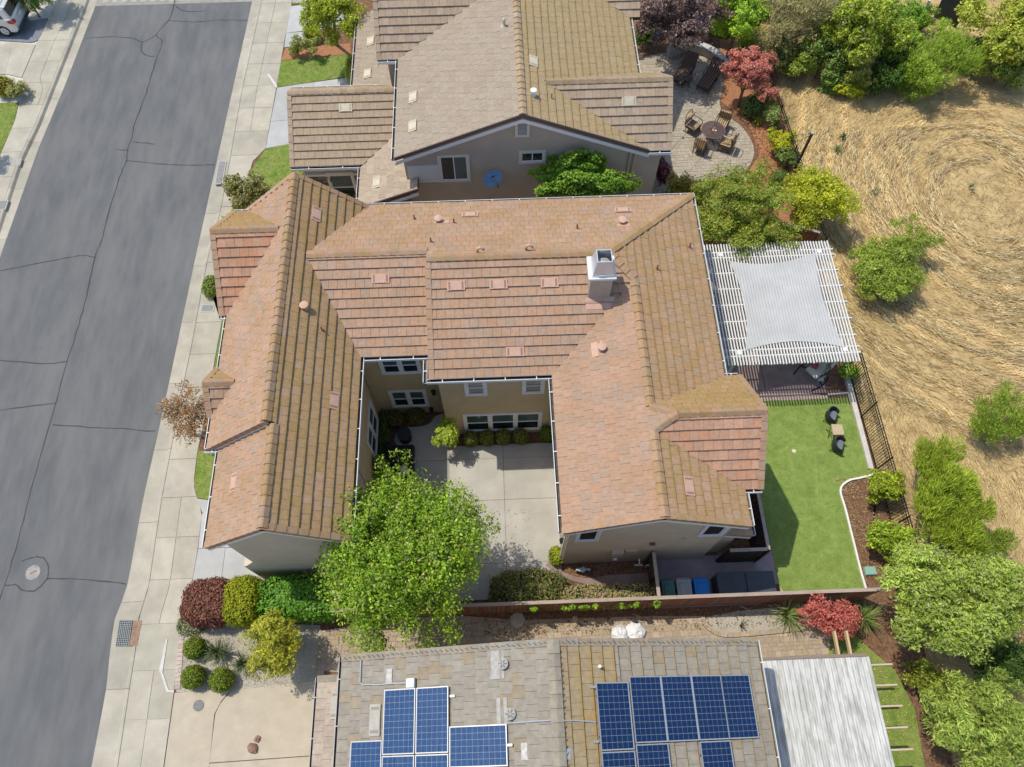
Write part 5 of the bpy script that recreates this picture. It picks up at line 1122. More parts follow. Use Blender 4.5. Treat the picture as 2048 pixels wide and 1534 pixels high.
# shade sail: a cloth with hollow edges resting on the slats
cs = [np.array(G2(1457, 520, 2.8)), np.array(G2(1632, 503, 2.8)), np.array(G2(1692, 694, 2.8)), np.array(G2(1491, 700, 2.8))]
nu = 150; vs = []
def edgept(a, c, k, t_): 
    p = a + (c - a) * t_; m = np.mean(cs, 0); return p + (m - (a + c) / 2) * k * 4 * t_ * (1 - t_)
for j in range(nu + 1):
    for i in range(nu + 1):
        s_, r_ = i / nu, j / nu
        tp, bt, lf, rt = edgept(cs[0], cs[1], .16, s_), edgept(cs[3], cs[2], .15, s_), edgept(cs[0], cs[3], .17, r_), edgept(cs[1], cs[2], .15, r_)
        p = (1 - r_) * tp + r_ * bt + (1 - s_) * lf + s_ * rt - ((1 - s_) * (1 - r_) * cs[0] + s_ * (1 - r_) * cs[1] + s_ * r_ * cs[2] + (1 - s_) * r_ * cs[3])
        vs.append((p[0], p[1], zt + .052 + .012 * math.cos((p[0] - 8.62) / .1196 * 2 * math.pi) + .006 * math.sin(p[1] * 3 + p[0] * 2)))
b = MB(); b.add(vs, [(j * (nu + 1) + i, (j + 1) * (nu + 1) + i, (j + 1) * (nu + 1) + i + 1, j * (nu + 1) + i + 1) for j in range(nu) for i in range(nu)])
o = b.build('shade_sail', M('sail_cloth', (.54, .55, .555), (.60, .61, .61), 1.5, .8, trans=.2, c3=(.47, .48, .48), scale3=.8, f3=.6), smooth=True); props(o, 'pale grey shade sail with hollow edges stretched over the pergola', 'shade sail')
# ------------------------------------------------------------------ paver paths: separate stones with joints
def pavers(name, poly, z, pal, rot=0.0, hts=(.14, .21), wds=(.14, .21, .28), limit=300, gap=.008):
    root = bpy.data.objects.new(name, None); COL.objects.link(root); c = np.mean(np.array(poly), 0); root.location = (c[0], c[1], z - .08); root['kind'] = 'structure'
    mat = M('paver_stone', (.84, .84, .84), (1.12, 1.12, 1.12), 12, .9, .35, 50, tint=True)
    cs_, sn = math.cos(rot), math.sin(rot); lp = [((p[0] - c[0]) * cs_ + (p[1] - c[1]) * sn, -(p[0] - c[0]) * sn + (p[1] - c[1]) * cs_) for p in poly]
    if area2(lp) < 0: lp = lp[::-1]
    x0, x1 = min(p[0] for p in lp), max(p[0] for p in lp); y0, y1 = min(p[1] for p in lp), max(p[1] for p in lp)
    cand = []; rest = MB(); y = y0
    back = lambda p: (c[0] + p[0] * cs_ - p[1] * sn, c[1] + p[0] * sn + p[1] * cs_)
    while y < y1:
        h = random.choice(hts); x = x0 - random.random() * .2
        while x < x1:
            w = random.choice(wds); q = clip_rect(lp, x, y, x + w - gap, y + h - gap); kf = random.uniform(.9, 1.1); col = tuple(v * kf for v in random.choice(pal)); dz = random.uniform(-.004, .004)
            if q:
                ctr = back((x + w / 2, y + h / 2))
                if len(q) == 4 and abs(area2(q) - (w - gap) * (h - gap)) < 1e-4 and vis((*ctr, z), 0): cand.append((ctr, w - gap, h - gap, pal.index(random.choice(pal)), dz, col))
                else: rest.prism([back(p) for p in q], z - .06, z + dz, t=col)
            x += w
        y += h
    cand.sort(key=lambda k: -k[1] * k[2] / (Vector((*k[0], z)) - Vector((0, 0, CAMH))).length_squared)
    cache = {}
    for i, (ctr, w, h, ci, dz, col) in enumerate(cand):
        if i < limit:
            k = (round(w, 3), round(h, 3), ci)
            if k not in cache:
                b = MB(); b.box((0, 0, -.03), (w, h, .06), top=.97, t=pal[ci]); me = bpy.data.meshes.new('paver'); me.from_pydata(b.v, [], b.f)
                a = me.attributes.new('tint', 'FLOAT_COLOR', 'FACE'); a.data.foreach_set('color', [v for t_ in b.t for v in (*t_, 1.0)]); me.materials.append(mat); cache[k] = me
            o = bpy.data.objects.new('paver', cache[k]); o.location = (*ctr, z + dz); o.rotation_euler = (0, 0, rot); link(o, root)
        else: rest.box((*ctr, z + dz - .03), (w, h, .06), rot, t=col)
    stuff(rest.build('paver_field', mat, root)); sheet(name + '_joint_sand', poly, z - .014, M('joint_sand', (.26, .22, .17), (.32, .28, .22), 9, .95), .1)
    return root
PP = [(.385, .305, .22), (.42, .335, .245), (.36, .285, .21), (.40, .31, .215), (.37, .31, .24), (.45, .365, .27)]
pavers('paver_path', GP([(640, 1262), (780, 1240), (900, 1230), (1040, 1240), (1300, 1232), (1400, 1232), (1418, 1262), (1462, 1270), (1625, 1256), (1668, 1252), (1668, 1312), (1500, 1326), (1400, 1300), (1000, 1300), (680, 1345), (630, 1340)]), .0, PP, 0.02)
PN = [(.385, .335, .26), (.41, .36, .28), (.365, .315, .245), (.40, .355, .285), (.43, .38, .30)]
patio = GP([(1265, 118), (1352, 100), (1400, 106), (1440, 132), (1448, 170), (1441, 195)]) + smooth_line(GP([(1441, 195), (1440, 212), (1455, 232), (1482, 252), (1502, 280), (1508, 305), (1500, 330), (1480, 346), (1440, 354), (1405, 362), (1382, 378)]), 4)[1:] + GP([(1300, 400), (1290, 320)])
pavers('paved_patio', patio, .0, PN, .03, (.15, .22), (.15, .22, .3))
edge = smooth_line(GP([(1404, 1233), (1412, 1252), (1432, 1266), (1465, 1270), (1560, 1262), (1655, 1250)]), 5)
for i in range(len(edge) - 1):
    a, c = Vector((*edge[i], 0)), Vector((*edge[i + 1], 0)); b = MB(); b.bar(a + Vector((0, 0, .03)), c + Vector((0, 0, .03)) - (c - a).normalized() * .01, .16, .1, t=random.choice(PP))
    if i == 0: er = thing('paver_edging', 'raised paver edging curving round the gravel bed', 'edging', a)
    b.build('stone', MATS['paver_stone'], er)
# flat stones and sticks along the fence bed
for px, py, s, l in ((1035, 1240, .3, 'pale flagstone in the shade below the tree'), (1150, 1238, .12, 'small brown stone at the path edge')):
    p = G(px, py); b = MB(); b.lathe(p, [(s, -.02), (s * .95, .05), (s * .5, .07), (.01, .07)], 7); props(b.build('flagstone', m_gravel), l, 'stone')
for i, (a, c) in enumerate((((1480, 1212), (1502, 1222)), ((1535, 1210), (1545, 1213)), ((1548, 1208), (1575, 1219)), ((1585, 1207), (1600, 1212)), ((1602, 1206), (1620, 1214)), ((1265, 1228), (1282, 1234)), ((1247, 1238), (1290, 1244)))):
    a, c = G(*a, .04), G(*c, .05); b = MB(); b.tube([a, (a + c) / 2 + Vector((0, 0, .02)), c], .012, 6); props(b.build('garden_stake', M('pale_wood', (.62, .50, .38), rough=.8)), f'thin pale stake lying on the soil, number {i + 1} from the right picture side' if False else ('pale stake lying in the fence bed ' + ['left of the strappy clump', 'just left of the strappy clump', 'behind the strappy clump', 'right of the strappy clump', 'nearest the red maple', 'by the brown litter', 'longest, above the white bags'][i]), 'stake')
# bags and rock
p = G(1255, 1268); m_bag = M('white_plastic', (.78, .79, .82), (.68, .69, .72), 12, .3, .8, 18)
for i, (dx, dy, s, l) in enumerate(((-.28, 0, .3, 'crumpled white plastic bag, left one of the pair on the pavers'), (.3, .06, .32, 'crumpled white plastic bag, right one of the pair on the pavers'))):
    b = MB(); n = 14; prof = [(.3 * s / .3, 0), (.34 * s / .3, .06), (.30 * s / .3, .16), (.2 * s / .3, .24), (.08, .27), (.02, .3)]; b.lathe((p.x + dx, p.y + dy, 0), prof, n)
    b.v = [(v[0] + random.uniform(-.05, .05), v[1] + random.uniform(-.05, .05), max(0, v[2] + random.uniform(-.03, .03))) for v in b.v]; props(b.build('plastic_bag', m_bag), l, 'bag')
p = G(507, 1490); t = thing('rock_pair', 'reddish-brown garden rock with a dry stick on the driveway', 'rock', p)
for k, (dx, dy, s) in enumerate(((0, -.1, .17), (.12, .2, .1))):
    b = MB(); b.lathe((p.x + dx, p.y + dy, 0), [(s, 0), (s * 1.1, s * .4), (s * .7, s * .8), (.02, s)], 9); b.v = [(v[0] + random.uniform(-.03, .03), v[1] + random.uniform(-.03, .03), v[2]) for v in b.v]; b.build('rock', M('red_rock', (.22, .12, .09), (.30, .2, .15), 9, .9, .5), t)

# ------------------------------------------------------------------ bins, deck box
def bin_(px, py, col, label, w=.56):
    p = G(px, py, 1.0); p.z = 0; t = thing('wheelie_bin', label, 'bin', p); m = M('bin_' + str(col), col, tuple(c * 1.15 for c in col), 4, .5)
    b = MB(); b.box((p.x, p.y, .48), (w * .82, .56, .92), top=(1.18, 1.15)); b.build('body', m, t, bevel=.02)
    b = MB(); b.box((p.x, p.y - .02, .985), (w, .70, .07), top=.94); b.box((p.x, p.y - .05, 1.03), (w * .7, .5, .04), top=.8); b.build('lid', m, t, bevel=.015)
    b = MB(); b.tube([(p.x - w / 2 + .05, p.y + .36, .96), (p.x + w / 2 - .05, p.y + .36, .96)], .018); b.build('handle', m, t)
    for s in (-1, 1): b = MB(); b.lathe((p.x + s * w * .36, p.y + .27, .11), [(.11, -.025), (.11, .025)], 14, rot=Matrix.Rotation(R(90), 3, 'Y')); b.build('wheel', m_blackf, t)
bin_(1337, 1178, (.05, .15, .13), 'dark green wheelie bin, leftmost of three by the fence', .5); bin_(1369, 1176, (.27, .31, .33), 'grey wheelie bin between the green and the blue one'); bin_(1404, 1175, (.01, .16, .50), 'bright blue wheelie bin beside the deck box')
t = thing('deck_box', 'long dark grey deck box with two lids below the fence', 'storage box', (8.2, 4.75, 0)); m_db = M('charcoal_resin', (.045, .06, .075), (.06, .075, .09), 5, .5)
p0 = G(1436, 1176, .95); p1 = G(1553, 1174, .95); xm = (p0.x + p1.x) / 2; yc = 4.85
b = MB(); b.box((xm, yc, .45), (p1.x - p0.x - .08, .72, .9)); b.build('body', m_db, t)
for s in (-1, 1): b = MB(); b.box((xm + s * (p1.x - p0.x) / 4, yc, .925), ((p1.x - p0.x) / 2 - .015, .8, .06), top=.97); b.build('lid', m_db, t, bevel=.01)
# valve pipes by the side path
p = G(1165, 1143); t = thing('backflow_valve', 'pale blue pipe valve with a red knob beside the side path', 'valve', p)
b = MB(); b.tube([p + Vector((-.25, 0, 0)), p + Vector((-.25, 0, .35)), p + Vector((.25, 0, .35)), p + Vector((.25, 0, 0))], .045, 10); b.lathe(p + Vector((0, 0, .28)), [(.09, 0), (.11, .07), (.09, .16)], 12); b.lathe(p + Vector((-.14, 0, .3)), [(.07, 0), (.07, .12)], 10); b.build('pipe', m_pipe, t); b = MB(); b.lathe(p + Vector((.16, .1, .45)), [(.05, 0), (.06, .05), (.02, .09)], 10); b.build('knob', M('red_paint', (.32, .05, .05), rough=.4), t)
p = G(1742, 1141, .12); t = thing('irrigation_box', 'pale green irrigation box lid in the bark bed', 'box lid', p); b = MB(); b.box(p - Vector((0, 0, .08)), (.44, .34, .16), top=.92); b.build('body', M('pale_green_plastic', (.25, .42, .36), rough=.5), t, bevel=.02); b = MB(); b.box(p + Vector((0, 0, .01)), (.36, .27, .02)); b.build('lid', MATS['pale_green_plastic'], t)
p = G(1588, 902, .015); t = thing('drain_cap', 'small round cream drain cap in the turf', 'drain cap', p); b = MB(); b.lathe(p, [(.085, -.01), (.085, .012), (.06, .018), (.02, .018)], 16); b.build('cap', M('cream_plastic', (.66, .56, .40), rough=.5), t)

# ------------------------------------------------------------------ turf chairs and table
m_wick = M('charcoal_wicker', (.030, .033, .042), (.055, .06, .072), 60, .6, .8, 90); m_seatg = M('grey_cushion', (.135, .15, .175), (.17, .185, .21), 20, .8)
def tub_chair(loc, rz, label):
    t = thing('wicker_chair', label, 'chair', loc, rz, 'wicker chairs on the turf'); t.scale = (.88, .88, .88)
    # bent shell: a U of back and arms, its rim falling towards the front
    n = 22; vs = []; rx, ry = .31, .30
    def pt(i):
        a = R(-62) + (R(304)) * i / n - R(90) + R(28) - R(0)
        a = R(90) + (i / n - .5) * R(262); return Vector((rx * math.cos(a), ry * math.sin(a), 0))
    b = MB()
    for i in range(n + 1):
        p = pt(i); k = abs(i / n - .5) * 2; top_ = .80 - .30 * k ** 1.6; o = p.normalized() * .035
        vs += [p * .9 + Vector((0, 0, .22)), p * 1.02 + Vector((0, 0, top_)), p * 1.02 + o + Vector((0, 0, top_)), p * .92 + o + Vector((0, 0, .22))]
    fs = []
    for i in range(n): fs += [(4 * i + j, 4 * i + (j + 1) % 4, 4 * (i + 1) + (j + 1) % 4, 4 * (i + 1) + j) for j in range(4)]
    b.add(vs, fs + [(0, 1, 2, 3), (4 * n, 4 * n + 3, 4 * n + 2, 4 * n + 1)]); b.build('backrest', m_wick, t, wb=False)
    b = MB(); q = [(x * .93, y * .93) for x, y in [(pt(i).x, pt(i).y) for i in range(n + 1)]]; b.prism(q, .20, .36); b.build('seat_base', m_wick, t, wb=False)
    b = MB(); q = [(x * .86, y * .86) for x, y in q]; b.prism(q, .36, .43); b.build('seat_cushion', m_seatg, t, wb=False, bevel=.015)
    for sx, sy in ((-1, -1), (1, -1), (-1, 1), (1, 1)): b = MB(); b.tube([(sx * .24, sy * .22, .22), (sx * .27, sy * .26, 0)], [.022, .016], 8); b.build('leg', m_wick, t, wb=False)
    return t
p = G(1659, 838); tub_chair((p.x, p.y, .02), R(62), 'charcoal wicker tub chair nearer the pergola, behind the slatted table'); p = G(1672, 896); tub_chair((p.x, p.y, .02), R(66), 'charcoal wicker tub chair below the slatted table, away from the pergola')
p = G(1666, 868); t = thing('slatted_table', 'small wooden slatted folding table between the wicker chairs', 'table', (p.x, p.y, .02), R(-3)); m_teak = M('teak', (.42, .29, .16), (.52, .38, .23), 8, .7, stretch=(6, .8, 1)); m_teak2 = M('pale_teak', (.56, .46, .32), rough=.7)
for i in range(7): b = MB(); b.box((-.17 + i * .057, 0, .47), (.042, .40, .018)); b.build('slat', m_teak2, t, wb=False)
for s in (-1, 1): b = MB(); b.box((0, s * .215, .465), (.46, .035, .03)); b.build('rail', m_teak, t, wb=False); b = MB(); b.box((s * .215, 0, .465), (.03, .42, .03)); b.build('rail', m_teak, t, wb=False)
for sx in (-1, 1):
    for s in (-1, 1): b = MB(); b.bar((sx * .23, s * .17, .44), (sx * .25, -s * .2, 0), .018, .018); b.build('leg', m_blackf, t, wb=False)

# hanging chair on a bent stand below the pergola edge
p = G(1622, 752); t = thing('hanging_chair', 'hanging egg chair with white cushions and a pink pillow on a black stand', 'chair', (p.x, p.y, 0), R(35)); m_wht = M('white_cushion', (.62, .60, .57), (.68, .66, .63), 10, .85)
b = MB(); b.tube([(-.55, -.5, .03), (.0, -.62, .03), (.55, -.5, .03)], .03, 8); b.tube([(-.55, .5, .03), (.0, .62, .03), (.55, .5, .03)], .03, 8); b.tube([(0, -.62, .03), (.3, 0, .03), (0, .62, .03)], .03, 8); b.tube([(.3, 0, .03), (.72, 0, .6), (.74, 0, 1.3), (.5, 0, 1.85), (.1, 0, 1.95), (0, 0, 1.85)], .035, 8); b.build('stand', m_blackf, t, wb=False)
b = MB(); vs = []; n = 12
for i in range(7):
    for k in range(n + 1): a = R(-115) + R(230) * k / n; ph = R(-70) + R(130) * i / 6; vs.append((.46 * math.cos(a) * math.cos(ph), .46 * math.sin(a) * math.cos(ph), 1.0 + .6 * math.sin(ph)))
b.add(vs, [(i * (n + 1) + k, i * (n + 1) + k + 1, (i + 1) * (n + 1) + k + 1, (i + 1) * (n + 1) + k) for i in range(6) for k in range(n)]); sh_ = b.build('basket', m_wick, t, wb=False); sh_.modifiers.new('w', 'WIREFRAME').thickness = .03
for c, d, l in (((-.05, 0, .62), (.62, .62, .14), 'seat_cushion'), ((.22, 0, .95), (.16, .60, .55), 'back_cushion')): b = MB(); b.box(c, d, top=.9); b.build(l, m_wht, t, wb=False, bevel=.05)
b = MB(); b.box((.02, .15, .75), (.3, .3, .12), .4, top=.8); b.build('pillow', M('pink_fabric', (.42, .10, .16), rough=.8), t, wb=False, bevel=.04)
b = MB(); b.tube([(0, 0, 1.85), (0, 0, 1.55)], .015, 6); b.build('chain', m_blackf, t, wb=False)
p = G(1548, 768); b = MB()
# ------------------------------------------------------------------ north patio furniture
m_brz = M('bronze_metal', (.075, .05, .042), (.11, .078, .065), 20, .5, metallic=.3)
def striped(name, c1, c2, per):
    if name in MATS: return MATS[name]
    m = M(name, c1, rough=.9); nt = m.node_tree; N = nt.nodes; L = nt.links; tc = N.new('ShaderNodeTexCoord'); sx = N.new('ShaderNodeSeparateXYZ'); L.new(tc.outputs['Object'], sx.inputs[0])
    a = N.new('ShaderNodeMath'); a.operation = 'MULTIPLY'; a.inputs[1].default_value = 1 / per; L.new(sx.outputs[0], a.inputs[0]); f = N.new('ShaderNodeMath'); f.operation = 'FRACT'; L.new(a.outputs[0], f.inputs[0]); g = N.new('ShaderNodeMath'); g.operation = 'GREATER_THAN'; g.inputs[1].default_value = .55; L.new(f.outputs[0], g.inputs[0])
    x = N.new('ShaderNodeMix'); x.data_type = 'RGBA'; L.new(g.outputs[0], x.inputs[0]); x.inputs[6].default_value = (*c1, 1); x.inputs[7].default_value = (*c2, 1); L.new(x.outputs[2], N['Principled BSDF'].inputs['Base Color']); return m
m_str = striped('striped_tan_cushion', (.44, .33, .19), (.16, .09, .06), .105); m_str2 = striped('striped_brown_cushion', (.17, .11, .085), (.05, .03, .028), .12)
def arm_chair(loc, rz, label):
    t = thing('patio_chair', label, 'chair', loc, rz, 'striped chairs round the patio table')
    b = MB(); b.box((0, 0, .40), (.54, .54, .12)); b.build('seat_cushion', m_str, t, wb=False, bevel=.03)
    b = MB(); b.box((0, .30, .70), (.54, .12, .58), rot=Matrix.Rotation(R(14), 3, 'X')); b.build('back_cushion', m_str, t, wb=False, bevel=.03)
    b = MB(); b.box((0, 0, .32), (.60, .60, .04)); b.tube([(-.29, .30, .32), (-.29, .40, .98), (-.15, .42, 1.04), (.15, .42, 1.04), (.29, .40, .98), (.29, .30, .32)], .02, 6); b.build('frame', m_brz, t, wb=False)
    for s in (-1, 1):
        b = MB(); b.tube([(s * .31, .34, .66), (s * .34, .05, .66), (s * .35, -.22, .62), (s * .33, -.30, .5), (s * .3, -.26, .34)], .02, 6); b.build('armrest', m_brz, t, wb=False)
        b = MB(); b.tube([(s * .28, -.32, .03), (s * .28, 0, .0), (s * .28, .36, .05)], .02, 6); b.build('rocker', m_brz, t, wb=False)
        for y in (-.24, .24): b = MB(); b.tube([(s * .27, y, .32), (s * .28, y * 1.1, .02)], .02, 6); b.build('leg', m_brz, t, wb=False)
tp = G(1420, 281)
t = thing('round_patio_table', 'round dark bronze lattice table with striped chairs around it', 'table', (tp.x, tp.y, 0)); b = MB(); n = 40
ro = .58; b.tube([(ro * math.cos(a), ro * math.sin(a), .72) for a in np.linspace(0, 2 * math.pi, n + 1)], .022, 6, caps=False)
for k in range(-9, 10):
    x = k * .06; L_ = math.sqrt(max(0, ro * ro - x * x))
    for q in (R(45), R(-45)):
        c_, s_ = math.cos(q), math.sin(q); b.bar((x * c_ - L_ * s_, x * s_ + L_ * c_, .72), (x * c_ + L_ * s_, x * s_ - L_ * c_, .72), .034, .012)
b.build('table_top', M('plum_metal', (.15, .105, .10), (.19, .135, .13), 20, .5), t, wb=False); b = MB(); b.lathe((0, 0, 0), [(.05, .1), (.04, .4), (.12, .7)], 10); b.build('column', m_brz, t, wb=False)
for k in range(4): a = k * math.pi / 2 + .4; b = MB(); b.tube([(.04 * math.cos(a), .04 * math.sin(a), .2), (.25 * math.cos(a), .25 * math.sin(a), .12), (.34 * math.cos(a), .34 * math.sin(a), 0)], .025, 6); b.build('leg', m_brz, t, wb=False)
t = thing('table_ornament', 'small tan figurine on the round patio table', 'ornament', (tp.x + .02, tp.y - .02, .73)); b = MB(); b.lathe((0, 0, 0), [(.09, 0), (.09, .02), (.04, .05), (.045, .12), (.03, .16), (.01, .2)], 10); b.build('body', M('tan_ceramic', (.5, .33, .16), rough=.5), t, wb=False); b = MB(); b.lathe((.07, -.06, 0), [(.05, 0), (.055, .04), (.02, .06)], 8); b.build('bowl', m_wht, t, wb=False)
for px, py, rz, l in ((1384, 262, R(48), 'upper left striped chair at the round table'), (1440, 258, R(-28), 'upper right striped chair at the round table'), (1399, 300, R(152), 'lower left striped chair at the round table, seen from behind'), (1449, 297, R(-118), 'lower right striped chair at the round table')):
    p = G(px, py); arm_chair((p.x, p.y, 0), rz, l)
def chaise(loc, rz, label):
    t = thing('chaise_lounge', label, 'lounge chair', loc, rz, 'chaise lounges by the seat wall')
    b = MB(); b.box((0, -.5, .40), (.66, 1.25, .12)); b.build('seat_cushion', m_str2, t, wb=False, bevel=.03); b = MB(); b.box((0, .36, .66), (.66, .80, .12), rot=Matrix.Rotation(R(42), 3, 'X')); b.build('back_cushion', m_str2, t, wb=False, bevel=.03)
    b = MB(); b.box((0, -.4, .31), (.72, 1.5, .05)); b.bar((0, .1, .33), (0, .62, .86), .7, .03); b.build('frame', m_brz, t, wb=False)
    for s in (-1, 1):
        b = MB(); b.tube([(s * .38, .25, .34), (s * .38, .2, .60), (s * .38, -.2, .60), (s * .38, -.3, .34)], .02, 6); b.build('armrest', m_brz, t, wb=False)
        for y in (-1.0, .15): b = MB(); b.tube([(s * .32, y, .3), (s * .33, y, 0)], .022, 6); b.build('leg', m_brz, t, wb=False)
p = G(1370, 148); chaise((p.x, p.y, 0), R(-32), 'dark striped chaise lounge in the shade, nearer the pillar'); p = G(1420, 160); chaise((p.x, p.y, 0), R(-33), 'dark striped chaise lounge beside the red maple, foot in the sun')
p = G(1372, 168); t = thing('fire_bowl_table', 'small round dark side table on four curved feet between the lounges', 'table', (p.x, p.y, 0)); b = MB(); b.lathe((0, 0, 0), [(.02, .38), (.28, .40), (.28, .43), (.02, .44)], 18); b.build('table_top', m_brz, t, wb=False)
for k in range(4): a = k * math.pi / 2 + .5; b = MB(); b.tube([(.05 * math.cos(a), .05 * math.sin(a), .38), (.2 * math.cos(a), .2 * math.sin(a), .16), (.32 * math.cos(a), .32 * math.sin(a), 0)], .022, 6); b.build('leg', m_brz, t, wb=False)
# curved seat wall with pillar
sw = smooth_line(GP([(1352, 104), (1380, 102), (1405, 108), (1428, 120), (1444, 136), (1452, 150)]), 6); t = thing('seat_wall', 'curved pale seat wall with a cap round the lounges', 'wall', (*sw[4], 0)); m_swall = M('seat_wall_render', (.46, .42, .36), (.52, .48, .41), 4, .9)
for i in range(0, len(sw) - 1):
    a, c = Vector((*sw[i], 0)), Vector((*sw[i + 1], 0)); b = MB(); b.bar(a + Vector((0, 0, .24)), c + Vector((0, 0, .24)), .22, .48); b.build('block', m_swall, t); b = MB(); b.bar(a + Vector((0, 0, .52)), c + Vector((0, 0, .52)) - (c - a) * .03, .36, .07); b.build('cap_stone', M('cap_stone', (.46, .46, .46), (.54, .54, .53), 6, .8), t)
p = G(1346, 108); t = thing('stone_pillar', 'square stone pillar with pale cap and lamp at the wall end', 'pillar', p)
for k in range(6):
    for q in range(2): b = MB(); b.box(p + Vector(((q - .5) * .33, 0, .08 + k * .155)), (.32, .66, .148), t=(random.uniform(.28, .42),) * 3); b.build('stone', m_stone, t)
b = MB(); b.box(p + Vector((0, 0, .99)), (.78, .78, .1)); b.build('cap', MATS['cap_stone'], t); b = MB(); b.box(p + Vector((.05, .1, 1.1)), (.2, .2, .14)); b.build('lamp', m_blackf, t)
# string lights and their posts
m_bulb = M('clear_bulb', (.35, .33, .28), rough=.1)
def stringlight(a, c, n, sag, label):
    a, c = Vector(a), Vector(c); pts = [a + (c - a) * i / 16 - Vector((0, 0, sag * 4 * (i / 16) * (1 - i / 16))) for i in range(17)]; t = thing('string_lights', label, 'string lights', pts[8]); b = MB(); b.tube(pts, .008, 5); b.build('cable', m_blackf, t)
    for i in range(n): k = (i + .5) / n; p = a + (c - a) * k - Vector((0, 0, sag * 4 * k * (1 - k))); b = MB(); b.lathe(p + Vector((0, 0, -.13)), [(.008, 0), (.03, .03), (.028, .07), (.014, .1), (.014, .13)], 8); b.build('bulb', m_bulb, t)
def pole(px, py, h, label):
    p = G(px, py); t = thing('light_pole', label, 'pole', p); b = MB(); b.box(p + Vector((0, 0, h / 2)), (.1, .1, h)); b.build('post', M('dark_wood_post', (.05, .04, .04), rough=.7), t); b = MB(); b.box(p + Vector((0, 0, h + .02)), (.13, .13, .05)); b.build('cap', m_cond, t); return p + Vector((0, 0, h))
q1 = pole(1591, 335, 2.3, 'dark wooden light pole standing by the metal fence'); q2 = pole(1538, 118, 2.3, 'dark wooden light pole behind the red maple'); hw = Vector((7.15, 21.3, 4.4)); hw2 = Vector((7.15, 24.9, 4.6))
stringlight(hw2 + Vector((0, -1.2, -.6)), q1, 9, .35, 'string of bulbs from the roof corner towards the lower pole'); stringlight(hw + Vector((0, 1, -.5)), q2, 9, .35, 'string of bulbs crossing towards the maple'); stringlight(hw + Vector((0, 0, -.9)), q1 + Vector((0, 0, -.1)), 8, .5, 'low string of bulbs below the round table'); stringlight(hw2 + Vector((0, .6, 0)), q2 + Vector((0, 0, .0)), 8, .3, 'string of bulbs over the lounges')

# ------------------------------------------------------------------ courtyard furniture in deep shade
m_dk = M('black_cushion', (.02, .02, .022), (.03, .03, .033), 8, .9)
t = thing('courtyard_sofa', 'black round-backed garden sofa with a flowered pillow in the courtyard shade', 'sofa', (-4.2, 10.2, 0))
b = MB(); b.box((-4.2, 10.2, .22), (1.0, 1.5, .36)); b.build('base', m_wick, t, bevel=.06); b = MB(); b.box((-4.15, 10.2, .45), (.85, 1.3, .14)); b.build('seat_cushion', m_dk, t, bevel=.05); b = MB(); b.box((-4.65, 10.2, .6), (.2, 1.5, .5)); b.build('backrest', m_dk, t, bevel=.06)
b = MB(); b.box((-4.05, 9.75, .6), (.34, .42, .12), .3, rot=Matrix.Rotation(R(25), 3, 'Y') @ Matrix.Rotation(.25, 3, 'Z')); b.build('pillow', M('flower_pillow', (.62, .58, .50), (.40, .30, .34), 22, .9), t, bevel=.03)
p = G(808, 868, .5); t = thing('side_table', 'small round black drum table beside the sofa', 'table', (p.x, p.y, 0)); b = MB(); b.lathe((p.x, p.y, 0), [(.26, 0), (.2, .25), (.28, .48), (.28, .5), (.01, .5)], 20); b.build('drum', m_dk, t); b = MB(); b.lathe((p.x, p.y, .5), [(.3, 0), (.3, .02), (.01, .025)], 20); b.build('table_top', m_wick, t)
for px, py, s, l in ((803, 968, .22, 'dark plant pot at the foot of the big tree'), (768, 960, .22, 'dark plant pot by the arched opening')):
    p = G(px, py); t = thing('plant_pot', l, 'pot', p); b = MB(); b.lathe(p, [(s * .7, 0), (s, .38), (s * 1.08, .42), (s * .9, .42), (s * .85, .34)], 16); b.build('pot', m_dk, t); b = MB(); b.lathe(p, [(s * .85, .34), (.01, .35)], 16); b.build('soil', m_mulch, t)

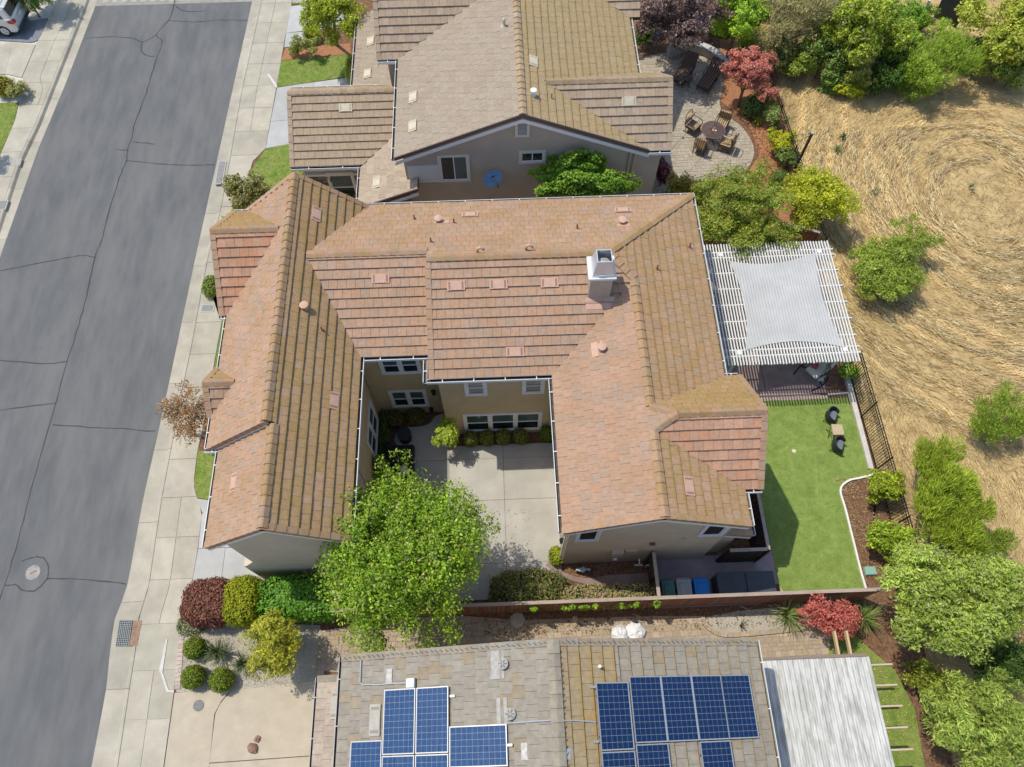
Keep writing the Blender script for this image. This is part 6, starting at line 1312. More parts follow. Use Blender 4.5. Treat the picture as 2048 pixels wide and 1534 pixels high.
# ------------------------------------------------------------------ car at the top left, tail towards the street
def car(loc, rz, label):
    t = thing('parked_car', label, 'car', loc, rz); body = M('silver_paint', (.60, .63, .64), rough=.25, metallic=.35, coat=.6); glass = M('car_glass', (.010, .016, .026), rough=.05, spec=.8); red = M('tail_lamp_red', (.45, .02, .02), rough=.15)
    # side outline lofted across: (x along length, rear = 0)
    L = 4.45; hw_ = .90
    low = [(0.02, .42), (.0, .62), (.06, .95), (.12, 1.06), (1.0, 1.03), (2.2, 1.0), (3.3, .97), (4.2, .80), (4.43, .62), (4.42, .40), (4.3, .28), (.15, .28)]
    b = MB(); n = len(low); secs = [(-1.0, .90, .0), (-.97, .985, .0), (-.6, 1.0, .03), (0, 1.0, .045), (.6, 1.0, .03), (.97, .985, .0), (1.0, .90, .0)]; vs = []
    for y, k, r_ in secs:
        for x, z in low: vs.append((L / 2 - (L / 2 - x) * (k if abs(y) > .9 else 1), y * hw_, z + (r_ if z > .7 else 0) - (.08 if k < .95 and z > .9 else 0)))
    fs = [(i * n + j, i * n + (j + 1) % n, (i + 1) * n + (j + 1) % n, (i + 1) * n + j) for i in range(len(secs) - 1) for j in range(n)] + [tuple(range(n - 1, -1, -1)), tuple(range((len(secs) - 1) * n, len(secs) * n))]
    b.add(vs, fs); bd = b.build('body', body, t, wb=False, smooth=False, bevel=.05)
    cab = [(.12, 1.02), (.32, 1.52), (.55, 1.62), (2.1, 1.64), (2.5, 1.57), (3.25, 1.0)]; b = MB(); m_ = len(cab); vs = []
    for y, k in ((-1, 0), (-.78, 1), (.78, 1), (1, 0)):
        pass
    vs = [(x, -(.87 - (z - 1.0) * .28), z) for x, z in cab] + [(x, (.87 - (z - 1.0) * .28), z) for x, z in cab]
    b.add(vs, [(j, m_ + j, m_ + j + 1, j + 1) for j in range(m_ - 1)] + [tuple(range(m_)), tuple(range(2 * m_ - 1, m_ - 1, -1))]); b.build('cabin', body, t, wb=False, bevel=.05)
    def q(name, pts, mat, nrm): b = MB(); n_ = Vector(nrm) * .012; v = [Vector(p) for p in pts]; b.add([p + n_ for p in v] + [p - n_ for p in v], [(0, 1, 2, 3), (7, 6, 5, 4)] + [(i, 4 + i, 4 + (i + 1) % 4, (i + 1) % 4) for i in range(4)]); return b.build(name, mat, t, wb=False)
    q('rear_window', [(.132, -.68, 1.10), (.132, .68, 1.10), (.288, .59, 1.49), (.288, -.59, 1.49)], glass, (-.93, 0, .37)); q('windscreen', [(3.17, -.68, 1.08), (3.17, .68, 1.08), (2.60, .56, 1.56), (2.60, -.56, 1.56)], glass, (.6, 0, .8))
    for s in (-1, 1):
        for x0, x1, x2, x3 in ((.5, 1.25, 1.2, .72), (1.35, 2.1, 2.05, 1.3), (2.2, 3.0, 2.45, 2.15)): q('side_window', [(x0, s * .862, 1.08), (x1, s * .862, 1.08), (x2, s * .745, 1.50), (x3, s * .745, 1.50)], glass, (0, s * .96, .27))
        q('tail_lamp', [(.035, s * .62, .80), (.03, s * .84, .80), (.09, s * .84, 1.02), (.09, s * .60, .98)], red, (-1, 0, .1)); q('tail_lamp_side', [(.04, s * .905, .80), (.32, s * .912, .84), (.36, s * .91, .98), (.1, s * .905, 1.0)], red, (0, s, 0))
        b = MB(); b.box((3.05, s * .98, 1.08), (.2, .2, .14)); b.build('mirror', body, t, wb=False, bevel=.03)
        b = MB(); b.tube([(.7, s * .60, 1.66), (1.5, s * .61, 1.69), (2.3, s * .60, 1.66)], .02, 6); b.build('roof_rail', m_blackf, t, wb=False)
        for x in (.85, 3.5):
            b = MB(); rot = Matrix.Rotation(R(90), 3, 'X'); b.lathe((x, s * .80, .34), [(.22, -.11), (.34, -.10), (.345, 0), (.34, .10), (.22, .11)], 24, rot=rot); wl_ = b.build('wheel', m_blackf, t, wb=False, smooth=False)
            b = MB(); b.lathe((x, s * .90, .34), [(.215, -.015), (.22, .012), (.19, .016)], 24, rot=rot)
            for k in range(5): a = 2 * math.pi * k / 5; b.bar((x + .03 * math.cos(a), s * .918, .34 + .03 * math.sin(a)), (x + .2 * math.cos(a), s * .918, .34 + .2 * math.sin(a)), .02, .07, up=(0, 1, 0))
            b.lathe((x, s * .915, .34), [(.05, -.01), (.05, .012), (.01, .016)], 10, rot=rot); b.build('rim', M('alloy_rim', (.62, .62, .63), rough=.3, metallic=.4), wl_, wb=False)
    b = MB(); b.box((.0, 0, .42), (.12, 1.5, .16)); b.build('bumper', M('bumper_blue_black', (.03, .05, .09), rough=.5), t, wb=False, bevel=.03)
    b = MB(); b.box((.015, 0, .84), (.02, .36, .14)); b.build('number_plate', m_trim, t, wb=False)
    b = MB(); b.bar((.20, 0, 1.13), (.26, .35, 1.18), .015, .012); b.build('rear_wiper', m_blackf, t, wb=False)
    b = MB(); b.box((.34, 0, 1.575), (.24, 1.16, .05)); sp = b.build('spoiler', body, t, wb=False, bevel=.02); b = MB(); b.box((.215, 0, 1.565), (.02, .3, .03)); b.build('brake_lamp', red, sp, wb=False)
    return t
pc = G(52, 62); d0 = G(20, 76) ; dd = (G(-60, 68) - G(40, 60)); car((G(56, 58).x, G(56, 52).y, .015), R(176), 'silver hatchback with alloy wheels parked on the shaded apron across the street')
# ================================================================== VEGETATION
m_leaf = M('leaf', tint=True, rough=.5, trans=.36, spec=.45)
m_leafm = M('leaf_matte', tint=True, rough=.8, trans=.28, spec=.15)
m_bark = M('bark', (.15, .11, .08), (.24, .18, .13), 12, .95, .6, 40)
m_core = M('twig_core', (.035, .04, .015), (.07, .06, .025), 8, .95)
def unit(n):
    v = rng.normal(size=(n, 3)); return v / np.linalg.norm(v, axis=1)[:, None]
def leafquads(pos, nrm, size, aspect, asym=.5, curl=.0):
    """leaf-shaped rhombs at pos facing nrm"""
    n = len(pos); t = np.cross(nrm, unit(n)); t /= np.linalg.norm(t, axis=1)[:, None] + 1e-9; b = np.cross(nrm, t)
    s = size[:, None]; w = s * aspect
    V = np.zeros((n, 4, 3)); V[:, 0] = pos - t * s * .5; V[:, 1] = pos + b * w * .5 + t * s * .05; V[:, 2] = pos + t * s * .5 - nrm * s * curl; V[:, 3] = pos - b * w * .5 + t * s * .05
    return V
def crown(name, parent, c, rad, n, leaf, pal, lobes=14, lr=.42, aspect=.55, mat=None, up=.45, tip=None, tipk=.25, dens=.45, flat=0.0, seed=None, direction=None, dk=0.0, kind=None):
    n = int(n * 1.75); leaf = leaf * .74
    g = np.random.default_rng(seed if seed is not None else int(abs(c[0] * 131 + c[1] * 17 + rad[0] * 7) * 10) % 99991)
    c = np.array(c); rad = np.array(rad, float)
    d = g.normal(size=(lobes, 3)); d /= np.linalg.norm(d, axis=1)[:, None]; d[:, 2] = np.where(g.random(lobes) < .75, np.abs(d[:, 2]), d[:, 2])
    lc = d * g.uniform(.42, .86, (lobes, 1)); lc[0] = 0; lrad = lr * g.uniform(.65, 1.3, lobes); lrad[0] = .55
    li = g.choice(lobes, n, p=lrad ** 2 / np.sum(lrad ** 2))
    dd = g.normal(size=(n, 3)); dd /= np.linalg.norm(dd, axis=1)[:, None]
    # small clumps inside every lobe
    K = 18; cl = g.normal(size=(lobes, K, 3)); cl /= np.linalg.norm(cl, axis=2)[:, :, None]
    ck = g.integers(0, K, n); dd = dd * .34 + cl[li, ck]; dd /= np.linalg.norm(dd, axis=1)[:, None]
    rr = g.random(n) ** dens
    pos = lc[li] + dd * (lrad[li] * rr)[:, None]
    nr = dd * .6 + g.normal(size=(n, 3)) * .45; nr[:, 2] += up; nr /= np.linalg.norm(nr, axis=1)[:, None]
    P_ = c + pos * rad
    P_[:, 2] = np.maximum(P_[:, 2], .03)
    sz = leaf * g.uniform(.45, 1.5, n)
    if direction is not None:
        dv = np.array(direction, float); t = dv + g.normal(size=(n, 3)) * .35 + dd * .5; t /= np.linalg.norm(t, axis=1)[:, None]; b = np.cross(nr, t); b /= np.linalg.norm(b, axis=1)[:, None] + 1e-9
        V = np.zeros((n, 4, 3)); s = sz[:, None]; V[:, 0] = P_ - t * s * .5; V[:, 1] = P_ + b * s * aspect * .5; V[:, 2] = P_ + t * s * .5; V[:, 3] = P_ - b * s * aspect * .5
    else: V = leafquads(P_, nr, sz, aspect)
    pal = np.array(pal); T = pal[g.integers(0, len(pal), n)] * g.uniform(.72, 1.25, (n, 1)); T *= g.uniform(.85, 1.18, (lobes, 1))[li] * g.uniform(.82, 1.2, (lobes, K))[li, ck][:, None]
    T = T * np.array((1.52, 1.42, 1.0))
    if tip is not None:
        m = (rr > .80) & (g.random(n) < tipk) ; T[m] = np.array(tip) * g.uniform(.8, 1.2, (m.sum(), 1))
    return quads(name, V, T, mat or m_leaf, parent, kind=kind)
def trunk(parent, base, topc, r, rad, limbs=5, mat=None, seed=1):
    g = random.Random(seed); base = Vector(base); topc = Vector(topc); mid = base.lerp(topc, .5) + Vector((g.uniform(-.1, .1), g.uniform(-.1, .1), 0)); b = MB(); b.tube([base, mid, topc], [r, r * .75, r * .35], 9)
    for k in range(limbs):
        a = 2 * math.pi * k / limbs + g.random(); s = base.lerp(topc, g.uniform(.35, .7)); e = topc + Vector((math.cos(a) * rad[0] * .6, math.sin(a) * rad[1] * .6, g.uniform(-.2, .45) * rad[2])); b.tube([s, s.lerp(e, .55) + Vector((0, 0, .12)), e], [r * .5, r * .3, r * .1], 6)
    return b.build('trunk', mat or m_bark, parent)
def tree(name, label, px, py, zc, rad, n, leaf, pal, cat='tree', tr=.1, group=None, base=None, wc=None, **kw):
    """crown centre seen at pixel (px,py) at height zc"""
    c = G(px, py, zc) if wc is None else Vector((*wc, zc)); bx, by = base if base else (c.x, c.y); t = thing(name, label, cat, (bx, by, 0), group=group)
    trunk(t, (bx, by, -.05), (c.x, c.y, zc + rad[2] * .1), tr, rad, seed=int(px)); crown('crown', t, tuple(c), rad, n, leaf, pal, **kw); return t
def hull(parent, c, rad, sup=2.5, n=900, mat=None, name='stems'):
    """dark twiggy core inside a clipped shape"""
    b = MB(); r_ = [(max(.02, math.cos(a) ** (2 / sup)), math.sin(a)) for a in np.linspace(-1.45, 1.5, 9)]; k = 18; vs = []
    for q, z in r_:
        for j in range(k):
            a = 2 * math.pi * j / k; ca, sa = math.cos(a), math.sin(a); f = (abs(ca) ** sup + abs(sa) ** sup) ** (-1 / sup); vs.append((c[0] + rad[0] * .88 * q * ca * f, c[1] + rad[1] * .88 * q * sa * f, c[2] + rad[2] * .88 * math.copysign(abs(z) ** (2 / sup), z)))
    b.add(vs, [(i * k + j, i * k + (j + 1) % k, (i + 1) * k + (j + 1) % k, (i + 1) * k + j) for i in range(8) for j in range(k)] + [tuple(range(k - 1, -1, -1)), tuple(range(8 * k, 9 * k))]); return b.build(name, mat or m_core, parent)
def clipped(name, label, c, rad, n, leaf, pal, sup=2.5, rz=0.0, cat='shrub', jit=.05, group=None, tip=None, tipk=.2, core=None, aspect=.6, matte=False):
    """clipped hedge or ball: leaves over a rounded-box shell with a dark core"""
    t = thing(name, label, cat, (c[0], c[1], 0), group=group); hull(t, c, rad, sup, mat=core)
    d = unit(n); e = 2 / sup; f = (np.abs(d) ** sup).sum(1) ** (-1 / sup); pos = d * f[:, None]; nr = np.sign(pos) * np.abs(pos) ** (sup - 1); nr /= np.linalg.norm(nr, axis=1)[:, None]
    pos = pos * (1 + rng.normal(0, jit, (n, 1)) + .03 * np.sin(pos[:, :1] * 9 + pos[:, 1:2] * 7)); nr = nr + rng.normal(size=(n, 3)) * .45; nr /= np.linalg.norm(nr, axis=1)[:, None]
    P_ = pos * np.array(rad); cz, sz_ = math.cos(rz), math.sin(rz); P_ = np.stack([P_[:, 0] * cz - P_[:, 1] * sz_, P_[:, 0] * sz_ + P_[:, 1] * cz, P_[:, 2]], 1) + np.array(c); P_[:, 2] = np.maximum(P_[:, 2], .02)
    V = leafquads(P_, nr, leaf * rng.uniform(.6, 1.35, n), aspect); pal = np.array(pal); T = pal[rng.integers(0, len(pal), n)] * rng.uniform(.85, 1.4, (n, 1))
    if tip is not None: m = rng.random(n) < tipk; T[m] = np.array(tip)
    quads('foliage', V, T, m_leafm if matte else m_leaf, t); return t
def clump(name, label, p, n, h, w, pal, cat='plant', spread=1.0, group=None):
    """strappy leaves rising from one point"""
    t = thing(name, label, cat, p, group=group); a = rng.random(n) * 6.28; k = rng.uniform(.25, 1.0, n) * spread; hh = h * rng.uniform(.6, 1.15, n); V = []; T = []; pal = np.array(pal)
    for i in range(n):
        d = np.array([math.cos(a[i]), math.sin(a[i])]); q = np.array([-d[1], d[0]]); pts = [(0, 0, 1), (.35 * k[i], .62, .9), (.75 * k[i], .95, .7), (1.15 * k[i], .85, .1)]; c = pal[rng.integers(0, len(pal))] * rng.uniform(.8, 1.2)
        for (r0, z0, w0), (r1, z1, w1) in zip(pts[:-1], pts[1:]):
            A = np.array([p[0], p[1]]) + d * r0 * h; B_ = np.array([p[0], p[1]]) + d * r1 * h
            V.append([(*(A - q * w * w0 / 2), p[2] + z0 * hh[i]), (*(A + q * w * w0 / 2), p[2] + z0 * hh[i]), (*(B_ + q * w * w1 / 2), p[2] + z1 * hh[i]), (*(B_ - q * w * w1 / 2), p[2] + z1 * hh[i])]); T.append(c)
    quads('leaves', np.array(V), np.array(T), m_leaf, t); return t

GRN = [(.12, .25, .025), (.16, .30, .035), (.09, .20, .02), (.22, .36, .05)]
YGR = [(.30, .36, .025), (.36, .41, .035), (.24, .30, .02), (.42, .44, .05)]
OLV = [(.19, .28, .045), (.25, .34, .065), (.145, .22, .03), (.31, .38, .09)]
PAL_ = [(.20, .29, .065), (.26, .355, .09), (.15, .225, .045), (.33, .41, .13)]
DKG = [(.05, .11, .02), (.07, .14, .025), (.04, .09, .015)]
RED = [(.34, .095, .115), (.42, .14, .16), (.26, .06, .075), (.47, .19, .20)]
PUR = [(.12, .075, .105), (.18, .13, .165), (.08, .045, .07), (.27, .22, .26)]
# --- the big courtyard tree
tree('courtyard_tree', 'big bright green tree at the corner of the courtyard', 812, 1112, 4.2, (3.0, 2.95, 2.4), 42000, .125, [(.145, .265, .02), (.19, .33, .025), (.105, .2, .015), (.27, .39, .04)], tr=.16, lobes=48, lr=.36, seed=5, tip=(.52, .44, .20), tipk=.10, dens=.4, base=G2(838, 1192))
tree('yellow_shrub_tree', 'yellow-green leafy shrub in the gravel bed below the hedge', 562, 1288, 1.5, (1.4, 1.15, 1.2), 8000, .13, [(.26, .31, .035), (.33, .36, .045), (.20, .25, .025), (.40, .38, .08)], cat='shrub', tr=.07, lobes=18, lr=.38, aspect=.38)
# clipped hedges along the drive
def hx(px0, px1, py0, py1, z): a = G(px0, (py0 + py1) / 2, z); b_ = G(px1, (py0 + py1) / 2, z); c = G((px0 + px1) / 2, py0, z); d = G((px0 + px1) / 2, py1, z); return ((a.x + b_.x) / 2, (c.y + d.y) / 2), (b_.x - a.x) / 2, (c.y - d.y) / 2
c, rx, ry = hx(362, 470, 1156, 1248, 1.1); clipped('barberry_hedge', 'clipped dark red barberry hedge at the pavement corner', (*c, .68), (rx, ry, .70), 9000, .085, [(.21, .075, .065), (.27, .11, .08), (.15, .05, .05), (.30, .16, .09)], 3, cat='hedge', matte=True)
c, rx, ry = hx(445, 516, 1150, 1246, 1.35); clipped('golden_hedge', 'clipped yellow-green hedge block between the red and the green hedge', (*c, .78), (rx, ry, .80), 8000, .08, [(.30, .33, .02), (.36, .39, .03), (.24, .28, .02)], 3.2, cat='hedge', matte=True)
c, rx, ry = hx(512, 700, 1148, 1236, 1.2); clipped('green_hedge', 'clipped bright green hedge below the drive-through gable', (*c, .7), (rx, ry, .72), 12000, .11, [(.11, .29, .02), (.16, .37, .03), (.085, .22, .015), (.21, .43, .05)], 4, cat='hedge', tip=(.5, .4, .35), tipk=.006)
c, rx, ry = hx(985, 1130, 1138, 1212, 1.2); clipped('brown_green_hedge', 'wide untidy brown and green hedge right of the big tree', (*c, .65), (rx, ry, .68), 8000, .10, [(.15, .18, .045), (.21, .21, .075), (.28, .215, .13), (.13, .17, .04)], 3.2, cat='hedge', jit=.08, tip=(.28, .30, .05), tipk=.15, matte=True)
c, rx, ry = hx(1120, 1316, 1166, 1210, 1.2); clipped('brown_hedge', 'narrow brown twiggy hedge along the board fence', (*c, .65), (rx, ry, .66), 8000, .09, [(.38, .285, .19), (.44, .335, .23), (.32, .24, .15), (.26, .28, .08)], 4, cat='hedge', jit=.08, tip=(.28, .36, .05), tipk=.14, matte=True)
clipped('round_shrub', 'yellow-green shrub at the house corner by the side path', (*G2(1112, 1112, .35), .36), (.27, .34, .36), 1500, .07, YGR, 2.3, matte=True)
# vine leaves hanging over the fence
for i, (px, py) in enumerate(((1080, 1222), (1122, 1218), (1145, 1224), (1198, 1212), (1250, 1206), (1272, 1208), (1312, 1202), (1170, 1222))):
    p = G(px, py, 1.6); t = thing('hanging_vine', 'leafy vine shoot over the fence top, ' + ['leftmost', 'second', 'third, longest pair', 'fifth', 'sixth', 'seventh', 'at the gate corner', 'fourth'][i], 'vine', (p.x, 4.25, 1.85)); vr = random.uniform(.6, 1.3); crown('leaves', t, (p.x + random.uniform(-.2, .2), 4.14, 1.72 - .22 * vr), (.2 * vr, .14, .34 * vr), int(150 * vr), .10, [(.20, .36, .035), (.28, .42, .05), (.14, .28, .02)], lobes=5)
# clipped balls in the gravel
for px, py, r_, l in ((390, 1296, .38, 'clipped green ball in the gravel nearest the red hedge'), (387, 1354, .40, 'clipped green ball beside the pavement, lower left'), (443, 1360, .41, 'clipped green ball at the driveway edge, lower right')):
    clipped('clipped_ball', l, (*G2(px, py, .36), .37), (r_, r_, .38), 2600, .06, [(.16, .23, .02), (.21, .28, .03), (.11, .17, .015), (.25, .32, .04)], 2.1, matte=True, group='clipped balls in the gravel')
for px, py, l, h in ((441, 1305, 'dark strappy clump between the green balls', .55), (490, 1328, 'grey-green strappy clump beside the yellow shrub', .5)): clump('strappy_plant', l, G(px, py), 130, h, .035, [(.12, .17, .06), (.2, .25, .12), (.07, .1, .03), (.30, .32, .18)])
clipped('low_flower_mat', 'low pale flowering ground cover at the foot of the red hedge', (*G2(385, 1250), .05), (.55, .42, .12), 1500, .06, [(.20, .27, .08), (.26, .3, .1), (.55, .55, .45)], 2, cat='plant')
clump('strappy_plant', 'bright green strappy clump in the gravel bed by the fence', G(1568, 1232), 110, .75, .035, [(.20, .30, .05), (.30, .38, .10), (.12, .2, .03), (.4, .42, .2)], spread=1.1)
clump('strappy_plant', 'pale strappy clump beside the red maple and the big pale tree', G(1720, 1238), 90, .7, .03, PAL_, spread=1.2)
clump('dry_twig', 'small dry twig plant in the gravel', G(1480, 1252), 12, .3, .02, [(.08, .06, .05)])
tree('red_maple', 'red-leaved maple in front of the fence end', 1668, 1224, 1.5, (1.15, .85, .75), 6500, .10, RED, tr=.06, lobes=14, lr=.4, aspect=.45, mat=m_leafm)
# big pale tree and neighbours at the lower right
tree('pale_tree', 'huge pale green tree at the right beside the turf', 1905, 1208, 3.3, (2.95, 2.05, 2.0), 30000, .17, PAL_, tr=.22, lobes=34, lr=.30, aspect=.35, mat=m_leafm, tip=(.38, .44, .2), tipk=.12, base=G2(1905, 1270))
tree('narrow_leaf_tree', 'pale narrow-leaved tree in the lower right corner', 1985, 1460, 2.4, (2.15, 1.9, 1.7), 18000, .20, [(.19, .285, .07), (.25, .345, .095), (.145, .22, .05), (.33, .40, .15)], tr=.15, lobes=24, lr=.33, aspect=.22, mat=m_leafm)
tree('dark_bush', 'dark green bush in the gap between the two pale trees', 1995, 1330, 1.2, (1.5, 1.3, 1.1), 5000, .13, DKG, cat='shrub', tr=.06)
tree('dark_bush', 'low shaded bush with yellow leaves at the foot of the pale tree', 1855, 1365, .8, (.8, .9, .8), 3000, .11, [(.07, .13, .02), (.12, .17, .03), (.34, .36, .05)], cat='shrub', tr=.05)
tree('feathery_cypress', 'feathery olive green conifer leaning over the metal fence', 1890, 985, 1.9, (1.55, 2.35, 1.6), 17000, .24, [(.17, .25, .03), (.22, .31, .04), (.12, .19, .02), (.28, .36, .06)], cat='conifer', tr=.12, lobes=24, lr=.32, aspect=.13, direction=(.5, .6, .5), mat=m_leafm)
tree('feathery_cypress', 'lower feathery conifer between the olive one and the pale tree', 1935, 1075, 1.4, (1.5, 1.2, 1.1), 9000, .22, [(.15, .22, .04), (.20, .28, .05), (.10, .16, .025)], cat='conifer', tr=.08, lobes=14, aspect=.14, direction=(.5, .4, .4), mat=m_leafm)
tree('citrus_shrub', 'round yellow-green citrus shrub at the upper end of the bark bed', 1762, 972, 1.1, (.85, .78, .8), 4200, .12, [(.20, .29, .025), (.27, .36, .03), (.38, .42, .05), (.14, .22, .02)], cat='shrub', tr=.06, lobes=12)
tree('citrus_shrub', 'round green citrus shrub at the lower end of the bark bed', 1778, 1085, 1.1, (1.05, .92, .9), 5600, .12, [(.17, .28, .025), (.24, .36, .035), (.34, .41, .05), (.12, .21, .02)], cat='shrub', tr=.06, lobes=13)
tree('field_shrub', 'dark olive shrub standing alone in the field beside the pergola', 1765, 545, 1.15, (1.75, 1.7, 1.2), 20000, .15, OLV, cat='shrub', tr=.09, lobes=26, lr=.42, dens=.6, aspect=.3)
tree('field_shrub', 'loose twiggy shrub rising behind the dense field shrub', 1815, 475, 1.5, (1.4, 1.2, .9), 5000, .13, OLV, cat='shrub', tr=.05, lobes=14, lr=.3, aspect=.3)
tree('field_shrub', 'bushy green shrub at the right edge of the field', 1995, 840, 1.0, (1.5, 1.7, 1.1), 9000, .14, [(.15, .24, .03), (.20, .31, .045), (.11, .18, .02), (.26, .36, .06)], cat='shrub', tr=.07, lobes=18, lr=.34, aspect=.2, direction=(.3, .6, .6))
# north-east planting
tree('maple_hedge_tree', 'large green and orange-tipped tree between the two houses', 1472, 425, 2.7, (3.0, 2.3, 1.7), 27000, .135, [(.16, .26, .035), (.22, .32, .05), (.30, .33, .06), (.12, .20, .03)], tr=.13, lobes=28, lr=.32, tip=(.42, .24, .06), tipk=.22, aspect=.4)
tree('orange_tip_tree', 'orange-tipped branch end of foliage at the house corner', 1370, 385, 2.0, (1.2, .8, .9), 4000, .12, [(.34, .22, .05), (.28, .28, .05), (.2, .26, .04)], cat='shrub', tr=.06, lobes=10)
tree('golden_round_tree', 'round yellow-green tree at the garden corner by the field', 1627, 400, 1.9, (1.75, 1.6, 1.45), 16000, .13, YGR, tr=.1, lobes=26, lr=.40, aspect=.5)
tree('wall_tree', 'glossy green tree against the taupe gable wall', 1158, 362, 4.5, (2.5, .95, 1.35), 20000, .14, GRN, tr=.1, lobes=20, lr=.34, base=G2(1160, 430))
tree('red_maple', 'pink-red maple beside the seat wall', 1498, 150, 2.0, (1.5, 1.5, 1.05), 12000, .12, [(.37, .14, .155), (.46, .205, .22), (.27, .085, .10), (.50, .26, .265)], tr=.09, lobes=22, lr=.32, aspect=.45, mat=m_leafm)
tree('purple_plum', 'dark purple-leaved tree at the top beside the roof', 1350, 28, 3.2, (2.9, 2.2, 1.7), 16000, .15, PUR, tr=.14, lobes=24, lr=.32, mat=m_leaf, base=G2(1352, 38))
tree('purple_shrub', 'dark purple shrub in the shade at the north house corner', 1325, 348, .8, (.55, .9, .8), 2500, .1, [(.12, .03, .06), (.18, .05, .09), (.07, .02, .04)], cat='shrub', tr=.05)
tree('lime_tree', 'fresh green tree at the top behind the seat wall', 1478, 35, 2.6, (1.5, 1.6, 1.6), 8000, .16, [(.20, .34, .03), (.27, .42, .04), (.14, .25, .02)], tr=.1, lobes=16)
tree('grey_olive_tree', 'grey-green feathery tree at the top centre right', 1583, 45, 2.2, (2.7, 2.2, 2.1), 13000, .2, [(.20, .20, .12), (.26, .26, .17), (.14, .14, .08), (.32, .31, .2)], tr=.13, lobes=22, lr=.33, aspect=.18, direction=(.6, .4, .3), mat=m_leafm)
tree('mixed_bush', 'grey-green bush below the feathery grey tree', 1555, 120, 1.0, (1.4, .9, 1.0), 5000, .13, [(.13, .16, .07), (.2, .23, .1), (.08, .1, .04)], cat='shrub', tr=.06)
tree('mixed_bush', 'blue-green leafy bush beside the field, right of the grey tree', 1650, 110, 1.4, (1.5, 1.3, 1.3), 7000, .14, [(.13, .22, .06), (.19, .29, .09), (.09, .15, .04)], cat='shrub', tr=.07, lobes=14)
tree('tall_green_tree', 'tall bright green tree at the top beside the grey one', 1722, 62, 2.5, (2.3, 2.4, 2.5), 16000, .17, [(.19, .28, .03), (.27, .36, .045), (.13, .20, .02), (.36, .42, .07)], tr=.14, lobes=26, lr=.32, tip=(.48, .40, .38), tipk=.05)
tree('mixed_bush', 'yellowish green bush in front of the tall green tree', 1720, 150, 1.1, (1.1, .8, 1.0), 3500, .13, [(.25, .31, .05), (.17, .24, .04), (.3, .3, .16)], cat='shrub', tr=.05)
tree('juniper_mass', 'broad bright green juniper at the edge of the field', 1862, 118, 1.5, (2.6, 2.3, 1.6), 15000, .2, [(.16, .27, .03), (.22, .34, .045), (.11, .19, .02), (.28, .38, .1)], cat='conifer', tr=.1, lobes=22, lr=.33, aspect=.18, direction=(.6, .5, .3), mat=m_leafm)
tree('juniper_mass', 'small green juniper tip in front of the broad one', 1835, 180, .8, (1.1, .8, .8), 3500, .18, [(.15, .26, .03), (.21, .33, .05)], cat='conifer', tr=.05, lobes=10, aspect=.2, direction=(.5, .5, .3))
tree('yellow_green_tree', 'yellow-green rounded tree in the top right corner', 2005, 70, 2.1, (2.3, 2.4, 2.2), 13000, .19, [(.25, .31, .045), (.32, .38, .06), (.19, .25, .03), (.38, .42, .1)], tr=.13, lobes=24, lr=.3)
tree('mixed_bush', 'low green bush at the right edge below the corner tree', 2030, 145, .9, (1.3, .9, .8), 4000, .15, [(.2, .28, .06), (.15, .22, .04), (.28, .34, .1)], cat='shrub', tr=.05)
tree('mixed_bush', 'dark bush at the foot of the tall green tree', 1790, 110, 1.0, (1.5, 1.2, 1.1), 5000, .14, DKG, cat='shrub', tr=.05)
clump('dry_tuft', 'pale dry grass tuft at the field edge by the junipers', G(1985, 168), 60, .6, .02, [(.5, .38, .18), (.4, .3, .14)]); clump('dry_tuft', 'thin grey sapling at the field edge', G(1727, 195), 50, .9, .03, [(.28, .28, .16), (.2, .24, .1)], spread=.5)
clipped('round_shrub', 'clipped rounded green shrub in the shade of the red maple', (*G2(1507, 213, .5), .5), (.5, .5, .55), 2000, .09, [(.14, .24, .06), (.18, .3, .08), (.1, .17, .04)], 2.6)
tree('mixed_bush', 'blue-green bush against the fence above the yellow shrub', 1552, 238, .7, (.65, .7, .65), 2200, .1, [(.12, .22, .05), (.2, .3, .1), (.3, .36, .2)], cat='shrub', tr=.04, lobes=9)
tree('mixed_bush', 'small rose bush behind the clipped shrub at the fence', 1537, 190, .8, (.55, .8, .7), 2000, .1, [(.12, .2, .05), (.18, .27, .08), (.08, .14, .03)], cat='shrub', tr=.04, lobes=9)
tree('yellow_bush', 'bright yellow-green bush at the bend of the red bark bed', 1558, 285, .8, (.9, .75, .75), 4200, .1, [(.36, .38, .02), (.44, .46, .03), (.26, .32, .02)], cat='shrub', tr=.05, lobes=12)
tree('mixed_bush', 'grey-green bush below the bright yellow bush', 1575, 318, .6, (.65, .6, .55), 2200, .1, [(.17, .26, .08), (.24, .33, .13), (.12, .2, .05)], cat='shrub', tr=.04, lobes=9)
clipped('topiary', 'flat-topped clipped green topiary in the red bark bed', (*G2(1556, 357, .45), .42), (.38, .36, .42), 1800, .06, [(.13, .23, .04), (.17, .29, .05), (.1, .18, .03)], 3.2)
clump('flower_plant', 'small yellow-green plant in the red bark bed', G(1512, 248), 40, .35, .04, YGR)
clump('grass_fringe', 'strip of yellowish tall grass beside the lime tree', G(1512, 80), 160, .8, .03, [(.34, .36, .08), (.28, .32, .06), (.42, .38, .12)], spread=1.1)
for i, (px, py, l) in enumerate(((1685, 280, 'upper'), (1672, 305, 'lower'))): clump('field_weed', f'{l} small green weed in the dry field', G(px, py), 24, .35, .05, [(.22, .28, .12), (.16, .22, .07)])
for px, py, l in ((1940, 375, 'pale weed patch near the right of the swirls'), (1747, 390, 'small green weed below the swirls')): clump('field_weed', l, G(px, py), 18, .3, .05, [(.3, .33, .2), (.2, .26, .1)])
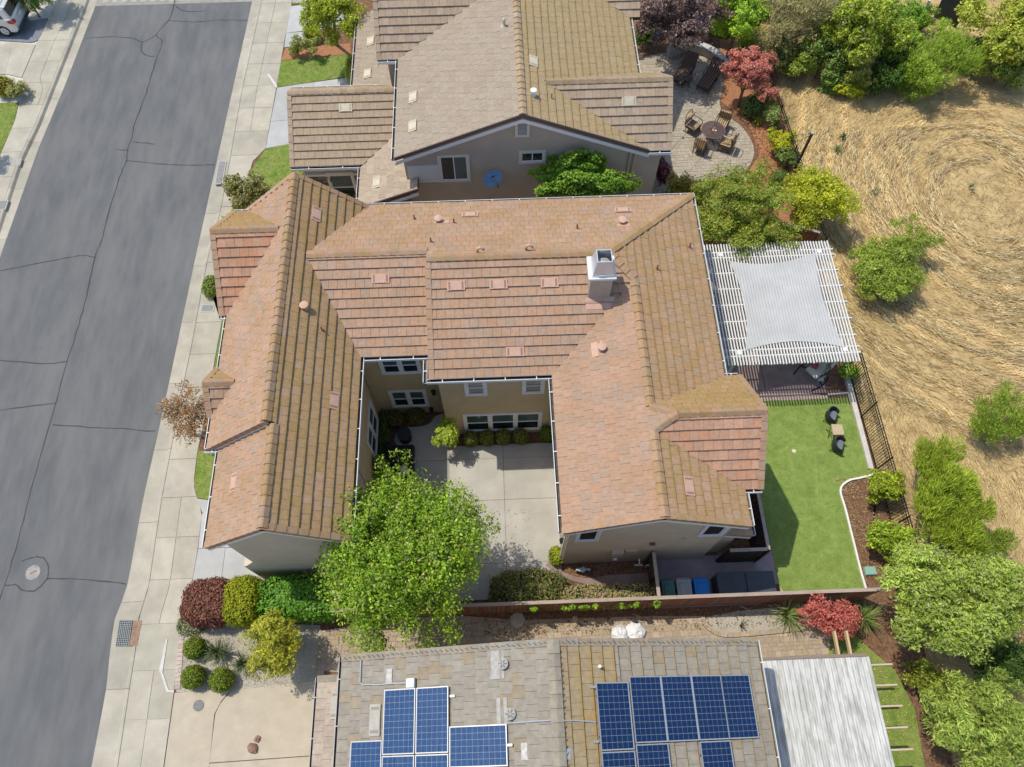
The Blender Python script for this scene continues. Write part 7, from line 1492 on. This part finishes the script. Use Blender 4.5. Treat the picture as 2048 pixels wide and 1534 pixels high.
# pergola flower bush
tree('flower_bush', 'green bush with white flowers at the pergola post', 1700, 745, .5, (.5, .45, .5), 1500, .11, [(.22, .36, .03), (.3, .44, .05), (.15, .26, .02)], cat='shrub', tr=.03, lobes=8, tip=(.75, .75, .72), tipk=.06)
# street side of the north house
tree('street_tree', 'yellow-green street tree at the top in front of the brown roofs', 668, 22, 3.0, (2.0, 2.3, 1.6), 12000, .15, [(.28, .36, .03), (.36, .43, .045), (.2, .27, .02)], tr=.11, lobes=20, lr=.33, base=G2(672, 88))
for i, (px, py, l) in enumerate(((592, 92, 'left'), (625, 95, 'right'))): tree('rose_bush', f'{l} leafy rose bush in the red bark bed', px, py, .6, (.55, .5, .55), 1400, .1, [(.17, .26, .05), (.24, .32, .08), (.3, .24, .14)], cat='shrub', tr=.03, lobes=8)
clipped('round_shrub', 'yellow clipped ball under the street tree', (*G2(622, 66, .4), .4), (.45, .45, .42), 1400, .07, YGR, 2.2, matte=True)
clipped('round_shrub', 'narrow clipped shrub against the porch gutter', (*G2(703, 140, .5), .5), (.3, .7, .55), 1400, .08, YGR, 2.6, matte=True)
tree('magnolia_shrub', 'dark glossy shrub with pale patches beside the north gable', 493, 388, 1.3, (1.15, 1.1, 1.1), 5000, .14, [(.08, .11, .025), (.13, .16, .04), (.22, .17, .07), (.30, .30, .12)], cat='shrub', tr=.07, lobes=14, tip=(.55, .50, .42), tipk=.10)
tree('light_shrub', 'light green low shrub below the dark glossy one', 478, 426, .5, (.75, .4, .45), 1800, .1, [(.26, .36, .04), (.34, .42, .06)], cat='shrub', tr=.03, lobes=8)
tree('low_bush', 'green bush under the stone-faced window', 700, 395, .6, (.5, .5, .5), 1500, .1, GRN, cat='shrub', tr=.03, lobes=8); tree('low_bush', 'green bush between the gable and the stone corner', 600, 355, .6, (.6, .5, .5), 1800, .1, [(.22, .32, .04), (.28, .38, .06)], cat='shrub', tr=.03, lobes=8)
tree('bare_street_tree', 'thin reddish-brown street tree over the pavement', 378, 828, 2.0, (1.25, 1.5, 1.2), 3800, .11, [(.20, .14, .105), (.26, .19, .15), (.14, .085, .06), (.36, .30, .24), (.24, .09, .05)], tr=.05, lobes=24, lr=.28, aspect=.4, mat=m_leafm, base=G2(392, 872))
clipped('round_shrub', 'small light bush at the pavement below the north gable', (*G2(420, 572, .3), .25), (.35, .55, .3), 900, .09, [(.24, .36, .04), (.18, .28, .03)], 2.2)
# courtyard planting
for i, (px, py) in enumerate(((942, 878), (974, 876), (1006, 874), (1041, 873))): clipped('courtyard_ball', ['leftmost', 'second', 'third', 'fourth'][i] + ' round shrub in the row below the triple window', (*G2(px, py, .38), .38), (.30, .28, .40), 1700, .07, [(.20, .22, .04), (.26, .27, .06), (.14, .16, .03)], 2.3, group='round shrubs below the triple window', tip=(.22, .10, .05), tipk=.12, matte=True)
clipped('courtyard_ball', 'darker cone-shaped shrub in the courtyard corner by the downspout', (*G2(1094, 868, .42), .42), (.27, .27, .48), 1500, .07, [(.14, .22, .03), (.19, .28, .04)], 2.1, matte=True)
tree('small_courtyard_tree', 'light green small tree at the entry corner', 897, 864, 1.3, (.62, .72, .5), 2600, .11, [(.30, .40, .06), (.38, .47, .09), (.22, .32, .04)], tr=.04, lobes=10)
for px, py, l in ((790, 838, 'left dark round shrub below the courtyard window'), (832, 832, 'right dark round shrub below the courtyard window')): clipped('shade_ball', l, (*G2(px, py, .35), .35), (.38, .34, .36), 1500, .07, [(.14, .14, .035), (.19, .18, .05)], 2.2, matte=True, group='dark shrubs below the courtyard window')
tree('potted_shrub', 'bright green upright shrub by the arched opening', 768, 940, .9, (.45, .6, .65), 2600, .1, [(.13, .29, .03), (.18, .37, .04), (.09, .2, .02)], cat='shrub', tr=.04, lobes=9)
clump('potted_agave', 'spiky variegated plant in the dark pot', G(803, 968, .38), 22, .45, .05, [(.12, .16, .06), (.45, .42, .2)], spread=.8)
tree('shade_fern', 'sparse dark plants along the shaded west wall', 768, 868, .3, (.35, 1.2, .35), 900, .1, [(.07, .13, .03), (.1, .2, .04)], cat='plant', tr=.02, lobes=10)
# west block
tree('palm_shrub', 'spiky green shrub behind the silver car', 62, 8, .8, (1.0, .9, .8), 3500, .2, [(.12, .24, .03), (.17, .31, .04), (.08, .15, .02)], cat='shrub', tr=.05, lobes=10, aspect=.14)
clipped('round_shrub', 'yellow clipped ball at the left picture edge', (*G2(4, 172, .45), .45), (.55, .55, .5), 1600, .07, [(.40, .36, .02), (.46, .42, .03)], 2.2, matte=True)
tree('yellow_flower_bush', 'grey-green bush with yellow flowers beside the far pavement', 32, 180, .4, (.7, .8, .45), 2600, .1, [(.22, .26, .15), (.28, .31, .19), (.17, .2, .1)], cat='shrub', tr=.03, lobes=10, tip=(.62, .52, .04), tipk=.4)
tree('street_tree', 'street tree at the top left corner casting shade on the apron', 118, -42, 2.6, (1.5, 1.5, 1.2), 6000, .16, GRN, tr=.1, lobes=14, wc=(G(116, 30).x - 1.3, G(116, 30).y + .7))
tree('shade_tree', 'tree outside the left picture edge casting leafy shade on the pavement', -45, 340, 2.4, (1.1, 1.1, 1.0), 4000, .15, GRN, tr=.08, lobes=12, wc=(G(-18, 335).x - 1.2, G(-18, 335).y + .55))
# dark tank and rails glimpsed between the trees at the top
p = G(1900, 60); t = thing('dark_slide', 'dark sloping board with pale rails glimpsed between the top right trees', 'ramp', (p.x, p.y, 0)); a0, a1 = G(1890, 45, .4), G(1912, 0, 2.2); b = MB(); b.bar(a0, a1 + (a1 - a0) * .3, 1.35, .06); b.build('board', M('dark_slate_board', (.05, .075, .10), (.08, .1, .12), 2, .6), t); b = MB(); b.bar(G(1838, 48, .3), G(1860, 0, 2.0), .1, .1); b.bar(G(1825, 48, .2), G(1832, 0, 1.6), .06, .06); b.build('rail', m_pg, t)

# dense under-planting along the field edge and behind the seat wall
for px, py, zc, rd, pl_, l in ((1600, 140, .8, (1.2, .7, .85), OLV, 'olive bush at the field edge right of the red maple'), (1665, 158, .7, (1.1, .6, .8), [(.14, .24, .06), (.2, .31, .09)], 'blue-green bush at the foot of the tall green tree'), (1700, 178, .5, (.9, .5, .6), YGR, 'small yellowish bush at the field edge'),
        (1765, 165, .8, (1.1, .8, .9), DKG, 'dark bush between the tall tree and the junipers'), (1655, 40, 1.2, (1.5, 1.6, 1.2), DKG, 'dark bush behind the grey feathery tree'), (1785, 45, 1.3, (1.3, 1.6, 1.3), GRN, 'green bush behind the junipers'), (1835, 40, 1.0, (1.0, 1.2, 1.0), GRN, 'green bush beside the pale rails'), (1945, 110, 1.0, (1.2, 1.0, 1.0), DKG, 'dark bush between the junipers and the corner tree'),
        (1300, 74, .7, (2.0, .7, .8), DKG, 'dark hedge in the shade of the purple tree'), (1425, 62, .6, (1.6, .7, .7), DKG, 'dark hedge behind the curved seat wall'), (1600, 5, 1.2, (2.6, 1.2, 1.2), DKG, 'dark bush at the top edge behind the grey tree'), (1500, 100, .5, (.8, .8, .6), [(.25, .3, .06), (.3, .32, .08)], 'yellowish bush behind the red maple')):  # both hedges added as deep shade, put into dark leaf colours
    tree('under_bush', l, px, py, zc, rd, 4500, .13, pl_, cat='shrub', tr=.05, lobes=12, lr=.4)

def litter(name, label, poly, n, pal, s=.05, z=.012):
    P_ = np.array(poly); lo, hi = P_.min(0), P_.max(0); pts = np.array([p for p in lo + rng.random((n * 3, 2)) * (hi - lo) if inside(p, poly)][:n]); n = len(pts)
    pos = np.concatenate([pts, np.full((n, 1), z) + rng.random((n, 1)) * .02], 1); nr = rng.normal(size=(n, 3)) * .3; nr[:, 2] += 1; nr /= np.linalg.norm(nr, axis=1)[:, None]; pal = np.array(pal)
    props(quads(name, leafquads(pos, nr, s * rng.uniform(.5, 1.6, n), .55), pal[rng.integers(0, len(pal), n)] * rng.uniform(.7, 1.3, (n, 1)), m_leafm), label, 'litter', kind='stuff')
BR = [(.16, .09, .05), (.24, .15, .08), (.10, .06, .04), (.34, .24, .12)]
litter('leaf_litter', 'brown leaf litter strewn along the paver path', GP([(640, 1250), (1000, 1236), (1310, 1225), (1310, 1245), (1000, 1270), (660, 1300)]), 500, BR)
litter('leaf_litter', 'dark leaf litter in the bed along the board fence', [(-1.0, 3.4), (13.0, 3.4), (13.0, 4.1), (-1.0, 4.1)], 900, BR, .06)
litter('leaf_litter', 'pale dry leaves and chips on the bark bed by the turf', [(13.6, 5.0), (14.7, 5.0), (14.8, 9.0), (13.2, 9.0)], 1500, [(.42, .30, .17), (.30, .2, .11), (.5, .4, .25), (.2, .12, .07)], .06)
litter('leaf_litter', 'bark chips scattered over the red bark bed', GP([(1460, 215), (1500, 230), (1545, 270), (1560, 330), (1560, 400), (1500, 380), (1518, 310), (1500, 260)]), 900, [(.34, .17, .09), (.22, .1, .05), (.44, .26, .15)], .07)
litter('leaf_litter', 'pebbles and dry bits over the front gravel bed', GP([(362, 1255), (640, 1255), (640, 1370), (352, 1384)]), 2200, [(.46, .42, .35), (.30, .27, .22), (.6, .56, .48), (.25, .18, .12)], .035)
litter('leaf_litter', 'yellow leaves fallen on the lawn beyond the patio cover', GP([(1740, 1320), (1790, 1360), (1840, 1440), (1850, 1534), (1760, 1534)]), 260, [(.5, .45, .15), (.4, .3, .12)], .06, .04)
litter('leaf_litter', 'small leaves fallen on the courtyard paving under the big tree', [(-2.2, 6.2), (1.0, 6.2), (1.0, 8.2), (-2.2, 8.2)], 130, [(.2, .24, .06), (.3, .26, .1)], .05)
